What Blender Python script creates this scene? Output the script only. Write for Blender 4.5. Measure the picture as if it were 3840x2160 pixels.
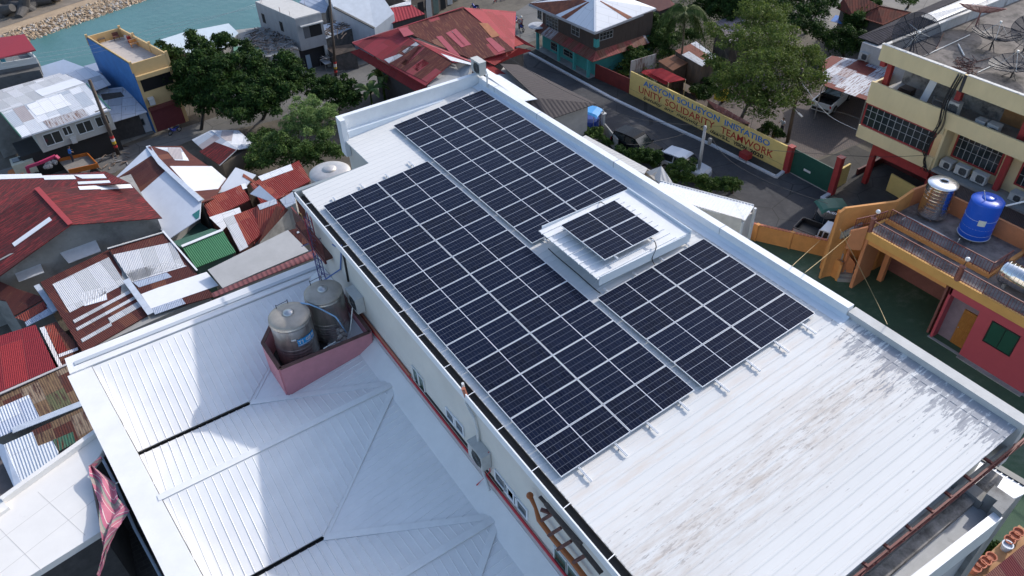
import bpy, math, random
import numpy as np
from mathutils import Vector, Matrix, noise
random.seed(7); rng = np.random.default_rng(7)
for _o in list(bpy.data.objects): bpy.data.objects.remove(_o)
SC = bpy.context.scene; COL = SC.collection
# ------------------------------------------------------------ camera
RM = Matrix(((0.8282840, -0.5595215, -0.0296865), (-0.3823, -0.5256, -0.7600), (0.4096163, 0.6408215, -0.6492783)))
CAM = Vector((-7.10334, -24.16516, 31.18776)); FPX = 2862.985
RM[1] = RM[2].cross(RM[0]).normalized()      # image-down axis
cd = bpy.data.cameras.new('camera'); cam = bpy.data.objects.new('camera', cd); COL.objects.link(cam)
r, d, f = RM[0], RM[1], RM[2]
cam.matrix_world = Matrix(((r.x, -d.x, -f.x, CAM.x), (r.y, -d.y, -f.y, CAM.y), (r.z, -d.z, -f.z, CAM.z), (0, 0, 0, 1)))
cd.sensor_width = 36; cd.lens = FPX / 3840 * 36; cd.clip_start = 0.1; cd.clip_end = 2000
SC.camera = cam
# ------------------------------------------------------------ light
SUN = Vector((5.4, 0.68, 3.75)).normalized()
w = bpy.data.worlds.new('World'); SC.world = w; w.use_nodes = True
nt = w.node_tree; bg = nt.nodes['Background']; sky = nt.nodes.new('ShaderNodeTexSky'); sky.sky_type = 'NISHITA'
sky.sun_disc = False; sky.sun_elevation = math.asin(SUN.z); sky.sun_rotation = math.atan2(SUN.x, SUN.y)
sky.air_density = 1.0; sky.dust_density = 2.0; sky.ozone_density = 1.5
nt.links.new(sky.outputs[0], bg.inputs[0]); bg.inputs[1].default_value = 0.15
ld = bpy.data.lights.new('sun', 'SUN'); ld.energy = 2.0; ld.angle = math.radians(1.0); ld.color = (1, .95, .88)
sun = bpy.data.objects.new('sun', ld); COL.objects.link(sun); sun.rotation_euler = SUN.to_track_quat('Z', 'Y').to_euler(); sun.location = (0, 0, 60)
SC.view_settings.view_transform = 'Standard'; SC.view_settings.look = 'None'; SC.view_settings.exposure = 0.72; SC.view_settings.gamma = 1
# ------------------------------------------------------------ placing helpers
def ray(x, y): return (RM[0] * ((x - 1920) / FPX) + RM[1] * ((y - 1080) / FPX) + RM[2])
def N(x, y, z):
    d = ray(x, y); return CAM + d * ((z - CAM.z) / d.z)
def T(t, x, y, z):
    return N(960 * (t % 10) + .37267 * x, 540 * (t // 10) + .37267 * y, z)
def TX(t, x, y, X):
    d = ray(960 * (t % 10) + .37267 * x, 540 * (t // 10) + .37267 * y); return CAM + d * ((X - CAM.x) / d.x)
def TY(t, x, y, Y):
    d = ray(960 * (t % 10) + .37267 * x, 540 * (t // 10) + .37267 * y); return CAM + d * ((Y - CAM.y) / d.y)
V = Vector
# ------------------------------------------------------------ materials
def nmat(name):
    m = bpy.data.materials.new(name); m.use_nodes = True; t = m.node_tree; return m, t, t.nodes['Principled BSDF']
def nd(t, typ, **k):
    n = t.nodes.new(typ)
    for a, b in k.items():
        if a.startswith('i_'): n.inputs[a[2:].replace('_', ' ')].default_value = b
        else: setattr(n, a, b)
    return n
def mixc(t, fac, a, b, typ='MIX'):
    n = t.nodes.new('ShaderNodeMix'); n.data_type = 'RGBA'; n.blend_type = typ
    for s, v in ((n.inputs[0], fac), (n.inputs[6], a), (n.inputs[7], b)):
        if isinstance(v, bpy.types.NodeSocket): t.links.new(v, s)
        elif isinstance(v, (int, float)): s.default_value = v
        else: s.default_value = (*v, 1)
    return n.outputs[2]
def math_(t, op, a, b=0.0, c=None):
    n = t.nodes.new('ShaderNodeMath'); n.operation = op
    for s, v in zip(n.inputs, (a, b, c)):
        if v is None: continue
        if isinstance(v, bpy.types.NodeSocket): t.links.new(v, s)
        else: s.default_value = v
    return n.outputs[0]
def ramp(t, fac, stops, const=False):
    n = t.nodes.new('ShaderNodeValToRGB'); cr = n.color_ramp; t.links.new(fac, n.inputs[0])
    if const: cr.interpolation = 'CONSTANT'
    while len(cr.elements) < len(stops): cr.elements.new(0.5)
    for e, (p, c) in zip(cr.elements, stops):
        e.position = p; e.color = (*c, 1) if len(c) == 3 else c
    return n.outputs[0]
def nz(t, vec, scale, detail=4, rough=.6, sc=None):
    if sc:
        mp = t.nodes.new('ShaderNodeMapping'); mp.inputs['Scale'].default_value = sc; t.links.new(vec, mp.inputs[0]); vec = mp.outputs[0]
    n = t.nodes.new('ShaderNodeTexNoise'); n.inputs['Scale'].default_value = scale; n.inputs['Detail'].default_value = detail; n.inputs['Roughness'].default_value = rough
    t.links.new(vec, n.inputs['Vector']); return n.outputs[0]
def bump(t, b, h, strength=.3, dist=.02):
    n = t.nodes.new('ShaderNodeBump'); n.inputs['Strength'].default_value = strength; n.inputs['Distance'].default_value = dist
    t.links.new(h, n.inputs['Height']); t.links.new(n.outputs[0], b.inputs['Normal'])
_mc = {}
def surf(name, col, rough=.7, metal=0., var=.12, scale=3., dirt=None, damt=.5, dscale=1.5, bmp=.15, sc=None, spec=.5, grain=30):
    """plain worn surface in object space: two noises for tone, an optional stain colour"""
    if name in _mc: return _mc[name]
    m, t, b = nmat(name); co = nd(t, 'ShaderNodeTexCoord').outputs['Object']
    n1 = nz(t, co, scale, 5, .65, sc); n2 = nz(t, co, grain, 3)
    lo = tuple(c * (1 - var) for c in col); hi = tuple(min(1, c * (1 + var)) for c in col)
    c = ramp(t, n1, [(.3, lo), (.7, hi)])
    c = mixc(t, math_(t, 'MULTIPLY', n2, var), c, tuple(x * .6 for x in col))
    if dirt:
        n3 = nz(t, co, dscale, 8, .7, sc); k = ramp(t, n3, [(1 - damt - .06, (0, 0, 0)), (1 - damt + .12, (1, 1, 1))])
        c = mixc(t, k, c, dirt)
    t.links.new(c, b.inputs['Base Color']); b.inputs['Roughness'].default_value = rough; b.inputs['Metallic'].default_value = metal
    b.inputs['Specular IOR Level'].default_value = spec
    if bmp: bump(t, b, n2, bmp, .02)
    _mc[name] = m; return m
def sheet(name, cols, pw=.8, pl=2.2, corr=.09, rust=.0, rustcol=(.13, .035, .02), rough=.68, metal=0., bmp=.6, seam=.35, streak=.5, seed=0., jit=.5, spec=.22):
    """roofing sheets in UV metres (u along the eave, v down the slope): each sheet draws its colour from cols, rust runs down the slope"""
    if name in _mc: return _mc[name]
    m, t, b = nmat(name); uv = nd(t, 'ShaderNodeTexCoord').outputs['UV']
    sp = nd(t, 'ShaderNodeSeparateXYZ'); t.links.new(uv, sp.inputs[0]); u, v = sp.outputs[0], sp.outputs[1]
    iu = math_(t, 'FLOOR', math_(t, 'DIVIDE', u, pw))
    wn0 = nd(t, 'ShaderNodeTexWhiteNoise', noise_dimensions='1D'); t.links.new(math_(t, 'ADD', iu, seed), wn0.inputs['W'])
    vv = math_(t, 'ADD', math_(t, 'DIVIDE', v, pl), math_(t, 'MULTIPLY', wn0.outputs[0], jit)); iv = math_(t, 'FLOOR', vv)
    cb = nd(t, 'ShaderNodeCombineXYZ'); t.links.new(iu, cb.inputs[0]); t.links.new(iv, cb.inputs[1]); cb.inputs[2].default_value = seed
    wn = nd(t, 'ShaderNodeTexWhiteNoise', noise_dimensions='3D'); t.links.new(cb.outputs[0], wn.inputs['Vector'])
    tot = sum(k for _, k in cols); acc = 0; st = []
    for c, k in cols: st.append((acc / tot, c)); acc += k
    c = ramp(t, wn.outputs[0], st, True) if len(st) > 1 else None
    if c is None:
        rgb = nd(t, 'ShaderNodeRGB'); rgb.outputs[0].default_value = (*cols[0][0], 1); c = rgb.outputs[0]
    tone = nz(t, uv, 1.3, 6, .65, (2.2, .7, 1)); c = mixc(t, .55, c, ramp(t, tone, [(.25, (.45, .45, .47)), (.75, (.62, .62, .6))]), 'OVERLAY')
    st1 = nz(t, uv, 1.0, 8, .72, (9, .9, 1))
    if rust > 0:
        k = ramp(t, st1, [(.72 - rust * .5, (0, 0, 0)), (.8 - rust * .45, (1, 1, 1))]); c = mixc(t, k, c, rustcol)
        n4 = nz(t, uv, 5, 6, .7); c = mixc(t, math_(t, 'MULTIPLY', ramp(t, n4, [(.6, (0, 0, 0)), (.68, (1, 1, 1))]), rust * .8), c, (.22, .09, .045))
    # lap seams between sheets
    fu = math_(t, 'FRACT', math_(t, 'DIVIDE', u, pw)); fv = math_(t, 'FRACT', vv)
    k = math_(t, 'MAXIMUM', math_(t, 'LESS_THAN', fu, .025 / pw), math_(t, 'LESS_THAN', fv, .03 / pl))
    c = mixc(t, math_(t, 'MULTIPLY', k, seam), c, (.05, .045, .045))
    t.links.new(c, b.inputs['Base Color']); b.inputs['Roughness'].default_value = rough; b.inputs['Metallic'].default_value = metal; b.inputs['Specular IOR Level'].default_value = spec
    if corr:
        h = math_(t, 'SINE', math_(t, 'MULTIPLY', u, 2 * math.pi / corr)); h = math_(t, 'ADD', h, math_(t, 'MULTIPLY', st1, .8))
        bump(t, b, h, bmp, .012)
    _mc[name] = m; return m
def plain(name, col, rough=.5, metal=0., emit=0., alpha=1., spec=.5):
    if name in _mc: return _mc[name]
    m, t, b = nmat(name); b.inputs['Base Color'].default_value = (*col, 1); b.inputs['Roughness'].default_value = rough; b.inputs['Metallic'].default_value = metal
    b.inputs['Specular IOR Level'].default_value = spec
    _mc[name] = m; return m
# ------------------------------------------------------------ mesh builder
class MB:
    def __init__(s): s.v = []; s.f = []; s.m = []; s.uv = []
    def face(s, pts, mi=0, uv=None):
        i = len(s.v); s.v += [tuple(p) for p in pts]; s.f.append(tuple(range(i, i + len(pts)))); s.m.append(mi); s.uv.append(uv or [(p[0], p[1]) for p in pts]); return s
    def box(s, a, b, mi=0):
        x0, y0, z0 = a; x1, y1, z1 = b
        return s.prism([(x0, y0), (x1, y0), (x1, y1), (x0, y1)], z0, z1, mi)
    def prism(s, poly, z0, z1, mi=0, top=True, bot=True):
        ar = sum(poly[i][0] * poly[(i + 1) % len(poly)][1] - poly[(i + 1) % len(poly)][0] * poly[i][1] for i in range(len(poly)))
        if ar < 0: poly = poly[::-1]
        n = len(poly); zt = z1 if hasattr(z1, '__len__') else [z1] * n
        d = 0
        for i in range(n):
            j = (i + 1) % n; a, b = poly[i], poly[j]; L = math.hypot(b[0] - a[0], b[1] - a[1])
            s.face([(a[0], a[1], z0), (b[0], b[1], z0), (b[0], b[1], zt[j]), (a[0], a[1], zt[i])], mi, [(d, z0), (d + L, z0), (d + L, zt[j]), (d, zt[i])]); d += L
        if top: s.face([(p[0], p[1], z) for p, z in zip(poly, zt)], mi)
        if bot: s.face([(p[0], p[1], z0) for p in poly[::-1]], mi)
        return s
    def slab(s, P, th=.04, mi=0, ori=None):
        """sloping sheet: top polygon P (u along P0-P1, v towards the last point), dropped th"""
        P = [V(p) for p in P]; o = P[0] if ori is None else V(ori[0]); e1 = (P[1] - P[0]) if ori is None else V(ori[1]) - o
        e1 = e1.normalized(); nrm = V((0, 0, 0))
        for i in range(len(P)): nrm += P[i].cross(P[(i + 1) % len(P)])
        if nrm.z < 0: P = P[::-1]; nrm = -nrm
        nrm.normalize(); e1 = (e1 - nrm * e1.dot(nrm)).normalized(); e2 = nrm.cross(e1)
        uv = [((p - o).dot(e1), (p - o).dot(e2)) for p in P]
        s.face(P, mi, uv); dn = V((0, 0, -th)); s.face([p + dn for p in P[::-1]], mi, uv[::-1])
        n = len(P)
        for i in range(n):
            j = (i + 1) % n; s.face([P[i], P[i] + dn, P[j] + dn, P[j]], mi, [uv[i], uv[i], uv[j], uv[j]])
        return s
    def bar(s, a, b, w=.05, h=.05, mi=0, up=(0, 0, 1)):
        a = V(a); b = V(b); d = (b - a).normalized(); u = V(up); sd = d.cross(u)
        if sd.length < 1e-4: sd = d.cross(V((1, 0, 0)))
        sd.normalize(); u = sd.cross(d)
        c = [(-w / 2, -h / 2), (w / 2, -h / 2), (w / 2, h / 2), (-w / 2, h / 2)]
        A = [a + sd * x + u * y for x, y in c]; B = [b + sd * x + u * y for x, y in c]; L = (b - a).length
        for i in range(4):
            j = (i + 1) % 4; s.face([A[i], A[j], B[j], B[i]], mi, [(0, 0), (w, 0), (w, L), (0, L)])
        s.face(A[::-1], mi); s.face(B, mi); return s
    def tube(s, pts, r=.05, n=8, mi=0, cap=True):
        pts = [V(p) for p in pts]; rs = r if hasattr(r, '__len__') else [r] * len(pts); rings = []
        ref = V((0, 0, 1))
        for k, p in enumerate(pts):
            d = (pts[min(k + 1, len(pts) - 1)] - pts[max(k - 1, 0)]).normalized()
            x = d.cross(ref if abs(d.z) < .95 else V((1, 0, 0))).normalized(); y = d.cross(x)
            rings.append([p + (x * math.cos(2 * math.pi * i / n) + y * math.sin(2 * math.pi * i / n)) * rs[k] for i in range(n)])
        b = len(s.v); [s.v.extend([tuple(q) for q in rg]) for rg in rings]
        for k in range(len(pts) - 1):
            for i in range(n):
                j = (i + 1) % n; s.f.append((b + k * n + i, b + k * n + j, b + (k + 1) * n + j, b + (k + 1) * n + i)); s.m.append(mi)
                s.uv.append([(i / n, k), ((i + 1) / n, k), ((i + 1) / n, k + 1), (i / n, k + 1)])
        if cap:
            s.f.append(tuple(b + i for i in range(n))[::-1]); s.m.append(mi); s.uv.append([(0, 0)] * n)
            s.f.append(tuple(b + (len(pts) - 1) * n + i for i in range(n))); s.m.append(mi); s.uv.append([(0, 0)] * n)
        return s
    def lathe(s, prof, c, n=32, mi=0, a0=0., a1=2 * math.pi):
        c = V(c); b = len(s.v); full = abs(a1 - a0 - 2 * math.pi) < 1e-6; m_ = n if full else n + 1
        for r_, z in prof:
            for i in range(m_):
                a = a0 + (a1 - a0) * i / n; s.v.append((c.x + r_ * math.cos(a), c.y + r_ * math.sin(a), c.z + z))
        for k in range(len(prof) - 1):
            for i in range(n):
                j = (i + 1) % m_; s.f.append((b + k * m_ + i, b + k * m_ + j, b + (k + 1) * m_ + j, b + (k + 1) * m_ + i)); s.m.append(mi)
                s.uv.append([(i / n, prof[k][1]), ((i + 1) / n, prof[k][1]), ((i + 1) / n, prof[k + 1][1]), (i / n, prof[k + 1][1])])
        return s
    def ball(s, c, r, n=10, mi=0, sq=1.):
        return s.lathe([(max(1e-3, r * math.sin(math.pi * k / n)), -r * sq * math.cos(math.pi * k / n)) for k in range(n + 1)], c, n * 2, mi)
    def build(s, name, mats, parent=None, smooth=False):
        me = bpy.data.meshes.new(name); me.from_pydata(s.v, [], s.f)
        for m in (mats if isinstance(mats, (list, tuple)) else [mats]): me.materials.append(m)
        me.polygons.foreach_set('material_index', s.m)
        ul = me.uv_layers.new(name='UVMap'); fl = []
        for q in s.uv:
            for a in q: fl += [a[0], a[1]]
        ul.data.foreach_set('uv', fl)
        if smooth: me.polygons.foreach_set('use_smooth', [True] * len(me.polygons))
        me.update(); o = bpy.data.objects.new(name, me); COL.objects.link(o)
        if parent: o.parent = parent; o.matrix_parent_inverse = Matrix.Translation(-parent.location) if parent.type == 'EMPTY' and not parent.rotation_euler.z else parent.matrix_basis.inverted()
        return o
def tag(o, label=None, cat=None, group=None, kind=None):
    for k, v in (('label', label), ('category', cat), ('group', group), ('kind', kind)):
        if v: o[k] = v
    return o
def thing(name, label, cat, loc=(0, 0, 0), group=None):
    o = bpy.data.objects.new(name, None); COL.objects.link(o); o.location = V(loc); o.empty_display_size = .2
    return tag(o, label, cat, group)
def copy_tree(o, loc, rz=0, label=None, parent=None, scale=None):
    c = o.copy(); COL.objects.link(c)
    if parent is None:
        c.location = V(loc); c.rotation_euler = (0, 0, rz)
        if label: c['label'] = label
        if scale: c.scale = scale
    else: c.parent = parent
    for ch in o.children: copy_tree(ch, None, parent=c)
    return c
def inset(P, k):
    c = sum((V(p) for p in P), V()) / len(P); out = []
    for p in P:
        p = V(p); q = c.lerp(p, k); q.z = p.z; out.append(q)
    return out
def walls(P, z0=0., k=.94, drop=.06, mb=None, mi=0):
    """closed wall body below a roof outline"""
    mb = mb or MB(); Q = inset(P, k); return mb.prism([(p.x, p.y) for p in Q], z0, [p.z - drop for p in Q] if True else 0, mi) if sum(Q[i].x * Q[(i + 1) % len(Q)].y - Q[(i + 1) % len(Q)].x * Q[i].y for i in range(len(Q))) > 0 else mb.prism([(p.x, p.y) for p in Q[::-1]], z0, [p.z - drop for p in Q[::-1]], mi)
def lerp4(P, s_, t_):
    a = V(P[0]).lerp(V(P[1]), s_); b = V(P[3]).lerp(V(P[2]), s_); return a.lerp(b, t_)
def patch(mb, P, s0, s1, t0, t1, mi, up=.02):
    Q = [lerp4(P, s0, t0), lerp4(P, s1, t0), lerp4(P, s1, t1), lerp4(P, s0, t1)]; mb.slab([q + V((0, 0, up)) for q in Q], .015, mi, ori=(P[0], P[1]))
def blend(o, parent):   # parent with empty inverse
    o.parent = parent; return o
def text(s_, size, mat, origin, xdir, ydir, parent, name='lettering', shear=0., ext=.006, bold=0., font_w=1.):
    cu = bpy.data.curves.new(name, 'FONT'); cu.body = s_; cu.size = size; cu.extrude = ext; cu.offset = bold; cu.shear = shear; cu.resolution_u = 3
    ob = bpy.data.objects.new(name, cu); COL.objects.link(ob)
    dg = bpy.context.evaluated_depsgraph_get(); me = bpy.data.meshes.new_from_object(ob.evaluated_get(dg)); bpy.data.objects.remove(ob)
    x = V(xdir).normalized(); y = V(ydir).normalized(); z = x.cross(y)
    M = Matrix(((x.x * font_w, y.x, z.x, origin[0]), (x.y * font_w, y.y, z.y, origin[1]), (x.z * font_w, y.z, z.z, origin[2]), (0, 0, 0, 1)))
    me.transform(M); me.materials.clear(); me.materials.append(mat); o = bpy.data.objects.new(name, me); COL.objects.link(o)
    if parent: o.parent = parent; o.matrix_parent_inverse = Matrix.Translation(-parent.location)
    return o
# ============================================================ MATERIALS shared
WHT = surf('white_paint', (.74, .76, .78), .45, var=.05, scale=1.2, dirt=(.5, .5, .5), damt=.12, grain=20, bmp=.05)
CREAM = surf('cream_wall', (.62, .60, .55), .75, var=.06, scale=.8, dirt=(.42, .38, .33), damt=.2, bmp=.1)
CONC = surf('grey_concrete', (.27, .27, .265), .85, var=.18, scale=1.5, dirt=(.12, .115, .11), damt=.38, dscale=.9, bmp=.3)
CONCL = surf('light_concrete', (.5, .5, .49), .85, var=.12, scale=1.2, dirt=(.25, .24, .23), damt=.3, dscale=.8, bmp=.3)
DARK = plain('dark_void', (.012, .012, .014), .8)
BLK = plain('black_rubber', (.015, .015, .017), .5)
STEEL = surf('bare_steel', (.5, .5, .5), .35, .85, var=.1, bmp=0)
ALU = plain('aluminium_frame', (.72, .74, .77), .35, .3)
GLASS = plain('dark_glass', (.02, .028, .03), .08, 0, spec=.8)
GGLASS = plain('green_glass', (.02, .075, .05), .08, 0, spec=.8)
RED = surf('red_paint', (.33, .035, .035), .5, var=.15, dirt=(.14, .03, .03), damt=.3)
BRN = surf('brown_rust_metal', (.12, .045, .035), .7, var=.3, dirt=(.05, .02, .015), damt=.4, scale=4)
WOOD = surf('weathered_wood', (.10, .075, .06), .85, var=.4, scale=6, dirt=(.03, .025, .02), damt=.45, sc=(1, 1, .25), bmp=.4)
BLUEP = plain('blue_pvc', (.03, .12, .38), .4)
PVC = plain('white_pvc', (.62, .63, .62), .4)
# main roof: repainted white long-span sheets, flaking to grey near the high side and in a dirt band
def main_roof_mat():
    m, t, b = nmat('main_roof_white'); co = nd(t, 'ShaderNodeTexCoord').outputs['Object']
    sp = nd(t, 'ShaderNodeSeparateXYZ'); t.links.new(co, sp.inputs[0]); X, Y = sp.outputs[0], sp.outputs[1]
    base = ramp(t, nz(t, co, .35, 5, .6, (.5, 1.6, 1)), [(.35, (.63, .63, .62)), (.7, (.69, .685, .67))])
    st = nz(t, co, 1.0, 9, .72, (.9, 5.5, 1)); fine = nz(t, co, 7, 7, .75, (.35, 1.9, 1))
    south = math_(t, 'MULTIPLY', math_(t, 'SUBTRACT', -14.6, Y), .45); south = ramp(t, south, [(0, (0, 0, 0)), (1, (1, 1, 1))])
    edge = ramp(t, math_(t, 'MULTIPLY', math_(t, 'SUBTRACT', X, 6.4), .3), [(0, (0, 0, 0)), (1, (1, 1, 1))])
    k = math_(t, 'MULTIPLY', math_(t, 'MULTIPLY', edge, edge), math_(t, 'MULTIPLY', south, .33))
    flake = ramp(t, math_(t, 'ADD', math_(t, 'MULTIPLY', math_(t, 'ADD', st, fine), .5), math_(t, 'MULTIPLY', k, .55)), [(.625, (0, 0, 0)), (.645, (1, 1, 1))])
    # dirty band along the slope around y = -17.8
    bd = math_(t, 'ABSOLUTE', math_(t, 'ADD', math_(t, 'SUBTRACT', Y, math_(t, 'MULTIPLY', X, .06)), 18.1)); bd = ramp(t, math_(t, 'MULTIPLY', bd, .62), [(0, (1, 1, 1)), (1, (0, 0, 0))])
    bf = ramp(t, math_(t, 'ADD', fine, math_(t, 'MULTIPLY', math_(t, 'MULTIPLY', bd, st), .2)), [(.64, (0, 0, 0)), (.69, (1, 1, 1))])
    soft = math_(t, 'MULTIPLY', bd, ramp(t, st, [(.4, (0, 0, 0)), (.65, (1, 1, 1))]))
    c = mixc(t, math_(t, 'MULTIPLY', math_(t, 'MULTIPLY', soft, south), .8), base, (.47, .40, .34))
    o1 = math_(t, 'ABSOLUTE', math_(t, 'ADD', Y, 15.9)); o1 = ramp(t, math_(t, 'MULTIPLY', o1, .8), [(0, (1, 1, 1)), (1, (0, 0, 0))])
    rs = ramp(t, nz(t, co, .9, 8, .7, (.5, 3, 1)), [(.48, (0, 0, 0)), (.75, (1, 1, 1))]); c = mixc(t, math_(t, 'MULTIPLY', math_(t, 'MULTIPLY', o1, rs), .6), c, (.58, .43, .31))
    c = mixc(t, math_(t, 'MULTIPLY', bf, math_(t, 'MULTIPLY', south, .85)), c, (.40, .37, .35))
    c = mixc(t, math_(t, 'MULTIPLY', flake, .85), c, (.27, .28, .31))
    sp_ = ramp(t, nz(t, co, 9, 2, .5), [(.79, (0, 0, 0)), (.81, (1, 1, 1))]); c = mixc(t, math_(t, 'MULTIPLY', sp_, .7), c, (.2, .2, .2))
    t.links.new(c, b.inputs['Base Color']); b.inputs['Roughness'].default_value = .68; b.inputs['Specular IOR Level'].default_value = .2
    bump(t, b, fine, .12, .01); return m
MROOF = main_roof_mat()
def flash_mat():
    m, t, b = nmat('smooth_flashing'); co = nd(t, 'ShaderNodeTexCoord').outputs['Object']
    c = ramp(t, nz(t, co, .9, 5, .6), [(.3, (.60, .66, .72)), (.7, (.68, .73, .78))]); n = nz(t, co, 6, 7, .75)
    c = mixc(t, ramp(t, n, [(.66, (0, 0, 0)), (.74, (1, 1, 1))]), c, (.42, .43, .43))
    t.links.new(c, b.inputs['Base Color']); b.inputs['Roughness'].default_value = .42; return m
FLASH = flash_mat()
# ============================================================ MAIN BUILDING
SL = .0653
def rz(x): return 14.86 + SL * x
def xp(y): return 9.64 + (4.2 - y) * .0215
B = thing('flat_roofed_building', 'tall white building under the solar panels with a low sloping white ribbed roof', 'building', (5, -8, 0))
mb = MB(); y0, y1 = -20.8, 1.68
mb.slab([(-.2, y0, rz(-.2)), (xp(y0) - .36, y0, rz(9.7)), (xp(y1) - .36, y1, rz(9.4)), (-.2, y1, rz(-.2))], .06)
mb.slab([(2.74, y1, rz(2.74)), (xp(y1) - .36, y1, rz(9.4)), (xp(4.2) - .36, 4.2, rz(9.4)), (2.74, 4.2, rz(2.74))], .06)
y = y0 + .12
while y < 4.1:
    xs = -.22 if y < y1 - .05 else 2.74; xe = xp(y) - .37 if y > -15.6 else 10.0 + .05 * math.sin(y * 7)
    a = [V((xs, y - .045, rz(xs) + .001)), V((xe, y - .045, rz(xe) + .001)), V((xe, y + .045, rz(xe) + .001)), V((xs, y + .045, rz(xs) + .001))]
    t_ = [V((xs, y - .018, rz(xs) + .014)), V((xe, y - .018, rz(xe) + .014)), V((xe, y + .018, rz(xe) + .014)), V((xs, y + .018, rz(xs) + .014))]
    mb.face(t_); mb.face([a[0], a[1], t_[1], t_[0]]); mb.face([t_[3], t_[2], a[2], a[3]]); mb.face([a[1], a[2], t_[2], t_[1]]); mb.face([a[3], a[0], t_[0], t_[3]])
    y += .288
mb.slab([(9.6, y0, rz(9.6) + .004), (10.12, y0, rz(10.1)), (10.1, -15.62, rz(10.1)), (9.6, -15.62, rz(9.6) + .004)], .05)
mb.build('roof', MROOF, B)
mb = MB(); mb.box((-.28, y0 + .3, 0), (-.1, y1 - .1, 14.58)); mb.box((-.1, y0 + .3, 0), (10.0, y1 - .1, 14.75)); mb.box((2.9, y1 - .1, 0), (10, 4.3, 14.9)); mb.build('wall', CREAM, B)
# parapet on the high side, smooth valley gutter, cap joints
mb = MB(); mb.prism([(xp(-15.62), -15.62), (xp(-15.62) + .27, -15.62), (xp(4.5) + .27, 4.5), (xp(4.5), 4.5)], 14.8, 15.86); mb.box((2.68, 4.22, 14.3), (9.63, 4.44, 16.0)); mb.box((2.66, 3.9, 14.3), (2.88, 4.22, 16.0))
mb.build('parapet', surf('painted_parapet', (.70, .72, .74), .6, var=.06, scale=2, dirt=(.38, .38, .37), damt=.22, dscale=2.2, bmp=.15), B)
mb = MB(); mb.box((10.1, -20.9, 14.0), (10.45, -15.63, 15.72)); mb.build('concrete_parapet', CONCL, B)
mb = MB()
for x_, yy in ((-5.2, .02), (-10.6, .02), (-.3, .02), (2.9, .02)):
    mb.box((xp(x_) - .005, x_, 15.6), (xp(x_) + .27, x_ + .03, 15.864))
prof = [(-.38, 15.5), (-.3, 15.5), (-.12, 15.52), (.005, 15.6)]
ys = [-15.75, -13, -9.3, -4.0, 1.0, 4.2]
mb2 = MB()
for (xa, za), (xb, zb) in zip(prof, prof[1:]):
    mb2.face([(xp(-15.75) + xa, -15.75, za), (xp(-15.75) + xb, -15.75, zb), (xp(4.2) + xb, 4.2, zb), (xp(4.2) + xa, 4.2, za)])
mb2.box((2.95, 4.03, rz(3) + .0), (9.3, 4.215, rz(6.0) + .12))
mb2.build('flashing', FLASH, B, True); mb.build('joint_strip', plain('joint_grey', (.35, .38, .42), .6), B)
# gutter along the eave
g = MB(); g.box((-.17, y0, 14.62), (-.15, y1, 14.78)); g.box((-.46, y0, 14.6), (-.15, y1, 14.62)); G_ = g.build('gutter', plain('gutter_dark', (.03, .03, .032), .7), B)
g = MB(); g.box((-.50, y0, 14.6), (-.46, y1 + .1, 14.9)); g.build('lip', WHT, G_)
g = MB(); y = y0 + .5
while y < 1.5: MB().bar((-.48, y, 14.9), (-.2, y + .05, 14.86), .02, .012).build('bracket', ALU, G_); y += 1.3 + .6 * random.random()
g = MB(); g.box((-.5, y1 + .02, 14.6), (2.72, y1 + .2, 14.9)); g.build('edge_trim', plain('grey_trim', (.24, .27, .28), .5), B)
# windows and wall details on the x = -0.1 wall
XW = -.28
def wallwin(t, c, frame, pane, nm='window', parent=B, X=XW, split=1, fw=.05):
    P = [TX(t, *q, X) for q in c]; ys_ = [p.y for p in P]; zs = [p.z for p in P]; ya, yb, za, zb = min(ys_), max(ys_), min(zs), max(zs)
    m_ = MB(); m_.box((X - .035, ya, za), (X - .005, yb, za + fw)); m_.box((X - .035, ya, zb - fw), (X - .005, yb, zb)); 
    for k in range(split + 1):
        yy = ya + (yb - ya - fw) * k / split; m_.box((X - .034, yy, za + fw), (X - .006, yy + fw, zb - fw))
    w_ = m_.build(nm, frame, parent); m_ = MB(); m_.box((X - .015, ya + fw, za + fw), (X - .003, yb - fw, zb - fw)); m_.build('pane', pane, w_); return w_
def cwin(t, x, y, w_, h_, fr, pn, n=1):
    p = TX(t, x, y, XW); X = XW; ya, yb, za, zb = p.y - w_ / 2, p.y + w_ / 2, p.z - h_ / 2, p.z + h_ / 2; m_ = MB(); e = .05
    m_.box((X - .05, ya, za), (X - .004, yb, za + e)); m_.box((X - .05, ya, zb - e), (X - .004, yb, zb))
    for k in range(n + 1): yy = ya + (w_ - e) * k / n; m_.box((X - .048, yy, za + e), (X - .005, yy + e, zb - e))
    w2 = m_.build('window', fr, B); MB().box((X - .02, ya + e, za + e), (X - .003, yb - e, zb - e)).build('pane', pn, w2)
for q in ((21, 1615, 880, .4, .72, PVC, GGLASS), (21, 1675, 960, .42, .74, PVC, GGLASS), (21, 1962, 1290, .52, .5, WHT, GLASS), (21, 2055, 1395, .52, .5, WHT, GLASS), (31, 2462, 478, .55, .5, WHT, GLASS), (31, 2556, 598, .52, .5, WHT, GLASS), (32, 12, 648, .55, .52, WHT, GLASS), (32, 104, 762, .6, .52, WHT, GLASS), (32, 495, 1300, .62, .85, PVC, GGLASS), (32, 625, 1460, .6, .8, PVC, GGLASS)): cwin(*q)
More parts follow.
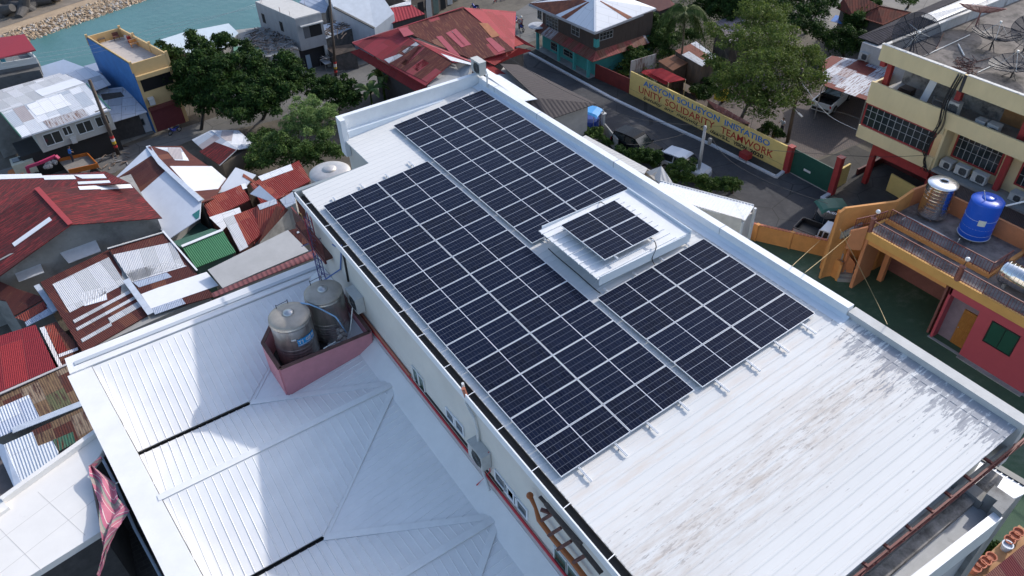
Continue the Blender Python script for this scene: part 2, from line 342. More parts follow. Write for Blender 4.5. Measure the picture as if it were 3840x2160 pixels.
# small raised roof box
RB = thing('raised_roof_box', 'low white metal covered box standing on the big white roof below four solar panels', 'roof hatch', (6.8, -8.7, 15.4))
zb = 16.1
xa, xb, ya, yb = 5.03, 8.95, -10.2, -7.0
mb = MB(); zl = lambda x: 15.78 + (x - xa) * .03
mb.slab([(xa, ya, zl(xa)), (xb, ya, zl(xb)), (xb, yb, zl(xb)), (xa, yb, zl(xa))], .03)
y = ya + .1
while y < yb:
    mb.slab([(xa - .03 + .02 * math.sin(y * 9), y - .03, zl(xa) + .025), (xb - .55, y - .03, zl(xb) + .01), (xb - .55, y + .03, zl(xb) + .01), (xa - .03, y + .03, zl(xa) + .025)], .03); y += .288
mb.build('cover', surf('box_cover', (.70, .71, .72), .5, var=.05, scale=2, dirt=(.45, .45, .46), damt=.2, dscale=3, bmp=.08), RB)
mb = MB(); mb.box((xa + .05, ya - .03, 15.52), (xb, ya, 15.86)); mb.box((xb, ya - .03, 15.65), (xb + .03, yb, 16.0)); mb.box((xa + .15, yb, 15.7), (xb, yb + .02, 15.9)); mb.build('fascia', FLASH, RB)
mb = MB(); mb.box((xa + .7, ya + .45, rz(5) + .0), (xb - .35, yb - .3, 15.74)); mb.build('side_wall', surf('box_wall', (.5, .53, .56), .6), RB)
# ============================================================ SOLAR PANELS
def cell_mat():
    m, t, b = nmat('solar_cells'); uv = nd(t, 'ShaderNodeTexCoord').outputs['UV']; sp = nd(t, 'ShaderNodeSeparateXYZ'); t.links.new(uv, sp.inputs[0])
    u, v = sp.outputs[0], sp.outputs[1]
    def line(x, n, w_):
        f_ = math_(t, 'FRACT', math_(t, 'MULTIPLY', x, n)); f_ = math_(t, 'ABSOLUTE', math_(t, 'SUBTRACT', f_, .5)); return math_(t, 'GREATER_THAN', f_, .5 - w_ * n)
    thin = math_(t, 'MAXIMUM', math_(t, 'MULTIPLY', line(u, 22, .0011), .75), math_(t, 'MULTIPLY', line(v, 5, .0035), 1.4))
    mid = math_(t, 'LESS_THAN', math_(t, 'ABSOLUTE', math_(t, 'SUBTRACT', u, .5)), .0055)
    row2 = math_(t, 'LESS_THAN', math_(t, 'ABSOLUTE', math_(t, 'SUBTRACT', v, .6)), .0065)
    busb = line(u, 22 * 5, .00014)
    oi = nd(t, 'ShaderNodeObjectInfo')
    wn = nd(t, 'ShaderNodeTexWhiteNoise', noise_dimensions='3D'); cb = nd(t, 'ShaderNodeCombineXYZ')
    t.links.new(math_(t, 'FLOOR', math_(t, 'MULTIPLY', u, 22)), cb.inputs[0]); t.links.new(math_(t, 'FLOOR', math_(t, 'MULTIPLY', v, 5)), cb.inputs[1]); t.links.new(oi.outputs['Random'], cb.inputs[2]); t.links.new(cb.outputs[0], wn.inputs['Vector'])
    c = mixc(t, wn.outputs[0], (.005, .007, .017), (.0065, .010, .026)); c = mixc(t, math_(t, 'MULTIPLY', oi.outputs['Random'], .6), c, (.005, .010, .030))
    c = mixc(t, math_(t, 'MULTIPLY', thin, .30), c, (.34, .38, .46)); c = mixc(t, math_(t, 'MULTIPLY', row2, .55), c, (.5, .54, .62)); c = mixc(t, math_(t, 'MULTIPLY', mid, .9), c, (.62, .65, .72))
    t.links.new(c, b.inputs['Base Color']); b.inputs['Roughness'].default_value = .22; b.inputs['IOR'].default_value = 1.3; b.inputs['Specular IOR Level'].default_value = .2
    co = nd(t, 'ShaderNodeTexCoord').outputs['Object']; du = nz(t, co, 1.5, 6, .7); 
    t.links.new(math_(t, 'ADD', .16, math_(t, 'MULTIPLY', du, .25)), b.inputs['Roughness'])
    return m
CELL = cell_mat(); PW, PH, GP = 2.278, 1.134, .022
def make_panel():
    root = thing('solar_panel', 'x', 'solar panel', (0, 0, 0)); fw = .015; h = .035
    m_ = MB(); m_.box((0, -PH, -h), (PW, -PH + fw, 0)); m_.box((0, -fw, -h), (PW, 0, 0)); m_.box((0, -PH + fw, -h), (fw, -fw, 0)); m_.box((PW - fw, -PH + fw, -h), (PW, -fw, 0)); m_.build('frame', ALU, root)
    m_ = MB(); A = [(fw, -PH + fw, -.004), (PW - fw, -PH + fw, -.004), (PW - fw, -fw, -.004), (fw, -fw, -.004)]
    m_.face(A, 0, [(0, 0), (1, 0), (1, 1), (0, 1)]); m_.face([(p[0], p[1], -.02) for p in A[::-1]], 0, [(.01, .01)] * 4); m_.build('glass', CELL, root); return root
proto = make_panel(); used = False
ORD = ['first', 'second', 'third', 'fourth', 'fifth', 'sixth', 'seventh', 'eighth', 'ninth', 'tenth', 'eleventh', 'twelfth', 'thirteenth']
def array(u0, v0, n, arr, z0=15.0, sl=SL):
    global used
    for j in range(n):
        for i in range(2):
            u = u0 + i * (PW + GP); v = v0 - j * (PH + GP); x = u * math.cos(sl)
            lb = 'solar panel, %s column, %s from the far end of the %s' % (('left', 'right')[i], ORD[j], arr) if n > 2 else 0
            loc = (x, v, z0 + u * math.sin(sl))
            if not used: o = proto; o.location = loc; o['label'] = lb; used = True
            else: o = copy_tree(proto, loc, label=lb)
            o.rotation_euler = (0, -sl, 0); o['group'] = 'solar panels on the white roof'
array(0, 0, 13, 'long left array'); array(4.807, 3.443, 9, 'upper right array'); array(4.816, -10.46, 4, 'lower right array')
zc = 16.13
for j, (yy, lb) in enumerate(((-7.5, 'solar panel on the raised roof box, nearer the far parapet'), (-7.5 - 1.02 * (PH + GP), 'solar panel on the raised roof box, nearer the dirty bare roof'))):
    o = copy_tree(proto, (5.58, yy, zc - .06), label=lb, scale=(1.03, 1.02, 1)); o.rotation_euler = (0, -.03, 0); o['group'] = 'solar panels on the white roof'
# mounting rails under the arrays, sticking out at the ends
def rail(x, ya, yb, lb, z=None):
    z = (15.0 + SL * x - .06) if z is None else z
    m_ = MB()
    for dx in (-.018, .018): m_.bar((x + dx, ya, z), (x + dx, yb, z), .014, .04)
    m_.bar((x, ya, z - .012), (x, yb, z - .012), .03, .012); root = thing('mounting_rail', lb, 'rail', (x, ya, z), 'mounting rails under the solar panels')
    m_.build('rail', ALU, root); m_ = MB()
    y = ya + .3
    while y < yb: m_.box((x - .04, y - .02, z - .075), (x - .02, y + .02, z - .02)); y += 1.4
    m_.build('foot', STEEL, root)
wr = ['leftmost', 'second', 'third', 'rightmost']
for k, (x, ext) in enumerate(((.55, .35), (1.75, .45), (2.85, .42), (4.0, .6))): rail(x, -15.55 + .05 * k, ext, wr[k] + ' aluminium rail under the long left solar array')
for k, x in enumerate((5.3, 6.5, 7.65, 8.8)):
    rail(x, -15.6, -10.2, wr[k] + ' aluminium rail under the lower right solar array'); rail(x, -7.15, 3.65, wr[k] + ' aluminium rail under the upper right solar array')
rail(6.0, -10.0, -7.4, 'left aluminium rail under the two panels on the raised roof box', 16.02); rail(7.5, -10.0, -7.4, 'right aluminium rail under the two panels on the raised roof box', 16.06)
def cable(pts, r_, m_, name, lb, cat='cable', sub=6, parent=None):
    Q = []
    P = [V(p) for p in pts]; P = [P[0]] + P + [P[-1]]
    for i in range(1, len(P) - 2):
        for k in range(sub):
            t_ = k / sub; a, b, c, d = P[i - 1:i + 3]; Q.append(.5 * ((2 * b) + (c - a) * t_ + (2 * a - 5 * b + 4 * c - d) * t_ ** 2 + (3 * b - a - 3 * c + d) * t_ ** 3))
    Q.append(P[-2]); o = MB().tube(Q, r_, 6).build(name, m_, parent, True)
    if lb: tag(o, lb, cat)
    return o
cable([T(12, 1390, 945, 16.08), T(12, 1430, 970, 16.05), T(12, 1450, 1040, 15.95), T(12, 1410, 1150, 15.6), T(12, 1435, 1215, 15.42)], .018, BLK, 'cable', 'black cable curling from the raised box panels down to the lower right array')
cable([T(12, 365, 1050, 15.42), T(12, 450, 1130, 15.3), T(12, 640, 1290, 15.28), T(12, 820, 1449, 15.27), T(22, 890, 55, 15.3)], .02, BLK, 'cable', 'black cable lying on the roof left of the raised box')
cable([T(12, 860, 590, 15.5), T(12, 890, 585, 15.95), T(12, 935, 608, 16.05)], .015, BLK, 'cable', 'short black cable bent up onto the back of the raised box')
# ============================================================ LEFT WHITE ROOF
L = thing('hipped_roof_building', 'neighbouring building with a pale blue-white ribbed roof of ridges and valleys', 'building', (-5, -8, 0))
LROOF = surf('left_roof_white', (.76, .755, .75), .65, var=.06, scale=.9, dirt=(.5, .5, .5), damt=.22, spec=.25, dscale=1.6, bmp=.1, grain=14)
def zt(x): return 10.3 + (x + 5.2) / 4.7 * .9
rd = [(.95, 11.2), (-6.3, 11.2), (-12.9, 11.2), (-19.6, 11.2)]; vl = [(-3.3, 10.3), (-9.95, 10.3), (-16.4, 10.3)]
xe, xv = -.5, -5.2
def xw(y): return -9.5 + (1 - y) * .083
mb = MB(); rib = MB(); cap = MB(); void = MB()
def tri_rib(m_, a, b, w_=.022, h_=.021):
    a = V(a); b = V(b); d = (b - a).normalized(); s_ = d.cross(V((0, 0, 1))).normalized(); u = V((0, 0, h_))
    m_.face([a - s_ * w_, b - s_ * w_, b + u, a + u]); m_.face([a + u, b + u, b + s_ * w_, a + s_ * w_]); m_.face([a - s_ * w_, a + u, a + s_ * w_]); m_.face([b - s_ * w_, b + s_ * w_, b + u])
for i, (yv, zv) in enumerate(vl):
    for (yr, zr), up in ((rd[i], .10), (rd[i + 1], 0)):
        P = [(xw(yr), yr, zr), (xe, yr, zr), (xv, yv, zv + up), (xw(yv), yv, zv + up)]
        s_ = 1 if yr > yv else -1
        P[2] = (xv, yv + s_ * .05, zv + up); P[3] = (xw(yv), yv + s_ * .05, zv + up); mb.slab(P, .03)
        x = -9.5
        while x < xe - .3:
            yl = yv + s_ * .05 if x < xv else yv + (yr - yv) * (x - xv) / (xe - xv); f_ = (yl - yv) / (yr - yv)
            zl_ = zv + up + (zr - zv - up) * f_; yc = 1 - (x + 9.5) / .083; hi, lo = (yr - .15, yl) if s_ > 0 else (yl, yr + .15); lo = max(lo, yc); zf = lambda y: zv + up + (zr - zv - up) * (y - yv) / (yr - yv) - .005
            if hi - lo > .1: tri_rib(rib, (x, hi, zf(hi)), (x, lo, zf(lo)))
            x += .267
    P = [(xe, rd[i][0], 11.2), (xe, rd[i + 1][0], 11.2), (xv, yv, zv + .02)]; mb.slab(P, .03)
    y = rd[i + 1][0] + .2
    while y < rd[i][0] - .1:
        f_ = abs(y - yv) / abs((rd[i][0] if y > yv else rd[i + 1][0]) - yv); xs = xv + (xe - xv) * f_
        if xs < -1.3: tri_rib(rib, (xs, y, zt(xs)), (-1.15, y, zt(-1.15)))
        y += .267
    for (yr, zr) in (rd[i], rd[i + 1]): cap.bar((xv, yv, zv + .04), (xe - .2, yr, zr + .025), .22, .03)
    MB().box((xw(yv), yv - .06, zv - .35), (xv, yv + .1, zv - .05)).build('valley_gutter', DARK, L)
for yr, zr in rd[1:]: cap.bar((xw(yr) - .1, yr, zr + .01), (xe - .25, yr, zr + .015), .24, .02)
mb.slab([(-1.1, 1.0, 11.1), (-.3, 1.0, 11.58), (-.3, -20, 11.58), (-1.1, -20, 11.1)], .03)
mb.build('roof', LROOF, L); rib.build('rib', LROOF, L); cap.build('ridge_cap', surf('cap_white', (.76, .76, .75), .5, var=.05), L)
mb = MB()
mb.slab([(-10.25, 1.0, 11.26), (-.15, 1.0, 11.26), (-.15, 1.9, 11.30), (-10.25, 1.9, 11.30)], .5); mb.prism([(xw(-21) - .85, -21), (xw(-21) - .02, -21), (xw(.99) - .02, .99), (xw(.99) - .85, .99)], 9.9, 11.2)
mb.build('eave_border', LROOF, L)
mb = MB(); mb.box((-10.0, 1.3, 11.305), (-.3, 1.5, 11.312)); mb.build('border_groove', plain('groove_grey', (.44, .48, .52), .6), L)
mb = MB(); mb.prism([(xw(-21) - .7, -21), (-.3, -21), (-.3, 1.7), (-10.15, 1.7)], 0, 10.0); mb.build('wall', surf('left_wall', (.45, .43, .41), .8, dirt=(.2, .18, .17), damt=.4), L)
# ============================================================ GROUND
def gmat(name, a, b_, c_, sc=.25, rough=.9, cracks=True, k=(.35, .5, .65)):
    m, t, b = nmat(name); co = nd(t, 'ShaderNodeTexCoord').outputs['Object']
    n1 = nz(t, co, sc, 9, .68); n2 = nz(t, co, 3.5, 6, .7); f_ = math_(t, 'ADD', math_(t, 'MULTIPLY', n1, .75), math_(t, 'MULTIPLY', n2, .25))
    c = ramp(t, f_, [(k[0], a), (k[1], b_), (k[2], c_)])
    n3 = nz(t, co, 30, 3, .7); c = mixc(t, math_(t, 'MULTIPLY', n3, .45), c, tuple(x * .45 for x in a))
    if cracks:
        vo = nd(t, 'ShaderNodeTexVoronoi', feature='DISTANCE_TO_EDGE'); vo.inputs['Scale'].default_value = .22; t.links.new(co, vo.inputs['Vector'])
        c = mixc(t, math_(t, 'MULTIPLY', math_(t, 'LESS_THAN', vo.outputs['Distance'], .006), .7), c, tuple(x * .4 for x in a))
    t.links.new(c, b.inputs['Base Color']); b.inputs['Roughness'].default_value = rough; bump(t, b, n3, .35, .02); return m
DIRT = gmat('dirt_ground', (.05, .043, .035), (.11, .095, .075), (.17, .15, .12), .3, cracks=False)
ASPH = gmat('asphalt', (.035, .035, .04), (.06, .06, .066), (.10, .10, .105), .18)
ASPB = gmat('dusty_road', (.10, .098, .095), (.15, .148, .145), (.20, .195, .185), .2)
WALK = gmat('sidewalk_concrete', (.16, .15, .135), (.24, .225, .2), (.32, .3, .27), .4)
WALKD = gmat('dark_sidewalk', (.03, .029, .027), (.05, .047, .044), (.08, .075, .07), .5)
GREENC = gmat('green_court', (.04, .07, .045), (.06, .115, .065), (.19, .22, .17), .22, cracks=False, k=(.3, .52, .7))
g = MB(); g.prism([(-260, -260), (400, -260), (400, 400), (26, 400), (26, 62), (15, 57.5), (-260, 57.5)], -4, 0); tag(g.build('ground', DIRT), kind='structure')
def ribbon(name, mat, poly, z=.004, z0=None):
    m_ = MB(); m_.prism(poly, z - .02 if z0 is None else z0, z); return tag(m_.build(name, mat), kind='structure')
ribbon('road', ASPB, [(-30, 30.5), (-6, 36.5), (2, 38.2), (9, 37.0), (34, 37.0), (90, 44), (90, 51), (45, 47.6), (35, 43.0), (14, 42.4), (6, 41.0), (-6, 40.2), (-30, 37)], .004)
ribbon('road', ASPH, [(27.2, 37.0), (33.9, 37.0), (33.9, 22.7), (35.0, 11.8), (35.5, 5.5), (36.9, 5.5), (36.9, 1.9), (36.0, 1.0), (36.5, -2.2), (40, -6), (40, -10), (36, -10), (27.0, 1.5), (25.5, 8.5)], .008)
ribbon('pavement', WALK, [(5, 42.6), (20, 42.6), (22, 45.5), (5, 46)], .1, 0); ribbon('pavement', WALK, [(-30, 37.2), (-6, 40.4), (-.5, 41.4), (-.5, 42.6), (-8, 42.6), (-30, 42.6)], .012)
ribbon('pavement', WALKD, [(34.05, 36.0), (35.7, 36.0), (35.7, 22.6), (36.5, 5.9), (35.75, 5.6), (35.2, 11.8), (34.15, 22.7)], .09, 0)
ribbon('pavement', WALKD, [(37.0, 5.4), (44, 5.0), (44, -8), (38, -8), (36.9, 1.9)], .012)
KW = surf('kerb_white', (.55, .56, .58), .8, var=.12, dirt=(.2, .2, .2), damt=.3, dscale=2)
k_ = MB(); pts = [(33.75, 34.95), (34.0, 22.7), (34.55, 16.5), (35.1, 11.8), (35.53, 5.45)]
for (ax, ay), (bx, by) in zip(pts, pts[1:]): k_.bar((ax, ay, .06), (bx, by, .06), .26, .15)
k_.bar((35.45, 5.5, .06), (36.75, 5.75, .06), .26, .15); tag(k_.build('kerb', KW), kind='structure')
k_ = MB(); a = T(13, 540, 545, .1); k_.bar(T(13, 620, 500, .06), a, .26, .15); k_.bar(a, T(13, 780, 650, .06), .26, .15); tag(k_.build('kerb', KW), kind='structure')
def brick_mat(name, a, b_, mo, sc, w_=.5, h=.25):
    m, t, b = nmat(name); co = nd(t, 'ShaderNodeTexCoord').outputs['Object']; br = nd(t, 'ShaderNodeTexBrick'); t.links.new(co, br.inputs['Vector'])
    br.inputs['Color1'].default_value = (*a, 1); br.inputs['Color2'].default_value = (*b_, 1); br.inputs['Mortar'].default_value = (*mo, 1); br.inputs['Scale'].default_value = sc; br.inputs['Mortar Size'].default_value = .03
    br.inputs['Brick Width'].default_value = w_; br.inputs['Row Height'].default_value = h
    n = nz(t, co, .5, 6, .65); c = mixc(t, ramp(t, n, [(.35, (0, 0, 0)), (.65, (1, 1, 1))]), br.outputs[0], mixc(t, .5, br.outputs[0], (.10, .085, .08))); t.links.new(c, b.inputs['Base Color']); b.inputs['Roughness'].default_value = .9
    bump(t, b, br.outputs[1], -.4, .02); return m
ribbon('paved_yard', brick_mat('paver', (.16, .12, .105), (.11, .09, .085), (.04, .04, .04), 2.2), [(37.1, 22), (37.1, 5.9), (60, 3), (60, 14), (45, 22)], .008)
ribbon('court', GREENC, [(10.5, -4), (17, 3), (28.4, 1.8), (31.0, -3.0), (36, -5), (36, -30), (10.5, -30)], .01)
m, t, b = nmat('sea_water'); co = nd(t, 'ShaderNodeTexCoord').outputs['Object']
n1 = nz(t, co, .9, 5, .6); b.inputs['Base Color'].default_value = (.055, .19, .20, 1); b.inputs['Roughness'].default_value = .22; b.inputs['Specular IOR Level'].default_value = .35
t.links.new(ramp(t, nz(t, co, .05, 4, .6), [(.3, (.045, .125, .12)), (.7, (.06, .165, .155))]), b.inputs['Base Color']); bump(t, b, n1, .5, .12)
g = MB(); g.box((-400, 40, -6), (500, 700, -1.0)); tag(g.build('water', m), kind='structure')
# causeway: line from (-5.9,73.4) towards (7.5,78)
ca = V((-5.9, 73.4, 0)); cdv = V((13.4, 4.8, 0)).normalized(); cn = V((-cdv.y, cdv.x, 0))
def cw(s_, n_, z): return ca + cdv * s_ + cn * n_ + V((0, 0, z))
SAND = gmat('coral_sand', (.30, .22, .15), (.42, .31, .20), (.52, .40, .27), .5, cracks=False); SANDG = gmat('gravel_track', (.15, .125, .10), (.2, .165, .13), (.27, .22, .17), .6, cracks=False)
m_ = MB()
for (n0, z0), (n1_, z1) in (((-.8, -1.4), (2.2, -.3)), ((2.2, -.3), (8.2, -.28)), ((8.2, -.28), (12.5, -.4)), ((12.5, -.4), (18, -1.8))):
    m_.face([cw(-120, n0, z0), cw(160, n0, z0), cw(160, n1_, z1), cw(-120, n1_, z1)], 0)
tag(m_.build('causeway', SAND), kind='structure')
m_ = MB(); pts = [cw(-120, 4.6, -.27), cw(160, 4.3, -.27), cw(160, 6.4, -.27), cw(-120, 7.0, -.27)]; m_.face(pts); tag(m_.build('track', SANDG), kind='structure')
def rocks(name, lo, hi, n, s0, s1, zf, mats, srange=(-40, 60)):
    v = []; f_ = []; mi = []
    base = [(-1, -.7, -.5), (1, -.8, -.5), (.9, .8, -.5), (-.8, .9, -.5), (-.6, -.6, .6), (.7, -.5, .5), (.5, .6, .7), (-.7, .5, .45)]; F = [(0, 1, 5, 4), (1, 2, 6, 5), (2, 3, 7, 6), (3, 0, 4, 7), (4, 5, 6, 7)]
    for i in range(n):
        s_ = rng.uniform(*srange); q = rng.uniform(lo, hi); c = cw(s_, q, zf(q)); r_ = rng.uniform(s0, s1); R_ = Matrix.Rotation(rng.uniform(0, 6.28), 3, 'Z') @ Matrix.Rotation(rng.uniform(-.6, .6), 3, 'X')
        o = len(v); mm = int(rng.integers(0, len(mats)))
        for p in base: v.append(tuple(c + R_ @ V([a * r_ * rng.uniform(.6, 1.15) for a in p])))
        for q_ in F: f_.append(tuple(o + k for k in q_)); mi.append(mm)
    me = bpy.data.meshes.new(name); me.from_pydata(v, [], f_); [me.materials.append(x) for x in mats]; me.polygons.foreach_set('material_index', mi); o = bpy.data.objects.new(name, me); COL.objects.link(o); return tag(o, kind='stuff')
RK = [surf('rock_pale', (.42, .38, .34), .9, var=.2), surf('rock_tan', (.38, .29, .20), .9, var=.2), surf('rock_brown', (.24, .17, .11), .9, var=.25)]
rk = rocks('rocks', -.7, 2.5, 3600, .09, .26, lambda q: -1.3 + 1.0 * (q + .7) / 3.0, RK + RK[1:2], (-22, 24)); rk['label'] = 'heaped pale and tan rocks armouring the near side of the causeway'; rk['category'] = 'rocks'
rk = rocks('rocks', 8.4, 11.5, 1500, .1, .26, lambda q: -.3 + (q - 8.4) * .08, RK[:2], (-25, 12)); rk['label'] = 'band of tan rocks along the far side of the sandy causeway track'; rk['category'] = 'rocks'
TP = surf('dark_wet_concrete', (.075, .07, .068), .8, var=.25); 
def tetrapod(c, rot, lb, s_=1.):
    c = V(c); R_ = Matrix.Rotation(rot, 3, 'Z') @ Matrix.Rotation(rot * 1.7, 3, 'X'); m_ = MB()
    for d_ in ((0, 0, 1), (.94, 0, -.33), (-.47, .82, -.33), (-.47, -.82, -.33)): m_.tube([c, c + R_ @ V(d_) * 1.5 * s_], [.52 * s_, .34 * s_], 12)
    tag(m_.build('tetrapod', TP, None, False), lb, 'tetrapod', 'concrete tetrapods by the causeway')
for k, (x, y, lb) in enumerate(((60, 60, 'leftmost dark concrete tetrapod at the corner beyond the causeway'), (170, 20, 'second dark concrete tetrapod from the left beyond the causeway'), (240, 70, 'third dark concrete tetrapod from the left beyond the causeway'), (340, 10, 'fourth dark concrete tetrapod from the left beyond the causeway'), (20, 110, 'lowest dark concrete tetrapod, against the tan rocks at the corner'), (440, -20, 'fifth dark concrete tetrapod from the left beyond the causeway'), (110, -30, 'dark concrete tetrapod half outside the top left corner'), (520, -50, 'rightmost dark concrete tetrapod beyond the causeway'))):
    tetrapod(T(0, x, y, .3), k * 1.3, lb, 1.25)
# ============================================================ FOLIAGE
def leafmat(name, dk, md, lt, tr=.25):
    m, t, b = nmat(name); ge = nd(t, 'ShaderNodeNewGeometry'); c = ramp(t, ge.outputs['Random Per Island'], [(0, dk), (.55, md), (1, lt)])
    co = nd(t, 'ShaderNodeTexCoord').outputs['Object']; n = nz(t, co, .9, 3, .6); c = mixc(t, ramp(t, n, [(.35, (0, 0, 0)), (.62, (.7, .7, .7))]), c, tuple(x * .8 for x in dk)); n5 = nz(t, co, 1.7, 3, .6); c = mixc(t, ramp(t, n5, [(.52, (0, 0, 0)), (.72, (.75, .75, .75))]), c, lt)
    t.links.new(c, b.inputs['Base Color']); b.inputs['Roughness'].default_value = .65; b.inputs['Specular IOR Level'].default_value = .15
    tl = nd(t, 'ShaderNodeBsdfTranslucent'); t.links.new(c, tl.inputs[0]); mx = nd(t, 'ShaderNodeMixShader'); mx.inputs[0].default_value = tr
    out = [n_ for n_ in t.nodes if n_.type == 'OUTPUT_MATERIAL'][0]; t.links.new(b.outputs[0], mx.inputs[1]); t.links.new(tl.outputs[0], mx.inputs[2]); t.links.new(mx.outputs[0], out.inputs[0]); return m
LDK = leafmat('leaf_dark', (.012, .032, .008), (.028, .07, .015), (.075, .13, .025))
LMD = leafmat('leaf_mid', (.025, .055, .013), (.06, .12, .025), (.13, .19, .045))
LLT = leafmat('leaf_light', (.08, .15, .045), (.16, .26, .08), (.32, .40, .15), .4)
LAC = leafmat('leaf_acacia', (.05, .085, .018), (.105, .16, .034), (.20, .25, .06), .35)
LPALM = leafmat('leaf_palm', (.035, .06, .015), (.07, .11, .025), (.13, .17, .05))
LYEL = plain('yellow_leaf', (.62, .48, .02), .6)
BARK = surf('bark', (.10, .08, .06), .95, var=.35, scale=8, bmp=.6); BARKD = surf('bark_dark', (.04, .033, .027), .95, var=.3, scale=8, bmp=.6)
def foliage(name, mat, clumps, n, size, parent, up=.35, long=1.5, inner=.45):
    c = np.array([[*cl[0], cl[1]] for cl in clumps]); wts = c[:, 3] ** 2; wts = wts / wts.sum(); idx = rng.choice(len(c), n, p=wts)
    d = rng.normal(size=(n, 3)); d /= np.linalg.norm(d, axis=1)[:, None]; d[:, 2] = np.where(d[:, 2] < -.3, -d[:, 2] * .6, d[:, 2])
    rr = rng.uniform(inner, 1.08, n) ** .7; lump = 1 + .22 * np.sin(d[:, 0] * 7 + idx) * np.cos(d[:, 1] * 6 + idx * 2)
    p = c[idx, :3] + d * (c[idx, 3] * rr * lump)[:, None] * np.array([1, 1, .8])
    nn = d + rng.normal(size=(n, 3)) * .75 + np.array([0, 0, up]); nn /= np.linalg.norm(nn, axis=1)[:, None]
    a = np.cross(nn, rng.normal(size=(n, 3))); a /= np.linalg.norm(a, axis=1)[:, None]; bb = np.cross(nn, a); s_ = size * rng.uniform(.6, 1.3, n)[:, None]
    q = np.stack([p - a * s_ * long * .5, p + bb * s_ * .33 + nn * s_ * .08, p + a * s_ * long * .5, p - bb * s_ * .33 - nn * s_ * .04], 1).reshape(-1, 3)
    me = bpy.data.meshes.new(name); me.vertices.add(4 * n); me.vertices.foreach_set('co', q.ravel()); me.loops.add(4 * n); me.polygons.add(n)
    me.loops.foreach_set('vertex_index', np.arange(4 * n)); me.polygons.foreach_set('loop_start', np.arange(n) * 4); me.polygons.foreach_set('loop_total', np.full(n, 4)); me.materials.append(mat); me.update(); me.validate()
    o = bpy.data.objects.new(name, me); COL.objects.link(o)
    if parent: o.parent = parent; o.matrix_parent_inverse = Matrix.Translation(-parent.location)
    return o
def tree(name, label, cat, base, clumps, mat, n, size, bark=BARK, r0=.16, group=None, long=1.5, limbs=True, sub=5, up=.35):
    base = V(base); root = thing(name, label, cat, base, group); cen = sum((V(c[0]) for c in clumps), V()) / len(clumps)
    fork = base.lerp(cen, .5); fork.x += .1; m_ = MB(); m_.tube([base - V((0, 0, .1)), base.lerp(fork, .5) + V((.06, .03, 0)), fork], [r0, r0 * .8, r0 * .6], 9)
    if limbs:
        for c in clumps[:16]:
            q = V(c[0]); mid = fork.lerp(q, .5) + V((0, 0, .12)); m_.tube([fork - V((0, 0, .1)), mid, q], [r0 * .45, r0 * .25, r0 * .08], 6)
            for k in range(2):
                e = q + V(rng.normal(size=3)) * c[1] * .6; m_.tube([mid.lerp(q, .4), e], [r0 * .16, r0 * .05], 4)
    m_.build('trunk', bark, root, True)
    cc = []
    for c in clumps:
        cc.append((c[0], c[1] * .8))
        for k in range(sub):
            d_ = V(rng.normal(size=3)).normalized(); d_.z = abs(d_.z) * .8; cc.append((V(c[0]) + d_ * c[1] * rng.uniform(.7, 1.1), c[1] * rng.uniform(.28, .5)))
    foliage('crown', mat, cc, int(n * 1.45), size * 1.05, root, up, long); return root
def C(t, x, y, z, r_): return (T(t, x, y, z), r_ * 1.38)
# dark mango-like tree left
tree('broadleaf_tree', 'big dark green leafy tree beside the blue and yellow building', 'tree', T(0, 2020, 1310, 0), [C(0, 1700, 540, 4.2, .85), C(0, 1980, 440, 4.6, .9), C(0, 2260, 440, 4.6, .9), C(0, 1640, 640, 3.6, .8), C(0, 1900, 660, 4.4, 1.1), C(0, 2200, 680, 4.6, 1.2), C(0, 1720, 860, 3.2, .9), C(0, 2000, 900, 3.4, 1.1), C(0, 2300, 900, 3.6, 1.2), C(0, 1850, 1020, 2.4, .7), C(0, 2400, 620, 4.2, .8), C(0, 2060, 1100, 2.2, .7), C(0, 2300, 1120, 2.6, .9), C(0, 2120, 560, 4.4, .9), C(0, 1800, 760, 3.8, .9), C(0, 2120, 800, 4.0, 1.1), C(0, 2440, 800, 3.8, 1.1), C(0, 2180, 1000, 3.0, 1.0), C(0, 2480, 1000, 3.2, 1.0), C(0, 1560, 760, 3.2, .6), C(0, 2480, 520, 4.3, .8)], LDK, 30000, .165, BARKD, .15)
tree('broadleaf_tree', 'dark green tree merging into the right side of the big dark tree', 'tree', T(1, 60, 1200, 0), [C(1, 60, 700, 4.2, 1.0), C(1, 260, 700, 4.0, 1.0), C(1, 60, 900, 3.6, 1.1), C(1, 300, 900, 3.4, 1.0), C(1, 480, 880, 3.2, .6), C(1, 120, 1080, 2.8, 1.0), C(0, 2450, 1180, 2.6, .9), C(1, 380, 780, 3.7, .8), C(1, 180, 820, 3.9, 1.0), C(1, 0, 1060, 3.0, 1.0), C(1, 200, 980, 3.2, 1.0), C(1, 540, 800, 3.2, .6)], LDK, 20000, .165, BARKD, .14)
tree('broadleaf_tree', 'dark bushy tree between the dark tree and the banana plants', 'tree', T(1, 820, 1180, 0), [C(1, 700, 870, 2.8, .8), C(1, 900, 860, 2.8, .65), C(1, 780, 960, 2.6, .8), C(1, 950, 960, 2.2, .7), C(1, 880, 1040, 2.0, .7), C(1, 660, 950, 2.6, .8), C(1, 1000, 1020, 1.8, .5)], LDK, 8000, .15, BARKD, .1)
tree('moringa_tree', 'pale feathery green tree in front of the dark trees', 'tree', T(11, 330, 420, 0), [C(1, 520, 1080, 4.0, .8), C(1, 640, 1180, 4.0, .8), C(1, 430, 1180, 3.9, .8), C(1, 720, 1120, 3.6, .5), C(1, 540, 1280, 3.6, .9), C(1, 350, 1330, 3.2, .7), C(1, 700, 1340, 3.2, .7), C(1, 200, 1400, 2.6, .6)], LLT, 12000, .085, BARK, .09, long=2)
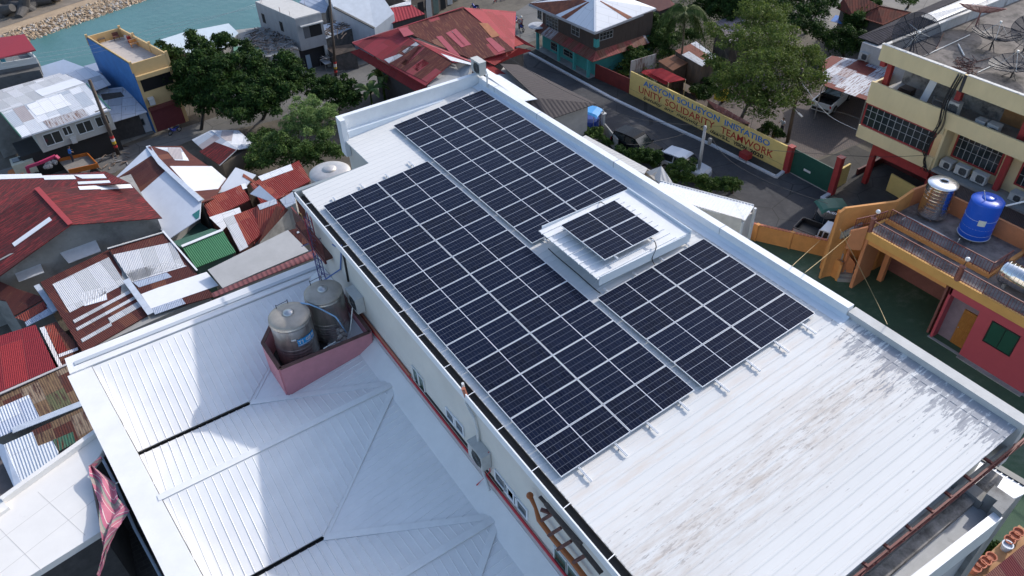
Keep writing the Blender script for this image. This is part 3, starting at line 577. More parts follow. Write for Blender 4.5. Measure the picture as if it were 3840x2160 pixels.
tree('leafy_tree', 'mid green tree left of the large steel tank behind the white roof', 'tree', T(11, 380, 440, 0), [C(11, 250, 60, 3.2, .9), C(11, 480, 80, 3.2, .9), C(11, 100, 160, 2.6, .8), C(11, 700, 40, 3.2, .7), C(11, 350, 180, 2.6, .8), C(11, 780, 90, 2.8, .6), C(1, 60, 1420, 2.5, .8), C(11, 20, 60, 2.6, .7), C(11, 560, 170, 2.6, .7)], LMD, 11000, .12, BARK, .1)
tree('leafy_bush', 'low dark green bush under the feathery tree by the red hut', 'bush', T(10, 2480, 180, 0), [C(10, 2480, 120, .8, .5), C(10, 2400, 200, .7, .4), C(11, 60, 200, 1.0, .6), C(10, 2560, 230, .8, .5)], LMD, 3000, .1, limbs=False)
# right trees
tree('acacia_tree', 'large spreading olive green tree growing by the yellow painted wall', 'tree', T(12, 2190, -10, 0), [C(2, 2050, 330, 6.2, .7), C(2, 2220, 420, 6.2, 1.0), C(2, 2450, 260, 6.6, 1.4), C(2, 2520, 480, 6.4, 1.5), C(2, 2020, 640, 5.2, .7), C(2, 2200, 780, 5.0, 1.1), C(2, 2450, 760, 5.6, 1.5), C(3, 120, 600, 5.8, 1.4), C(3, 330, 640, 5.4, 1.1), C(3, 480, 560, 5.2, .7), C(3, 150, 880, 4.8, 1.3), C(3, 380, 860, 4.6, .9), C(3, 500, 800, 4.5, .6), C(2, 2330, 980, 4.4, 1.2), C(3, 60, 1060, 4.0, 1.0), C(2, 2480, 1140, 3.6, .8), C(2, 2150, 960, 4.2, .8), C(3, 60, 320, 6.4, 1.2), C(3, 300, 1000, 3.8, .7), C(3, 30, 160, 6.6, 1.0), C(2, 2500, 150, 6.7, 1.0)], LAC, 24000, .12, BARK, .2, long=1.9, sub=8)
tree('broadleaf_tree', 'dark green tree behind the big olive tree at the top', 'tree', T(3, 400, 330, 0), [C(3, 200, 60, 4.2, 1.3), C(3, 420, 120, 4.0, 1.2), C(3, 450, 280, 3.4, 1.1), C(3, 250, 220, 3.8, 1.2), C(3, 560, 40, 3.6, .9), C(2, 2480, 40, 4.2, 1.2), C(2, 2280, 70, 3.8, 1.1), C(2, 2200, 150, 3.2, .9), C(3, 60, -30, 4.2, 1.2)], LDK, 14000, .16, BARKD, .18)
tree('clipped_hedge', 'dense dark green hedge between the carport and the tiled roof', 'hedge', T(3, 760, 560, 0), [C(3, 620, 400, 2.0, .9), C(3, 720, 380, 2.0, .9), C(3, 830, 400, 2.0, .9), C(3, 680, 470, 1.6, .9), C(3, 800, 490, 1.5, .9), C(3, 900, 480, 1.5, .7), C(3, 560, 380, 2.0, .7)], LDK, 11000, .12, limbs=False)
tree('leafy_bush', 'green bush beside the coconut palm behind the dark wooden house', 'bush', T(2, 1400, 500, 0), [C(2, 1420, 300, 2.4, .7), C(2, 1500, 420, 1.8, .8), C(2, 1400, 460, 1.4, .7), C(2, 1560, 300, 2.2, .7), C(2, 1800, 360, 2.0, .7), C(2, 1560, 540, 1.2, .6)], LMD, 7000, .14, limbs=False)
tree('leafy_bush', 'bright leafy bush in the yard behind the dark red fence', 'bush', T(2, 1200, 700, 0), [C(2, 1180, 540, 1.5, .6), C(2, 1280, 560, 1.4, .6), C(2, 1160, 640, 1.0, .55), C(2, 1300, 640, .9, .6), C(2, 1380, 590, 1.0, .5), C(2, 1150, 730, .5, .4)], LMD, 6000, .13, limbs=False)
tree('leafy_bush', 'dark bush in the yard right of the red awning behind the yellow wall', 'bush', T(2, 1850, 980, 0), [C(2, 1850, 900, 1.2, .6), C(2, 1920, 960, 1.0, .6), C(2, 1980, 880, 1.2, .6)], LDK, 3500, .12, limbs=False)
tree('leafy_bush', 'small bush with yellow leaves behind the painted wall', 'bush', T(2, 2120, 1020, 0), [C(2, 2120, 980, 1.4, .45), C(2, 2080, 990, 1.3, .3)], LYEL, 900, .14, limbs=False)
tree('dracaena_plant', 'spiky green shrub in front of the brown tiled roof', 'shrub', T(3, 900, 330, 0), [C(3, 860, 240, 2.2, .7), C(3, 960, 200, 2.6, .8), C(3, 820, 300, 1.6, .6), C(3, 980, 260, 2.0, .6)], LMD, 4500, .22, limbs=False, long=3.2)
tree('leafy_bush', 'bright green bush behind the brown tiled roof at the top', 'bush', T(3, 1040, 100, 0), [C(3, 1000, 20, 2.6, .7), C(3, 1080, 60, 2.8, .5), C(3, 920, -10, 2.4, .6)], LMD, 3000, .16, limbs=False)
tree('thin_shrub', 'thin shrub at the edge of the grey yard at the top', 'shrub', T(3, 1400, 80, 0), [C(3, 1400, 20, 1.0, .6), C(3, 1450, 30, .8, .4)], LMD, 900, .1, limbs=False)
tree('leafy_bush', 'dark green bush between the black car and the grey roofs', 'bush', T(12, 1300, 150, 0), [C(12, 1080, 70, .9, .35), C(12, 1180, 110, 1.0, .4), C(12, 1300, 110, 1.4, .6), C(12, 1400, 140, 1.2, .5), C(12, 1240, 160, 1.0, .5), C(12, 1440, 200, .9, .4)], LDK, 5000, .12, limbs=False)
tree('leafy_bush', 'green bush partly covering the white car', 'bush', T(12, 1720, 330, 0), [C(12, 1700, 230, 1.5, .45), C(12, 1780, 240, 1.5, .45), C(12, 1650, 330, 1.0, .5), C(12, 1760, 350, 1.0, .5), C(12, 1600, 270, 1.2, .4)], LMD, 4200, .11, limbs=False)
tree('leafy_bush', 'green bush right of the grey concrete pole', 'bush', T(12, 1960, 430, 0), [C(12, 1900, 380, 1.0, .45), C(12, 1980, 400, 1.0, .5), C(12, 1940, 440, .8, .4), C(12, 2050, 430, .7, .4)], LMD, 3400, .11, limbs=False)
tree('leafy_bush', 'rounded bush at the right end of the row beside the street', 'bush', T(12, 2210, 490, 0), [C(12, 2200, 400, .9, .5), C(12, 2240, 440, .7, .4), C(12, 2150, 450, .7, .4)], LMD, 2600, .1, limbs=False)
tree('leafy_bush', 'leafy hedge plant by the black gate near the blue awning', 'bush', T(2, 800, 1390, 0), [C(2, 760, 1330, .9, .4), C(2, 850, 1340, .9, .45), C(2, 800, 1380, .7, .4), C(2, 900, 1390, .6, .4), C(2, 950, 1440, .5, .35)], LMD, 3500, .1, limbs=False)
tree('leafy_bush', 'dark potted bush by the man-height grey post in the brick yard', 'bush', T(3, 50, 1380, 0), [C(3, 40, 1310, .9, .5), C(3, 90, 1350, .6, .4), C(2, 2540, 1340, .8, .4)], LDK, 1800, .11, limbs=False)
gc = foliage('ground_cover', LMD, [((x, y, .1), 1.3) for x in range(38, 60, 2) for y in range(16, 40, 2) if not (x < 41 and y < 20) and not (x > 54 and y < 22)], 16000, .16, None); tag(gc, 'low green undergrowth filling the yards behind the palm and the big tree', 'undergrowth', None, 'stuff')
tree('broadleaf_tree', 'tall green tree at the top edge right of the coconut palm', 'tree', T(2, 2150, 160, 0), [C(2, 1950, 20, 3.6, 1.0), C(2, 2120, -20, 4.2, 1.2), C(2, 2050, 140, 3.0, .9), C(2, 1850, 120, 2.8, .7), C(2, 2260, 40, 4.0, 1.0)], LDK, 9000, .16, BARKD, .14)
tree('broadleaf_tree', 'green tree between the dark red roof and the palm trunk', 'tree', T(2, 1480, 330, 0), [C(2, 1420, 200, 2.8, .7), C(2, 1540, 240, 2.8, .8), C(2, 1620, 400, 2.2, .7), C(2, 1450, 360, 2.2, .6)], LMD, 6000, .14, BARKD, .1)
# coconut palm
def palm(base, top, lb, n=19, L_=3.3):
    root = thing('coconut_palm', lb, 'palm tree', base); base = V(base); top = V(top); m_ = MB(); m_.tube([base, base.lerp(top, .5) + V((.08, 0, 0)), top], [.13, .09, .08], 10); m_.build('trunk', BARK, root, True)
    for k in range(n):
        a = 2 * math.pi * k / n + rng.uniform(-.15, .15); el = rng.uniform(.15, 1.0); d = V((math.cos(a), math.sin(a), 0)); m_ = MB(); P = []
        for i in range(13):
            t_ = i / 12; P.append(top + d * (L_ * t_ * (1 - .25 * t_)) + V((0, 0, L_ * (el * t_ - (1.0 + el) * .85 * t_ * t_))))
        m_.tube(P, [.03 - .002 * i for i in range(13)], 4); sd = d.cross(V((0, 0, 1)))
        for i in range(1, 13):
            for j in range(4):
                p = P[i - 1].lerp(P[i], j / 4); ll = .85 * math.sin(math.pi * min(1, (i + j / 4) / 13.5 + .12)) + .08
                for s_ in (1, -1):
                    e = p + sd * s_ * ll * .75 + d * ll * .35 - V((0, 0, ll * rng.uniform(.35, .8))); m_.face([p, p + d * .09, e])
        m_.build('frond', LPALM, root)
palm(T(2, 1670, 850, 0), T(2, 1745, 130, 6.7), 'tall coconut palm behind the yellow painted wall')
def banana(base, lb, n=7, h=1.5, L_=1.4):
    root = thing('banana_plant', lb, 'plant', base); base = V(base); top = base + V((0, 0, h)); MB().tube([base, top], [.12, .07], 8).build('stem', LMD, root, True)
    for k in range(n):
        a = 2 * math.pi * k / n + rng.uniform(-.3, .3); d = V((math.cos(a), math.sin(a), 0)); sd = d.cross(V((0, 0, 1))); el = rng.uniform(.7, 1.6); m_ = MB(); pr_ = None
        for i in range(9):
            t_ = i / 8; p = top + d * L_ * t_ * .8 + V((0, 0, L_ * (el * t_ - el * .9 * t_ * t_))); w_ = .3 * math.sin(math.pi * (t_ * .93 + .05)) ** .6
            cur = (p - sd * w_ - V((0, 0, .05)), p, p + sd * w_ - V((0, 0, .05)))
            if pr_: m_.face([pr_[0], pr_[1], cur[1], cur[0]]); m_.face([pr_[1], pr_[2], cur[2], cur[1]])
            pr_ = cur
        m_.build('leaf', LLT if k % 2 else LMD, root)
banana(T(1, 1180, 1120, 0), 'banana plant with broad leaves beside the white parapet corner', 9, 1.7, 2.1); banana(T(1, 1300, 1010, 0), 'taller banana plant against the wall of the red roofed house', 8, 2.1, 1.7)
# ============================================================ POLES
def pole(name, lb, base, top, r0, r1, mat, bands=None, arms=(), cat='utility pole'):
    base = V(base); top = V(top); root = thing(name, lb, cat, base); MB().tube([base, base.lerp(top, .5), top], [r0, (r0 + r1) / 2, r1], 12).build('shaft', mat, root, True)
    for a, b_, c in bands or (): 
        p, q = base.lerp(top, a), base.lerp(top, b_); MB().tube([p, q], [r0 * 1.04 + (r1 - r0) * a, r0 * 1.04 + (r1 - r0) * b_], 12).build('painted_band', c, root)
    for a, d, l_ in arms: p = base.lerp(top, a); MB().bar(p - V(d) * l_, p + V(d) * l_, .05, .06).build('crossarm', WOOD, root)
    return root
RB_, WB_, YB_ = plain('band_red', (.45, .03, .03), .6), plain('band_white', (.6, .6, .6), .6), plain('band_yellow', (.5, .33, .03), .6)
b1 = T(10, 1195, 110, 0)
pole('utility_pole', 'brown wooden pole with red white and yellow bands by the cream house', b1, T(0, 900, 805, 6.6), .16, .12, WOOD, [(.11, .14, RB_), (.16, .2, YB_), (.20, .235, WB_), (.235, .27, RB_)], [(.62, (.95, .2, 0), .5)])
pole('utility_pole', 'brown wooden pole with painted bands beside the grey unfinished house', T(1, 805, 765, 0), T(1, 735, -60, 8.0), .14, .11, WOOD, [(.05, .08, RB_), (.10, .125, YB_), (.125, .165, WB_), (.165, .19, RB_)], [(.66, (1, .2, 0), .45)])
p3 = pole('utility_pole', 'grey concrete pole with an orange painted foot next to the white car', T(12, 1865, 350, 0), T(2, 1945, 1270, 4.5), .13, .11, surf('pole_concrete', (.36, .36, .36), .8, dirt=(.15, .15, .15), damt=.4), [(.03, .15, plain('band_orange', (.4, .15, .05), .6)), (.16, .21, WB_)])
MB().lathe([(.0, 0), (.13, 0), (.14, .05), (.14, .4), (.1, .45), (0, .46)], T(2, 1985, 1449, 3.7), 14).build('transformer', plain('transformer_grey', (.12, .125, .13), .6), p3, True)
p4 = pole('utility_pole', 'dark wooden pole with a small street lamp rising out of the olive tree', T(3, 195, 1430, 0), T(3, 345, 690, 6.3), .15, .1, WOOD, None, [(.75, (.3, .95, 0), .3)])
mm = MB(); q = T(3, 260, 1090, 3.2); mm.bar(q, T(3, 310, 1140, 3.3), .03, .03); mm.bar(T(3, 305, 1135, 3.3), T(3, 345, 1175, 3.2), .14, .06); mm.build('lamp_head', PVC, p4)
pole('service_pole', 'slim black pole at the store fronts behind the red roofs', T(1, 1705, 180, 0), T(1, 1705, -90, 3.6), .06, .05, plain('pole_black', (.04, .04, .045), .7))
# ============================================================ YELLOW PAINTED WALL
YW = surf('yellow_wall', (.66, .49, .17), .8, var=.08, scale=1.5, dirt=(.22, .18, .09), damt=.28, dscale=1.1, bmp=.15)
YW2 = surf('pale_yellow_wall', (.72, .58, .33), .75, var=.06, scale=1.2, dirt=(.33, .28, .17), damt=.16, dscale=1.0, bmp=.1, sc=(1, 1, .4))
wa, wb = V((35.78, 22.45, 0)), V((36.52, 5.85, 0)); wd = (wb - wa).normalized(); wn_ = V((-wd.y, wd.x, 0)); wn_ = wn_ if wn_.x < 0 else -wn_; WH = 2.13
PW_ = thing('painted_wall', 'long yellow street wall painted with slogans in blue, red and black', 'wall', (wa + wb) / 2)
bk = -wn_ * .14
mm = MB(); mm.prism([(wa.x, wa.y), (wb.x, wb.y), ((wb + bk).x, (wb + bk).y), ((wa + bk).x, (wa + bk).y)], 0, WH); mm.build('masonry', YW, PW_)
def wp(x, y, nat=False):   # pixel -> (s along wall, z)
    dd = ray(x, y); t_ = (wa - CAM).dot(wn_) / dd.dot(wn_); p = CAM + dd * t_; return (p - wa).dot(wd), p.z
def t2(t, x, y): return 960 * (t % 10) + .37267 * x, 540 * (t // 10) + .37267 * y
def n2(x, y): return 2560 + .19328 * x, 440 + .19328 * y
def wtext(s_, a, b_, h, mat, shear=0., bold=.0, dz=0.):
    (s0, z0), (s1, z1) = wp(*a), wp(*b_)
    cu = bpy.data.curves.new('m', 'FONT'); cu.body = s_; cu.size = 1; cu.offset = bold; ob = bpy.data.objects.new('m', cu); COL.objects.link(ob); bpy.context.view_layer.update(); wd_ = ob.dimensions.x; bpy.data.objects.remove(ob)
    size = h / .7; fw = (s1 - s0) / (wd_ * size); z = (z0 + z1) / 2 + dz; zs = z0 + dz
    o = text(s_, size, mat, wa + wd * s0 + wn_ * .004 + V((0, 0, zs)), wd, V((0, 0, 1)) + wd * 0, PW_, 'slogan', shear, .004, bold * size, fw)
    return o
TB, TR, TK = plain('paint_blue', (.03, .16, .42), .6), plain('paint_red', (.42, .03, .02), .6), plain('paint_black', (.02, .02, .02), .6)
def row(s_, a, b_, zb, h, mat, **k):
    (s0, _), (s1, _) = wp(*a), wp(*b_)
    cu = bpy.data.curves.new('m', 'FONT'); cu.body = s_; cu.size = 1; cu.offset = k.get('bold', 0); ob = bpy.data.objects.new('m', cu); COL.objects.link(ob); bpy.context.view_layer.update(); wd_ = ob.dimensions.x; bpy.data.objects.remove(ob)
    size = h / .72; text(s_, size, mat, wa + wd * s0 + wn_ * .006 + V((0, 0, zb)), wd, V((0, 0, 1)), PW_, k.get('nm', 'slogan'), k.get('shear', 0), .004, k.get('bold', 0) * size, (s1 - s0) / (wd_ * size))
row('AKSYON', t2(2, 1325, 850), t2(2, 1635, 980), 1.44, .48, TB, bold=.02); row('SOLUSYON', t2(2, 1662, 985), t2(2, 2090, 1190), 1.44, .48, TB, bold=.02); row('INISYATIBO', t2(2, 2135, 1240), n2(1690, 470), 1.44, .48, TB, bold=.02)
row('UNITY', t2(2, 1272, 900), t2(2, 1508, 990), 0.66, .60, TR, bold=.008); row('SOLIDARITY', t2(2, 1540, 1020), t2(2, 2038, 1240), 0.66, .60, TR, bold=.008); row('TEAMWORK', t2(2, 2105, 1280), n2(1760, 700), 0.66, .60, TR, bold=.008)
row('ipatuloy', t2(2, 1318, 1000), t2(2, 1500, 1060), .27, .30, TK, shear=.35, bold=.02); row('ang', t2(2, 1530, 1090), t2(2, 1615, 1130), .27, .30, TK, shear=.35, bold=.02); row('matuwid', t2(2, 1655, 1150), t2(2, 1855, 1240), .27, .30, TK, shear=.35, bold=.02)
row('na', t2(2, 1895, 1270), t2(2, 1960, 1300), .27, .30, TK, shear=.35, bold=.02); row('daan', n2(520, 240), n2(740, 360), .27, .30, TK, shear=.35, bold=.02); row('S.L.', n2(765, 380), n2(915, 450), .25, .30, TK, bold=.035); row('VISION', n2(990, 480), n2(1245, 610), .25, .30, TK, bold=.035); row('2020', n2(1300, 650), n2(1570, 760), .25, .30, TK, bold=.035)
mm = MB(); s_ = 3.3
for s_ in (3.5, 8.0, 12.6): p = wa + wd * s_ + wn_ * .002; mm.bar(p + V((0, 0, .05)), p + V((0, 0, 2.1)), .02, .012, up=(1, 0, 0))
mm.bar(wa + wn_ * .004 + V((0, 0, .55)), wb + wn_ * .004 + V((0, 0, .55)), .012, .015); mm.build('joint_line', plain('wall_joint', (.2, .17, .09), .9), PW_)
def post(name, lb, base, w_, h, mat, cat='post', g=None): 
    b_ = V(base); m_ = MB(); m_.box((b_.x - w_, b_.y - w_, 0), (b_.x + w_, b_.y + w_, h)); m_.box((b_.x - w_ * 1.15, b_.y - w_ * 1.15, h), (b_.x + w_ * 1.15, b_.y + w_ * 1.15, h + .06)); return tag(m_.build(name, mat), lb, cat, g)
post('gate_post', 'dark red square gate post at the end of the painted wall', (36.72, 5.62, 0), .2, 2.15, RED); post('gate_post', 'tall dark red square gate post right of the green gate', (36.98, 1.75, 0), .2, 3.0, RED)
gt = thing('metal_gate', 'wide solid dark green metal street gate between two red posts', 'gate', (36.9, 3.7, 0))
mm = MB(); mm.box((36.86, 2.0, .08), (36.92, 5.4, 2.0)); mm.build('panel', surf('gate_green', (.012, .07, .05), .5, var=.15, dirt=(.02, .03, .025), damt=.3), gt)
mm = MB(); mm.box((36.84, 2.0, 0), (36.94, 5.4, .08)); mm.build('track', CONC, gt); mm = MB(); mm.box((36.845, 3.7, .75), (36.858, 4.3, .92)); mm.build('plate', PVC, gt)
mm = MB(); mm.prism([(37.15, 1.95), (39.0, 2.05), (39.0, 2.2), (37.15, 2.1)], 0, [1.6, 1.6, 1.6, 1.6]); tag(mm.build('low_wall', YW), 'short yellow wall between the tall red post and the school', 'wall')
mm = MB(); a_ = T(13, 1190, 465, 0); b_ = T(13, 1320, 545, 0); c_ = T(13, 1490, 640, 0); mm.bar(a_ + V((0, 0, .7)), c_ + V((0, 0, .7)), .12, 1.4); tag(mm.build('low_wall', YW), 'yellow wall slab standing in front of the dark school ground floor', 'wall')
mm = MB(); mm.box((34.6, 22.7, 0), (34.6, 22.7, 0)) if 0 else None
a_, b_ = T(2, 835, 790, 0), T(2, 1175, 945, 0); mm.bar(a_ + V((0, 0, .72)), b_ + V((0, 0, .72)), .06, 1.44); tag(mm.build('sheet_fence', surf('dark_red_sheet', (.15, .022, .02), .6, var=.25, scale=2, dirt=(.08, .015, .015), damt=.4)), 'dark red sheet metal fence between the wooden house and the yellow wall', 'fence')
mm = MB(); mm.bar(T(2, 1190, 715, 1.0), T(2, 1440, 640, .9), .05, 1.9); tag(mm.build('side_fence', sheet('rusty_white_sheet', [((.5, .5, .52), 2), ((.2, .08, .04), 1)], rust=.5)), 'rust stained white sheet fence running back from the yellow wall', 'fence')
# red push cart at kerb
ct = thing('hand_cart', 'small dark red cart parked on the white kerb by the painted wall', 'cart', n2x := T(12, 2340, 170, 0))
mm = MB(); c_ = V(n2x); mm.box((c_.x - .3, c_.y - .4, .3), (c_.x + .3, c_.y + .4, .75)); mm.build('bin', RED, ct)
for dx, dy in ((-.25, -.35), (.25, -.35), (-.25, .35), (.25, .35)): MB().tube([(c_.x + dx, c_.y + dy, 0), (c_.x + dx, c_.y + dy, .32)], .02, 6).build('leg', BLK, ct)
# ============================================================ SCHOOL BUILDING
S = thing('school_building', 'cream and dark red three storey building with balconies and dishes on its roof', 'building', (42, -4, 0))
YS, YN = -16.0, 2.35
mm = MB(); mm.box((39, YS, 9.35), (39.16, YN, 10.4)); mm.box((39.16, YS, 9.35), (60, YN - .16, 9.6)); mm.build('roof_parapet', YW2, S); mm = MB(); mm.box((39.16, YN - .16, 9.6), (60, YN, 10.3)); mm.build('side_parapet', surf('stained_white', (.45, .46, .47), .85, var=.15, scale=2, dirt=(.09, .09, .085), damt=.4, dscale=1.6, sc=(2.5, 2.5, .5)), S)
mm = MB(); mm.box((39.16, -3.36, 10.4), (39.0, -3.44, 10.41)) if 0 else None
mm = MB(); mm.box((38.97, YS, 10.4), (39.2, -3.5, 10.45)); mm.box((38.97, -3.3, 10.4), (39.2, YN + .03, 10.45)); mm.box((39.2, YN - .2, 10.3), (60, YN + .03, 10.36)); mm.build('coping', surf('coping_white', (.62, .61, .58), .8, dirt=(.2, .19, .18), damt=.4, dscale=3), S)
DECK = surf('stained_deck', (.18, .158, .145), .9, var=.3, scale=1.1, dirt=(.03, .028, .026), damt=.46, dscale=.75, bmp=.3); mm = MB(); mm.box((39.16, YS, 9.6), (60, YN - .17, 9.63)); mm.build('roof_deck', DECK, S)
mm = MB(); mm.box((38.985, -3.5, 9.3), (39.17, -3.3, 10.38)); mm.build('expansion_joint', plain('joint_dark', (.05, .05, .055), .8), S)
# storey 3 balcony band and storey 2 bands
mm = MB(); mm.box((39, YS, 6.8), (39.15, YN, 7.85)); mm.box((39.15, YN - .15, 6.8), (40.6, YN, 7.75)); mm.box((39.15, YS, 6.75), (44, YN - .15, 6.9)); mm.build('balcony_band', YW2, S)
mm = MB(); mm.box((39.15, YS, 6.91), (44, YN - .16, 6.93)); mm.build('balcony_floor', CONC, S)
mm = MB(); mm.box((39, -3.3, 3.72), (39.15, YN, 4.62)); mm.box((39.15, YN - .15, 3.72), (42, YN, 4.62)); mm.box((39.15, -3.3, 3.7), (44, YN - .15, 3.85)); mm.box((39.15, -3.3, 4.62), (39.25, YN, 4.64)); mm.box((39.05, -3.3, 6.3), (39.15, YN, 6.8)); mm.box((39.1, YN - .1, 6.4), (42, YN, 6.8)); mm.box((39.15, -3.45, 3.72), (41, -3.3, 6.8)); mm.build('storey_wall', YW2, S)
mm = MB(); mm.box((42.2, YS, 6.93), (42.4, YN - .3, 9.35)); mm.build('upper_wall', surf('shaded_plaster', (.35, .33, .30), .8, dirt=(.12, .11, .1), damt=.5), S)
mm = MB(); mm.box((40.35, YS, 3.9), (40.5, -3.45, 6.75)); mm.box((40.35, YS, 0), (40.5, -3.45, 3.75)); mm.build('recessed_wall', YW2, S)
mm = MB(); mm.box((39.0, YS, 3.75), (40.35, -3.45, 3.9)); mm.build('ledge', CONC, S); mm = MB(); mm.box((38.85, YS, 3.9), (38.95, -3.45, 3.98)); 
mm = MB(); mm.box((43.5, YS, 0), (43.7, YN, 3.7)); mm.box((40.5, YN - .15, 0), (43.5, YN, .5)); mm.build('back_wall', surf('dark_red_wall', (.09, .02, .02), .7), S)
for (x, y, z0, z1) in ((40.1, 1.25, 0, 3.7), (40.1, -3.1, 0, 3.7), (40.0, 1.9, 6.93, 9.35), (40.0, -3.0, 6.93, 9.35), (40.0, -7.3, 6.93, 9.35), (40.0, -12, 6.93, 9.35), (39.98, -7.2, 3.9, 6.75), (39.98, -11.6, 3.9, 6.75), (39.2, YN - .35, 9.0, 9.34), (40.2, -7.2, 0, 3.7)):
    mm = MB(); mm.box((x - .17, y - .17, z0), (x + .17, y + .17, z1)); mm.build('column', RED, S)
mm = MB(); mm.box((39.6, -3.1, 2.7), (39.75, 1.2, 3.69)); mm.box((40.0, -3.3, 0), (40.1, -2.9, 2.7)); mm.build('beam', RED, S)
def bwin(ya, yb, za, zb, X, n, rows=3, nm='window', fr=RED, side=True):
    m_ = MB(); e = .1; m_.box((X - .08, ya, za), (X - .01, yb, za + e)); m_.box((X - .08, ya, zb - e), (X - .01, yb, zb)); m_.box((X - .08, ya, za + e), (X - .01, ya + e, zb - e)); m_.box((X - .08, yb - e, za + e), (X - .01, yb, zb - e)); w_ = m_.build(nm, fr, S)
    m_ = MB(); m_.box((X - .03, ya + e, za + e), (X - .005, yb - e, zb - e)); m_.build('pane', GLASS, w_); m_ = MB()
    for i in range(1, n): yy = ya + (yb - ya) * i / n; m_.box((X - .075, yy - .013, za + e), (X - .045, yy + .013, zb - e))
    for i in range(1, rows): zz = za + (zb - za) * (i / rows) ** .8; m_.box((X - .07, ya + e, zz - .01), (X - .05, yb - e, zz + .01))
    m_.build('grille', plain('grille_grey', (.42, .42, .42), .6), w_)
bwin(-2.9, 2.3, 4.64, 6.3, 39.16, 11); bwin(-6.75, -3.7, 4.55, 6.4, 40.35, 8); bwin(-11.2, -7.9, 4.55, 6.4, 40.35, 8); bwin(-15.5, -12, 4.55, 6.4, 40.35, 8)
mm = MB(); mm.box((42.1, -9, 7.0), (42.19, -5.0, 9.2)); mm.build('plywood', surf('plywood', (.33, .17, .07), .8, var=.2), S)
mm = MB(); mm.box((40.34, -16, .3), (40.345, -3.6, 3.5)); mm.build('roller_shutter', sheet('shutter', [((.16, .14, .15), 1)], pw=.1, pl=9, corr=.1, seam=.5), S)
# aircon units
def aircon(lb, c, sx, sy, sz, face='x', parent=None, rz_=0, mat=surf('casing_grey', (.5, .5, .48), .6, dirt=(.3, .29, .27), damt=.3, dscale=4)):
    c = V(c); root = thing('aircon_unit', lb, 'air conditioner', c); h = [sx / 2, sy / 2]; m_ = MB(); m_.box((c.x - h[0], c.y - h[1], c.z), (c.x + h[0], c.y + h[1], c.z + sz)); m_.box((c.x - h[0] - .015, c.y - h[1] - .015, c.z + sz), (c.x + h[0] + .015, c.y + h[1] + .015, c.z + sz + .02)); m_.build('casing', mat, root)
    m_ = MB(); r_ = min(sy, sz) * .4; cc = (c.x - h[0] - .006, c.y - sy * .12, c.z + sz / 2)
    for rr in (r_, r_ * .7, r_ * .4): m_.tube([(cc[0], cc[1] + rr * math.cos(a * math.pi / 8), cc[2] + rr * math.sin(a * math.pi / 8)) for a in range(17)], .012, 5)
    m_.lathe([(.001, 0), (.001, .001)], cc, 3); m_.build('fan_grille', BLK, root)
    m_ = MB(); m_.box((c.x - h[0] - .004, cc[1] - r_ * .9, cc[2] - r_ * .9), (c.x - h[0] - .001, cc[1] + r_ * .9, cc[2] + r_ * .9)); m_.build('grille_recess', plain('grille_dark', (.08, .085, .09), .7), root)
    m_ = MB(); [m_.box((c.x - h[0] * .8, c.y + s_ * h[1] * .7 - .02, c.z - .06), (c.x + h[0] * .8, c.y + s_ * h[1] * .7 + .02, c.z)) for s_ in (-1, 1)]; m_.build('bracket', STEEL, root)
    if rz_: root.rotation_euler.z = rz_
    return root
aircon('small grey window aircon on the school ledge, leftmost of the row', (39.8, -3.95, 4.0), .6, .75, .5); aircon('white outdoor aircon in the middle of the row on the school ledge', (39.75, -5.0, 4.0), .4, .85, .6); aircon('white outdoor aircon nearest the red column on the school ledge', (39.75, -6.15, 4.0), .4, .9, .65)
aircon('lone white window aircon on the ledge right of the red column', (39.8, -8.6, 3.95), .6, .8, .5)
aircon('white window aircon standing on the top floor balcony, right one', (39.9, -5.7, 6.95), .5, .7, .9); aircon('grey window aircon standing on the top floor balcony, left one', (39.9, -4.9, 6.95), .5, .6, .85)
aircon('broken white aircon casing with a round black fan hole on the balcony', (39.8, -3.0, 7.4), .5, .8, .9)
aircon('white outdoor aircon on the wall under the dark tiled roof', T(3, 960, 600, 3.3), .35, .8, .6)
# balcony junk
for k, (x, y, w_, l_, h, lb) in enumerate(((40.6, -.6, .5, .9, 1.5, 'white upright board leaning on the top balcony'), (40.5, -1.9, .7, .7, .9, 'dark metal rack among the balcony clutter'), (40.9, .9, .8, .8, .25, 'flat grey crate pile at the shaded end of the balcony'))):
    m_ = MB()
    if k == 0: m_.slab([(x, y - .25, 6.95), (x, y + .25, 6.95), (x + .6, y + .25, 8.5), (x + .6, y - .25, 8.5)], .05); tag(m_.build('board', WHT), lb, 'board')
    elif k == 1:
        for zz in (7.0, 7.35, 7.7): m_.box((x - .3, y - .5, zz), (x + .3, y + .5, zz + .04))
        for a in (-.28, .28):
            for c in (-.48, .48): m_.box((x + a - .02, y + c - .02, 6.94), (x + a + .02, y + c + .02, 7.9))
        tag(m_.build('rack', surf('rack_metal', (.3, .3, .3), .5, .4)), lb, 'rack')
    else:
        for zz in range(4): m_.box((x - .4 + .03 * zz, y - .5, 6.94 + zz * .12), (x + .4, y + .45 - .04 * zz, 7.02 + zz * .12))
        tag(m_.build('crate_pile', WOOD), lb, 'crate pile')
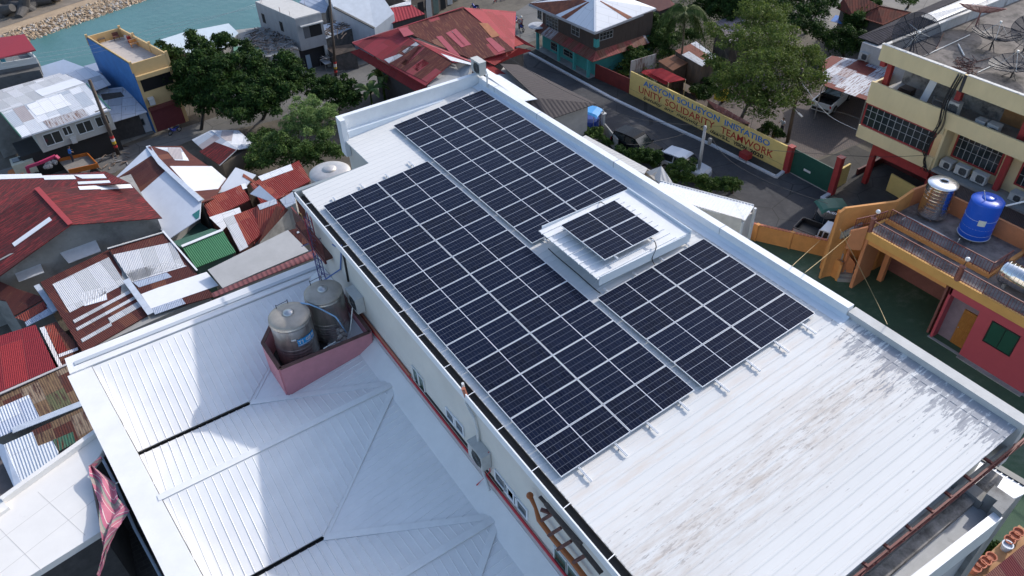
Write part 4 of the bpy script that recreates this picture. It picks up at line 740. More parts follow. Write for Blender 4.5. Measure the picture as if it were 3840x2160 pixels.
# satellite dishes
def dishmat(name, col, a_):
    m, t, b = nmat(name); b.inputs['Base Color'].default_value = (*col, 1); b.inputs['Roughness'].default_value = .6
    tr = nd(t, 'ShaderNodeBsdfTransparent'); mx = nd(t, 'ShaderNodeMixShader'); mx.inputs[0].default_value = a_; out = [n_ for n_ in t.nodes if n_.type == 'OUTPUT_MATERIAL'][0]
    t.links.new(tr.outputs[0], mx.inputs[1]); t.links.new(b.outputs[0], mx.inputs[2]); t.links.new(mx.outputs[0], out.inputs[0]); return m
DM, DMR = dishmat('dish_mesh', (.022, .024, .035), .58), dishmat('dish_mesh_red', (.22, .09, .08), .72); DB = plain('dish_bar', (.02, .02, .025), .6); DBR = plain('dish_bar_red', (.28, .12, .11), .6)
def dish(lb, c, r_, axis, mats=(DM, DB), n=14, foot=None):
    c = V(c); ax = V(axis).normalized(); q = ax.to_track_quat('Z', 'Y').to_matrix(); root = thing('satellite_dish', lb, 'satellite dish', (c.x, c.y, 9.63), 'satellite dishes on the school roof')
    f_ = lambda rr, a: c + q @ V((rr * math.cos(a), rr * math.sin(a), .28 * rr * rr / r_))
    m_ = MB(); R_ = [r_ * k / 6 for k in range(1, 7)]; K = 28
    for i in range(5):
        for k in range(K): a0, a1 = 2 * math.pi * k / K, 2 * math.pi * (k + 1) / K; m_.face([f_(R_[i], a0), f_(R_[i], a1), f_(R_[i + 1], a1), f_(R_[i + 1], a0)])
    m_.build('mesh_reflector', mats[0], root, True)
    for k in range(n): a0 = 2 * math.pi * k / n; MB().tube([f_(rr, a0) for rr in (.05, r_ * .35, r_ * .7, r_)], .026, 4).build('rib', mats[1], root)
    m_ = MB(); [m_.tube([f_(rr, 2 * math.pi * k / K) for k in range(K + 1)], .014, 4) for rr in (r_, r_ * .5)]; m_.build('ring', mats[1], root)
    m_ = MB(); m_.tube([c, (c.x, c.y, 9.63)], .05, 8); [m_.tube([c - V((0, 0, .2)), (c.x + .5 * math.cos(a), c.y + .5 * math.sin(a), 9.64)], .02, 5) for a in (0, 2.1, 4.2)]; m_.build('mast', mats[1], root)
    m_ = MB(); fp = c + ax * r_ * .75; [m_.tube([f_(r_ * .6, a), fp], .01, 4) for a in (0, 2.1, 4.2)]; m_.lathe([(.001, -.06), (.07, -.06), (.07, .06), (.001, .07)], fp, 10); m_.build('feed_horn', PVC, root)
tc = CAM
dish('upright black mesh dish at the near left corner of the school roof', T(3, 1475, 370, 10.7), 1.45, (-.55, -.5, .55)); dish('rusty red mesh dish seen nearly edge on at the back of the school roof', T(3, 2140, 125, 10.9), 1.45, (.25, .15, .95), (DMR, DBR))
dish('black mesh dish lying almost flat in the middle of the school roof', T(3, 2275, 390, 10.4), 1.45, (.05, 0, 1)); dish('dark mesh dish low behind the near parapet of the school roof', T(3, 2480, 690, 10.2), 1.45, (-.1, .15, 1)); dish('grey mesh dish cut off by the right edge of the photo', T(3, 2640, 340, 10.8), 1.2, (-.5, -.3, .8))
for k, (a, b_, lb) in enumerate((((1560, 570), (2030, 350), 'long thin pole lying across the stained school roof'), ((1915, 445), (1975, 560), 'short white pipe lying on the stained school roof'), ((2110, 730), (2300, 640), 'pale pole lying near the dark low dish'), ((1690, 490), (1770, 330), 'bent thin rod beside the upright dish'), ((2100, 620), (2330, 560), 'dark rod under the flat dish'))):
    tag(MB().tube([T(3, *a, 9.68), T(3, *b_, 9.72)], .03 if k != 1 else .05, 6).build('loose_pole', PVC if k in (0, 1, 2) else BRN), lb, 'pole')
m_ = MB()
for k in range(60):
    p = T(3, 1960 + rng.uniform(-60, 130), 660 + rng.uniform(-80, 90), 9.7); d_ = V(rng.normal(size=3)) * .5; d_.z = abs(d_.z) * .35; m_.tube([p - d_ * .5, p + d_ * .6], .02, 4)
tag(m_.build('scrap_heap', BRN), 'heap of rusty scrap and branches on the school roof near the joint', 'scrap', None, 'stuff')
# cable bundle down the school front
for k in range(7):
    o_ = rng.normal(size=2) * .1; cable([(38.9 + o_[0], -3.2 + o_[1], 10.4), (38.75 + o_[0], -3.0 + o_[1], 8.6), (38.8, -3.1 + o_[1], 7), (38.7 + o_[1], -2.6 + o_[0] * 2, 5.5), (38.8, -3.0, 4.2 + o_[0]), (38.9, -3.6 + o_[1] * 4, 3.6)], .025, BLK, 'cable', None, parent=S)
# ============================================================ DISTANT RIGHT ROOFS
def flat(pts):
    P = [V(p) for p in pts]; n = V()
    for i in range(len(P)): n += P[i].cross(P[(i + 1) % len(P)])
    n.normalize(); o = sum(P, V()) / len(P); return [CAM + (p - CAM) * ((o - CAM).dot(n) / (p - CAM).dot(n)) for p in P]
def slabthing(name, lb, cat, pts, mat, th=.05, wallm=None, z0=0, k=.94, extra=None, ori=None):
    pts = flat(pts); root = thing(name, lb, cat, (sum((V(p) for p in pts), V()) / len(pts)).xy.to_3d()); m_ = MB(); m_.slab(pts, th, 0, ori); m_.build('roof', mat, root)
    if wallm: walls([V(p) for p in pts], z0, k, th + .02).build('wall', wallm, root)
    return root
CARP = sheet('carport_sheet', [((.55, .57, .62), 3), ((.16, .03, .025), 4), ((.40, .35, .36), 2), ((.30, .32, .38), 2)], pw=1.0, pl=1.6, rust=.45, corr=.12, seed=3)
P = [T(3, 640, 560, 3.2), T(3, 960, 610, 3.2), T(3, 1270, 740, 3.2), T(3, 1000, 1010, 3.0), T(3, 560, 860, 3.0), T(3, 540, 620, 3.1)]
cp = slabthing('carport', 'carport with a patched red and silver sheet roof above the white pickup', 'carport', P, CARP, .05, None, ori=(P[3], P[4]))
for q in ((P[3]), (P[4]), P[2]): MB().tube([(q.x, q.y + .1, 0), (q.x, q.y + .1, q.z - .05)], .05, 8).build('post', STEEL, cp)
DTILE = sheet('dark_tile', [((.022, .021, .03), 3), ((.03, .028, .04), 1)], pw=.25, pl=.35, corr=.25, bmp=.6, seam=.5, jit=0, rough=.85, spec=.15)
dh = thing('annex_building', 'pale annex with a dark tiled roof left of the school', 'building', (54, 10, 0)); Q = [T(3, 1530, 165, 5.6), T(3, 2300, -100, 5.6), T(3, 1900, -100, 4.9), T(3, 905, 370, 4.9)]
m_ = MB(); m_.slab([T(3, 905, 370, 4.8), T(3, 1530, 165, 5.6), T(3, 1690, 215, 5.0), T(3, 1110, 445, 4.75)], .08); m_.slab([T(3, 905, 370, 4.81), T(3, 1800, -20, 4.9), T(3, 2050, -60, 5.4), T(3, 1530, 165, 5.62)], .08); m_.build('roof', DTILE, dh)
m_ = MB(); m_.slab([T(3, 1540, 160, 5.64), T(3, 2000, -20, 5.5), T(3, 2300, -40, 5.1), T(3, 1690, 215, 5.05)], .05); m_.build('metal_roof', sheet('shiny_gi', [((.5, .52, .55), 1)], pw=.9, pl=9, corr=.12, metal=.3, rough=.35, rust=.1), dh)
m_ = MB(); a_, b_ = T(3, 960, 400, 4.6), T(3, 1240, 480, 4.6); m_.prism([(50.9, 11.0), (51.2, 4.5), (70, 5), (70, 11.5)], 0, 4.6); m_.build('wall', surf('annex_wall', (.5, .49, .48), .8), dh)
BT = sheet('brown_tile', [((.13, .04, .028), 3), ((.10, .038, .028), 2)], pw=.25, pl=.4, corr=.25, bmp=.5, jit=0, rough=.9, spec=.15, rust=.25, rustcol=(.06, .04, .03))
br = thing('tiled_house', 'house with a rusty brown tiled roof behind the hedge', 'house', (61, 17, 0)); m_ = MB(); m_.slab([T(3, 760, -20, 3.8), T(3, 960, -30, 4), T(3, 1130, 60, 4), T(3, 860, 165, 3.1), T(3, 690, 80, 3.1)], .06); m_.slab([T(3, 1100, 50, 4), T(3, 1445, 120, 3.7), T(3, 1160, 250, 3.1), T(3, 940, 180, 3.1)], .06); m_.build('roof', BT, br)
m_ = MB(); m_.prism([(p.x, p.y) for p in (T(3, 740, 60, 3), T(3, 860, 150, 3), T(3, 1150, 230, 3), T(3, 1400, 120, 3), T(3, 1000, 0, 3))], 0, 3.0); m_.build('wall', surf('brown_wall', (.12, .10, .09), .9), br)
m_ = MB(); m_.slab([T(3, 680, 150, 1.8), T(3, 840, 190, 1.8), T(3, 770, 250, 1.6), T(3, 630, 210, 1.6)], .02); tag(m_.build('tarpaulin', surf('blue_tarp', (.03, .16, .5), .5, var=.2, scale=5, bmp=.3)), 'bright blue tarpaulin stretched beside the brown tiled house', 'tarpaulin')
m_ = MB(); m_.slab([T(3, 1010, 270, 2.), T(3, 1110, 255, 2.), T(3, 1080, 290, 1.8), T(3, 1005, 305, 1.8)], .02); tag(m_.build('tarpaulin', _mc['blue_tarp']), 'small blue tarpaulin scrap at the foot of the dark tiled roof', 'tarpaulin')
ribbon('yard', gmat('grey_yard', (.14, .13, .12), (.2, .185, .17), (.26, .24, .21), .4), [(60, 14), (60, 26), (90, 34), (90, 12)], .006)
RW = surf('redwhite', (.5, .5, .5), .8)
# sheds behind yellow wall
RAWN = sheet('red_awning', [((.34, .02, .025), 1)], pw=.6, pl=5, corr=.1, seam=.2)
aw = thing('awning', 'bright red sheet awning right behind the yellow wall', 'awning', T(2, 1560, 800, 0)); P = [T(2, 1510, 685, 2.7), T(2, 1748, 798, 2.7), T(2, 1575, 830, 2.45), T(2, 1330, 705, 2.45)]; MB().slab(P, .04).build('roof', RAWN, aw)
P2 = [T(2, 1330, 705, 2.3), T(2, 1600, 825, 2.3), T(2, 1545, 850, 2.2), T(2, 1300, 728, 2.2)]; MB().slab(P2, .03).build('lower_sheet', RAWN, aw)
for q in (P[1], P[2]): MB().tube([(q.x, q.y, 0), (q.x, q.y, q.z)], .03, 6).build('post', STEEL, aw)
slabthing('rusty_shed', 'small shed with a rust brown sheet roof left of the palm trunk', 'shed', [T(2, 1630, 550, 2.6), T(2, 1770, 630, 2.6), T(2, 1620, 712, 2.3), T(2, 1470, 612, 2.3)], sheet('rust_brown', [((.20, .09, .05), 1), ((.28, .13, .075), 1)], rust=.3, rustcol=(.08, .04, .03)), .04, WOOD)
slabthing('tin_roof_house', 'house with a white and rusty tin roof beneath the olive tree', 'house', [T(2, 1640, 510, 3.0), T(2, 1850, 415, 3.4), T(2, 2060, 570, 3.4), T(2, 1915, 665, 3.0)], sheet('white_rust_tin', [((.62, .64, .68), 3), ((.25, .1, .07), 1)], rust=.35, seed=2), .05, WOOD)
slabthing('tin_roof_house', 'old house with a dull purple grey roof behind the palm', 'house', [T(2, 2050, 220, 3.0), T(2, 2300, 130, 3.4), T(2, 2440, 330, 3.4), T(2, 2200, 430, 3.0)], sheet('purple_grey_tin', [((.22, .19, .2), 2), ((.3, .27, .28), 1)], rust=.4), .05, WOOD)
slabthing('rusty_roof_house', 'house with dark rust red roof behind the dark wooden house', 'house', [T(2, 1150, -60, 3.4), T(2, 1450, -120, 3.6), T(2, 1650, 50, 3.6), T(2, 1480, 115, 3.0), T(2, 1380, 60, 3.0)], sheet('dark_rust_tin', [((.12, .045, .04), 2), ((.17, .06, .05), 1)], rust=.3), .05, WOOD)
slabthing('tiled_shed', 'low shed with a faded pink red tile roof behind the painted wall', 'shed', [T(2, 1960, 1000, 1.9), T(2, 2120, 1080, 2.2), T(2, 2400, 1240, 2.2), T(2, 2280, 1240, 1.7), T(2, 2100, 1160, 1.7)], sheet('pink_tile', [((.25, .10, .09), 2), ((.33, .16, .14), 1)], pw=.2, pl=.3, corr=.2, jit=0, rust=.2), .05, WOOD)
m_ = MB()
for k in range(5): q = T(2, 1730 + 14 * k, 830 + 8 * k, 1.6); m_.slab([q, q + V((.02, -.22, 0)), q + V((.05, -.2, -.6 - .1 * (k % 2))), q + V((.03, .02, -.7))], .01)
tag(m_.build('laundry', surf('laundry_white', (.6, .58, .6), .9)), 'pale laundry hanging by the red awning', 'laundry')
# ============================================================ WOODEN HOUSE (x 30.5-38, y 22-30)
WH_ = thing('wooden_house', 'old two storey dark wooden house with turquoise ground floor and patched hip roof', 'house', (34.5, 26, 0))
TINW = sheet('white_rust_hip', [((.66, .68, .72), 1)], pw=.8, pl=2.4, rust=.08, corr=.1); RST = surf('rust_sheet', (.24, .075, .035), .8, var=.35, scale=2.5, dirt=(.12, .04, .025), damt=.5, bmp=.3)
ea = [T(2, 170, 35, 4.6), T(2, 835, 322, 4.6), T(2, 1450, 82, 4.6)]; ea.append(ea[0] + ea[2] - ea[1]); zr_ = 6.2
cx = (ea[0] + ea[2]) / 2; r1_, r2_ = T(2, 850, -5, 6.2), None
apx = V((cx.x, cx.y - .4, 6.2)); apx = T(2, 835, -20, 6.3); ap2 = T(2, 790, -70, 6.3)
m_ = MB(); m_.slab([apx, ea[1], ea[2]], .05); m_.slab([ap2, apx, ea[2], ea[3]], .05, ori=(ea[2], ea[3])); m_.slab([apx, ea[1], ea[0]], .05, ori=(ea[0], ea[1])); m_.slab([ap2, apx, ea[0]], .05)
Pf = [apx, apx, ea[0], ea[1]]
def hippatch(a, b_, mi=1):  # strip on the left slope from eave fraction a..b
    e0, e1 = ea[0].lerp(ea[1], a), ea[0].lerp(ea[1], b_); t0 = .96
    m_.slab([e0 + V((0, 0, .02)), e1 + V((0, 0, .02)), e1.lerp(apx, .8) + V((0, 0, .02)), e0.lerp(apx, .8) + V((0, 0, .02))], .02, mi, ori=(ea[0], ea[1]))
hippatch(.0, .42); hippatch(.50, .58)
e0, e1 = ea[1].lerp(ea[2], .52), ea[1].lerp(ea[2], .60); m_.slab([e0 + V((0, 0, .02)), e1 + V((0, 0, .02)), e1.lerp(apx, .85) + V((0, 0, .02)), e0.lerp(apx, .85) + V((0, 0, .02))], .02, 1)
m_.bar(ea[1] + V((0, 0, .04)), apx + V((0, 0, .04)), .2, .05, 0); m_.build('roof', [TINW, RST], WH_)
m_ = MB(); [m_.bar(ea[i] - V((0, 0, .13)), ea[(i + 1) % 4] - V((0, 0, .13)), .06, .2) for i in range(4)]; m_.build('fascia', surf('fascia_grey', (.35, .35, .37), .8), WH_)
fx, fy, bx_, by_ = ea[1].x + .75, ea[1].y + .65, ea[2].x - .5, ea[0].y - .3
PLK = surf('plank_wall', (.075, .055, .045), .9, var=.5, scale=1.5, dirt=(.03, .024, .02), damt=.45, sc=(6, 6, .3), bmp=.5)
TUR = surf('turquoise_wall', (.06, .33, .31), .8, var=.12, dirt=(.05, .17, .16), damt=.35)
m_ = MB(); m_.box((fx, fy, 2.35), (bx_, by_, 4.5)); m_.build('upper_wall', PLK, WH_)
m_ = MB(); m_.box((fx - .02, fy + .06, 0), (bx_, by_, 2.3)); m_.build('lower_wall', TUR, WH_)
sk = [V((fx - .95, fy - .75, 1.95)), V((fx - .95, by_, 1.95)), V((fx, by_, 2.45)), V((fx, fy, 2.45)), V((bx_ - .8, fy, 2.45)), V((bx_ - .8, fy - .75, 1.95))]
m_ = MB(); m_.slab([sk[3], sk[2], sk[1], sk[0]], .05); m_.slab([sk[3], sk[4], sk[5], sk[0]], .05, ori=(sk[3], sk[4])); m_.build('skirt_roof', sheet('skirt_sheet', [((.26, .06, .06), 3), ((.17, .08, .06), 2), ((.35, .35, .37), 1), ((.12, .06, .045), 2)], pw=.8, pl=3, rust=.5, corr=.1), WH_)
for yy in (fy + .1, fy + 2.2, fy + 4.6, by_ - .2): m_ = MB(); m_.box((fx - .85, yy - .12, 0), (fx - .62, yy + .12, 1.95)); m_.build('post', TUR, WH_)
m_ = MB(); m_.box((fx - .9, fy - .2, 0), (fx, by_, .12)); m_.build('plinth', CONC, WH_)
def hwin(t, a, b_, X, fr, pn, nx=3, ny=2, root=WH_, axis='x'):
    P = [TX(t, *a, X), TX(t, *b_, X)] if axis == 'x' else [TY(t, *a, X), TY(t, *b_, X)]
    u = [p.y if axis == 'x' else p.x for p in P]; u0, u1 = min(u), max(u); z0, z1 = min(P[0].z, P[1].z), max(P[0].z, P[1].z)
    m1, m2 = MB(), MB()
    def bx(m, ua, ub, za, zb, d0, d1):
        if axis == 'x': m.box((X - d1, ua, za), (X - d0, ub, zb))
        else: m.box((ua, X - d1, za), (ub, X - d0, zb))
    e = .05; bx(m1, u0, u1, z0, z0 + e, .005, .05); bx(m1, u0, u1, z1 - e, z1, .005, .05)
    for i in range(nx + 1): uu = u0 + (u1 - u0 - e) * i / nx; bx(m1, uu, uu + (e if i in (0, nx) else e * .5), z0 + e, z1 - e, .006, .045)
    for i in range(1, ny): zz = z0 + (z1 - z0) * i / ny; bx(m1, u0 + e, u1 - e, zz - .012, zz + .012, .008, .04)
    w_ = m1.build('window', fr, root); bx(m2, u0 + e, u1 - e, z0 + e, z1 - e, .003, .015); m2.build('pane', pn, w_); return w_
FRG = plain('frame_grey', (.28, .28, .28), .7)
hwin(2, (345, 135), (465, 325), fx, FRG, GLASS, 4, 4); hwin(2, (600, 240), (680, 378), fx, FRG, GLASS, 2, 2); hwin(2, (258, 85), (302, 205), fx, FRG, GLASS, 2, 2)
hwin(2, (392, 410), (485, 540), fx - .02, FRG, GLASS, 2, 2); hwin(2, (520, 482), (640, 612), fx - .02, FRG, GLASS, 2, 2)
hwin(2, (880, 335), (1012, 372), fy, FRG, GLASS, 4, 2, axis='y')
m_ = MB(); m_.box((fx - .03, fy - .02, 2.75), (fx + .02, fy + .35, 3.5)); m_.box((fx - .03, fy - .03, 2.75), (fx + .35, fy, 3.5)); m_.build('corner_board', TUR, WH_)
m_ = MB(); q = T(2, 215, 240, 3.0); m_.lathe([(.001, .0), (.9, 0), (.9, .06), (.001, .06)], (fx - .4, by_ + .3, 2.2), 28); m_.build('rounded_canopy', surf('canopy_grey', (.38, .4, .44), .7), WH_)
# ============================================================ BROWN RIBBED ROOF HOUSE + white lower roof
BH = thing('brown_roof_house', 'house with a grey brown ribbed hip roof beyond the white parapet', 'house', (25.5, 21, 0))
BRT = sheet('brown_ribbed', [((.065, .056, .057), 1)], pw=.33, pl=30, corr=.33, bmp=1., seam=.9, rust=.0, rough=.8, spec=.2)
ri = T(2, 250, 985, 4.6); rt = T(2, 20, 640, 4.6)
m_ = MB(); m_.slab([ri, T(2, -120, 640, 4.6), T(2, 60, 650, 4.2), T(2, 850, 1042, 3.7)], .05, ori=(T(2, 60, 650, 4.2), T(2, 850, 1042, 3.7))); m_.slab([ri, T(2, 850, 1042, 3.7), T(2, 380, 1202, 3.7), T(2, 95, 1020, 4.35)], .05, ori=(T(2, 850, 1042, 3.7), T(2, 380, 1202, 3.7))); m_.build('roof', BRT, BH)
m_ = MB(); m_.slab([T(2, -250, 690, 4.9), T(1, 2230, 700, 5.2), T(2, -120, 760, 5.0), T(2, 255, 995, 4.64), T(2, 110, 1018, 4.7), T(2, -300, 900, 4.9)], .05, ori=(T(2, -120, 760, 5.0), T(2, 255, 995, 4.64))); m_.build('white_roof', sheet('white_ribbed', [((.72, .74, .77), 1)], pw=.8, pl=2.2, corr=.12, seam=.15, rust=.03), BH)
walls([T(2, -120, 640, 4.2), T(2, 60, 650, 4.2), T(2, 850, 1042, 3.7), T(2, 380, 1202, 3.7), T(2, -300, 900, 4.2)], 0, .88, .1).build('wall', surf('bh_wall', (.4, .38, .36), .8), BH)
m_ = MB(); a_, b_, c_, d_ = T(2, 410, 1190, 2.7), T(2, 680, 1110, 2.7), T(2, 745, 1165, 2.4), T(2, 470, 1260, 2.4); m_.slab([a_, b_, c_, d_], .04); tag(m_.build('awning', sheet('blue_awning', [((.03, .06, .28), 1)], pw=.6, pl=4, corr=.1, seam=.2)), 'dark blue sheet awning below the grey brown roof', 'awning')
m_ = MB()
for (a, b_) in (((500, 1290), (690, 1210)), ((690, 1210), (700, 1400)), ((620, 1260), (650, 1370))): pass
gt2 = thing('gate', 'white and black barred gate under the blue awning', 'gate', T(2, 600, 1330, 0)); a_, b_ = T(2, 520, 1290, 1.3), T(2, 690, 1210, 1.3); m_ = MB(); [m_.bar(a_.lerp(b_, k / 8), a_.lerp(b_, k / 8) - V((0, 0, 1.3)), .03, .03) for k in range(9)]; m_.build('bar', BLK, gt2)
m_ = MB(); m_.bar(a_, b_, .05, .05); [m_.bar(p, p - V((0, 0, 1.3)), .12, .12) for p in (a_, a_.lerp(b_, .55), b_)]; m_.build('post', WHT, gt2)
pg = thing('gate_pillar', 'white gate pillar with an ornament next to the blue vehicle', 'pillar', T(2, 910, 1290, 0)); q = T(2, 912, 1290, 0); m_ = MB(); m_.box((q.x - .12, q.y - .12, 0), (q.x + .12, q.y + .12, 1.3)); m_.box((q.x - .2, q.y - .2, 1.3), (q.x + .2, q.y + .2, 1.38)); m_.build('shaft', CONCL, pg); MB().tube([(q.x, q.y, 1.38), (q.x, q.y, 1.55), (q.x - .08, q.y, 1.68), (q.x - .02, q.y, 1.8)], [.07, .05, .04, .03], 8).build('ornament', CONCL, pg)
m_ = MB(); a_ = T(2, 930, 1310, .6); b_ = T(12, 1060, 20, .6); m_.bar(a_, b_, .1, 1.2); tag(m_.build('low_wall', CONC), 'low grey street wall in front of the black car', 'wall')
# grey roofs right beside the parapet
m_ = MB(); GRT = sheet('grey_ribbed', [((.42, .42, .42), 1)], pw=.3, pl=20, corr=.3, bmp=.9, seam=.35)
slabthing('grey_roof_house', 'long narrow grey ribbed roof running along the white parapet', 'house', [T(2, 740, 1360, 3.0), T(12, 1365, 245, 3.0), T(12, 1330, 300, 3.15), T(12, 760, 40, 3.3), T(2, 670, 1400, 3.2)], GRT, .05, surf('grey_house_wall', (.3, .29, .28), .8), ori=(T(2, 740, 1360, 3.0), T(12, 1365, 245, 3.0)))
hp = thing('hip_roof_shed', 'small shed with a light grey pointed ribbed roof near the white car', 'shed', T(12, 1480, 300, 0)); ap_ = T(12, 1505, 222, 3.2); e_ = [T(12, 1345, 280, 2.9), T(12, 1420, 330, 2.7), T(12, 1490, 400, 2.7), T(12, 1618, 388, 2.7), T(12, 1600, 260, 2.8)]
m_ = MB(); m_.slab([ap_, e_[0], e_[1], e_[2]], .04, ori=(e_[0], e_[2])); m_.slab([ap_, e_[2], e_[3]], .04, ori=(e_[2], e_[3])); m_.build('roof', GRT, hp); walls([e_[0], e_[2], e_[3], ap_], 0, .85, .1).build('wall', surf('beige_wall', (.42, .38, .33), .8), hp)
tag(MB().bar(T(12, 1250, 270, 2.2), T(12, 1490, 360, 2.2), .1, .9).build('low_wall', _mc['beige_wall']), 'short beige wall below the small pointed grey roof', 'wall')
wr_ = thing('long_shed', 'long narrow shed with a bright white ribbed roof beside the street', 'shed', T(12, 1900, 600, 0)); P = [T(12, 1500, 375, 2.95), T(12, 2437, 622, 2.95), T(12, 2345, 768, 2.8), T(12, 1440, 420, 2.8)]
P[3] = P[0] + (P[2] - P[1]); m_ = MB(); m_.slab(P, .05); e = (P[1] - P[0]); n_ = int(e.length / .2)
for k in range(1, n_): a_ = P[0] + e * k / n_; m_.bar(a_ + V((0, 0, .012)), a_ + (P[2] - P[1]) + V((0, 0, .012)), .06, .05)
m_.build('roof', surf('bright_white_roof', (.80, .81, .82), .5, var=.03), wr_)
m_ = MB(); m_.bar(P[0] + V((0, .06, .0)), P[1] + V((.03, .06, .0)), .12, .08); m_.build('gutter', surf('gutter_grey', (.4, .42, .45), .5), wr_)
a_, b_, c_, d_ = [p.copy() for p in P]; m_ = MB(); wv = (P[2] - P[1]) * .12
m_.prism([((a_ + wv).x, a_.y - .15), (b_.x - .15, b_.y - .1), (c_.x - .12, c_.y + .15), (d_.x + .1, d_.y + .12)], 0, [2.85, 2.85, 2.5, 2.5]); m_.build('wall', surf('shed_wall_white', (.6, .58, .56), .7, dirt=(.4, .35, .3), damt=.3), wr_)
m_ = MB(); m_.box((b_.x - .16, b_.y - .25, 0), (b_.x - .0, b_.y - .1, 2.9)); m_.box((c_.x - .12, c_.y + .05, 0), (c_.x + .03, c_.y + .2, 2.6)); m_.build('post', WHT, wr_)
# ============================================================ ORANGE BOUNDARY WALL + TERRACE BUILDING + PINK HOUSE
OR = surf('orange_plaster', (.60, .27, .085), .8, var=.12, scale=1.5, dirt=(.25, .12, .06), damt=.22, dscale=1.8, bmp=.15)
OR2 = surf('salmon_plaster', (.54, .22, .10), .8, var=.1, scale=1.5, dirt=(.22, .11, .07), damt=.3, bmp=.15)
OY = surf('ochre_plaster', (.60, .33, .10), .8, var=.07, scale=1.2, dirt=(.25, .14, .07), damt=.2, bmp=.1)
m_ = MB(); A_, B_ = V((28.0, 2.0, 0)), V((30.95, -3.0, 0)); 
m_.bar(A_ + V((0, 0, .62)), B_ + V((0, 0, .62)), .16, 1.24); e = (B_ - A_) 
m_.build_o = None; ow = m_.build('boundary_wall', OR); tag(ow, 'orange boundary wall between the green court and the street', 'wall')
m_ = MB()
for k in range(26): q = A_ + e * (k + .5) / 26; m_.bar(q + V((0, 0, 1.27)) - e * .016, q + V((0, 0, 1.27)) + e * .016, .2, .05)
m_.build('coping_tile', surf('coping_terracotta', (.42, .14, .08), .8, var=.3), ow)
for k in (.17, .55): q = A_ + e * k; m_ = MB(); m_.box((q.x - .14, q.y - .12, 0), (q.x + .12, q.y + .12, 1.3)); m_.build('pier', OR, ow)
TB_ = thing('terrace_building', 'orange building with a railed roof terrace carrying two water tanks', 'building', (32, -9, 0)); zd = 4.2; XS = 29.5
STD = surf('stained_terrace', (.24, .21, .20), .9, var=.35, scale=1.6, dirt=(.07, .06, .06), damt=.48, dscale=.6, bmp=.3)
m_ = MB(); m_.box((XS + .06, -22, 4.02), (35.0, -5.4, zd)); m_.build('terrace_slab', STD, TB_)
m_ = MB(); m_.box((XS - .02, -22, 3.72), (XS + .12, -5.35, zd + .06)); m_.box((XS + .12, -5.52, 3.72), (31.5, -5.35, zd + .06)); m_.build('edge_beam', OY, TB_)
m_ = MB(); m_.box((XS + .03, -10.7, 3.45), (XS + .2, -5.45, 3.7)); m_.build('lower_beam', OR, TB_)
# street side high parapet and back parapet
p_ = [T(13, 715, 690, 5.0), T(13, 780, 640, 5.2), T(13, 1300, 572, 5.2), T(13, 1545, 432, 6.0), T(13, 1840, 505, 5.4), T(13, 2576, 870, 5.4)]
m_ = MB(); q0, q1, q2 = p_[0], p_[1], p_[2]
def vwall(m, a, b_, z0, w_=.16): 
    d_ = (V((b_.x, b_.y, 0)) - V((a.x, a.y, 0))).normalized(); n_ = V((-d_.y, d_.x, 0)) * w_ / 2
    m.prism([((a + n_).x, (a + n_).y), ((a - n_).x, (a - n_).y), ((b_ - n_).x, (b_ - n_).y), ((b_ + n_).x, (b_ + n_).y)], z0, [a.z, a.z, b_.z, b_.z])
vwall(m_, q0, q1, 0); vwall(m_, q1, q2, 0); vwall(m_, q2, V((33.9, -5.3, 5.4)), 0); m_.build('street_parapet', OR, TB_)
m_ = MB(); vwall(m_, V((33.6, -5.3, 5.4)), V((34.95, -5.5, 5.4)), 0); m_.box((34.9, -16.0, 0), (35.06, -5.5, 5.3)); m_.build('back_parapet', OR2, TB_)
m_ = MB(); m_.box((31.05, -11.95, zd), (31.25, -5.6, zd + .22)); m_.box((31.25, -11.95, zd), (34.9, -11.75, zd + .22)); m_.build('inner_kerb', OR, TB_)
m_ = MB(); m_.box((34.3, -12.6, zd), (34.9, -12.0, 5.4)); m_.box((XS + .5, -16.2, 3.0), (34.9, -16.0, 3.9)); m_.build('stub_wall', surf('pink_paint', (.42, .13, .14), .8, dirt=(.25, .1, .1), damt=.3), TB_)
RAIL = surf('rail_maroon', (.16, .04, .035), .6, var=.2)
def railing(pts, h, name='railing', gap=.16, parent=TB_):
    m_ = MB()
    for a, b_ in zip(pts, pts[1:]):
        a, b_ = V(a), V(b_); n_ = max(2, int((b_ - a).length / gap)); m_.bar(a + V((0, 0, h)), b_ + V((0, 0, h)), .06, .05); m_.bar(a + V((0, 0, .1)), b_ + V((0, 0, .1)), .03, .03)
        for k in range(n_ + 1): q = a.lerp(b_, k / n_); w_ = .035 if k % 8 == 0 else .018; m_.bar(q, q + V((0, 0, h)), w_, w_)
    return m_.build(name, RAIL, parent)
railing([(XS + .06, -5.75, zd + .06), (XS + .06, -10.9, zd + .06)], .75); railing([(XS + .06, -11.2, zd + .06), (XS + .06, -20, zd + .06)], .75)
railing([(31.15, -5.7, zd + .22), (31.15, -11.85, zd + .22), (33.0, -11.85, zd + .22)], .75)
COLM = surf('brown_column', (.26, .10, .075), .8, var=.2)
for yy in (-5.6, -11.05):
    MB().lathe([(.11, 0), (.15, .04), (.12, .1), (.12, .85), (.16, .9), (.16, .97), (.11, 1.0), (.001, 1.0)], (XS + .08, yy, zd), 14).build('pillar', COLM, TB_)
    MB().ball((XS + .42, yy + .05, zd + 1.25), .13, 10).build('globe_lamp', plain('globe_white', (.8, .8, .8), .3), TB_); MB().tube([(XS + .1, yy, zd + .98), (XS + .42, yy + .05, zd + 1.12)], .02, 6).build('lamp_arm', BLK, TB_)
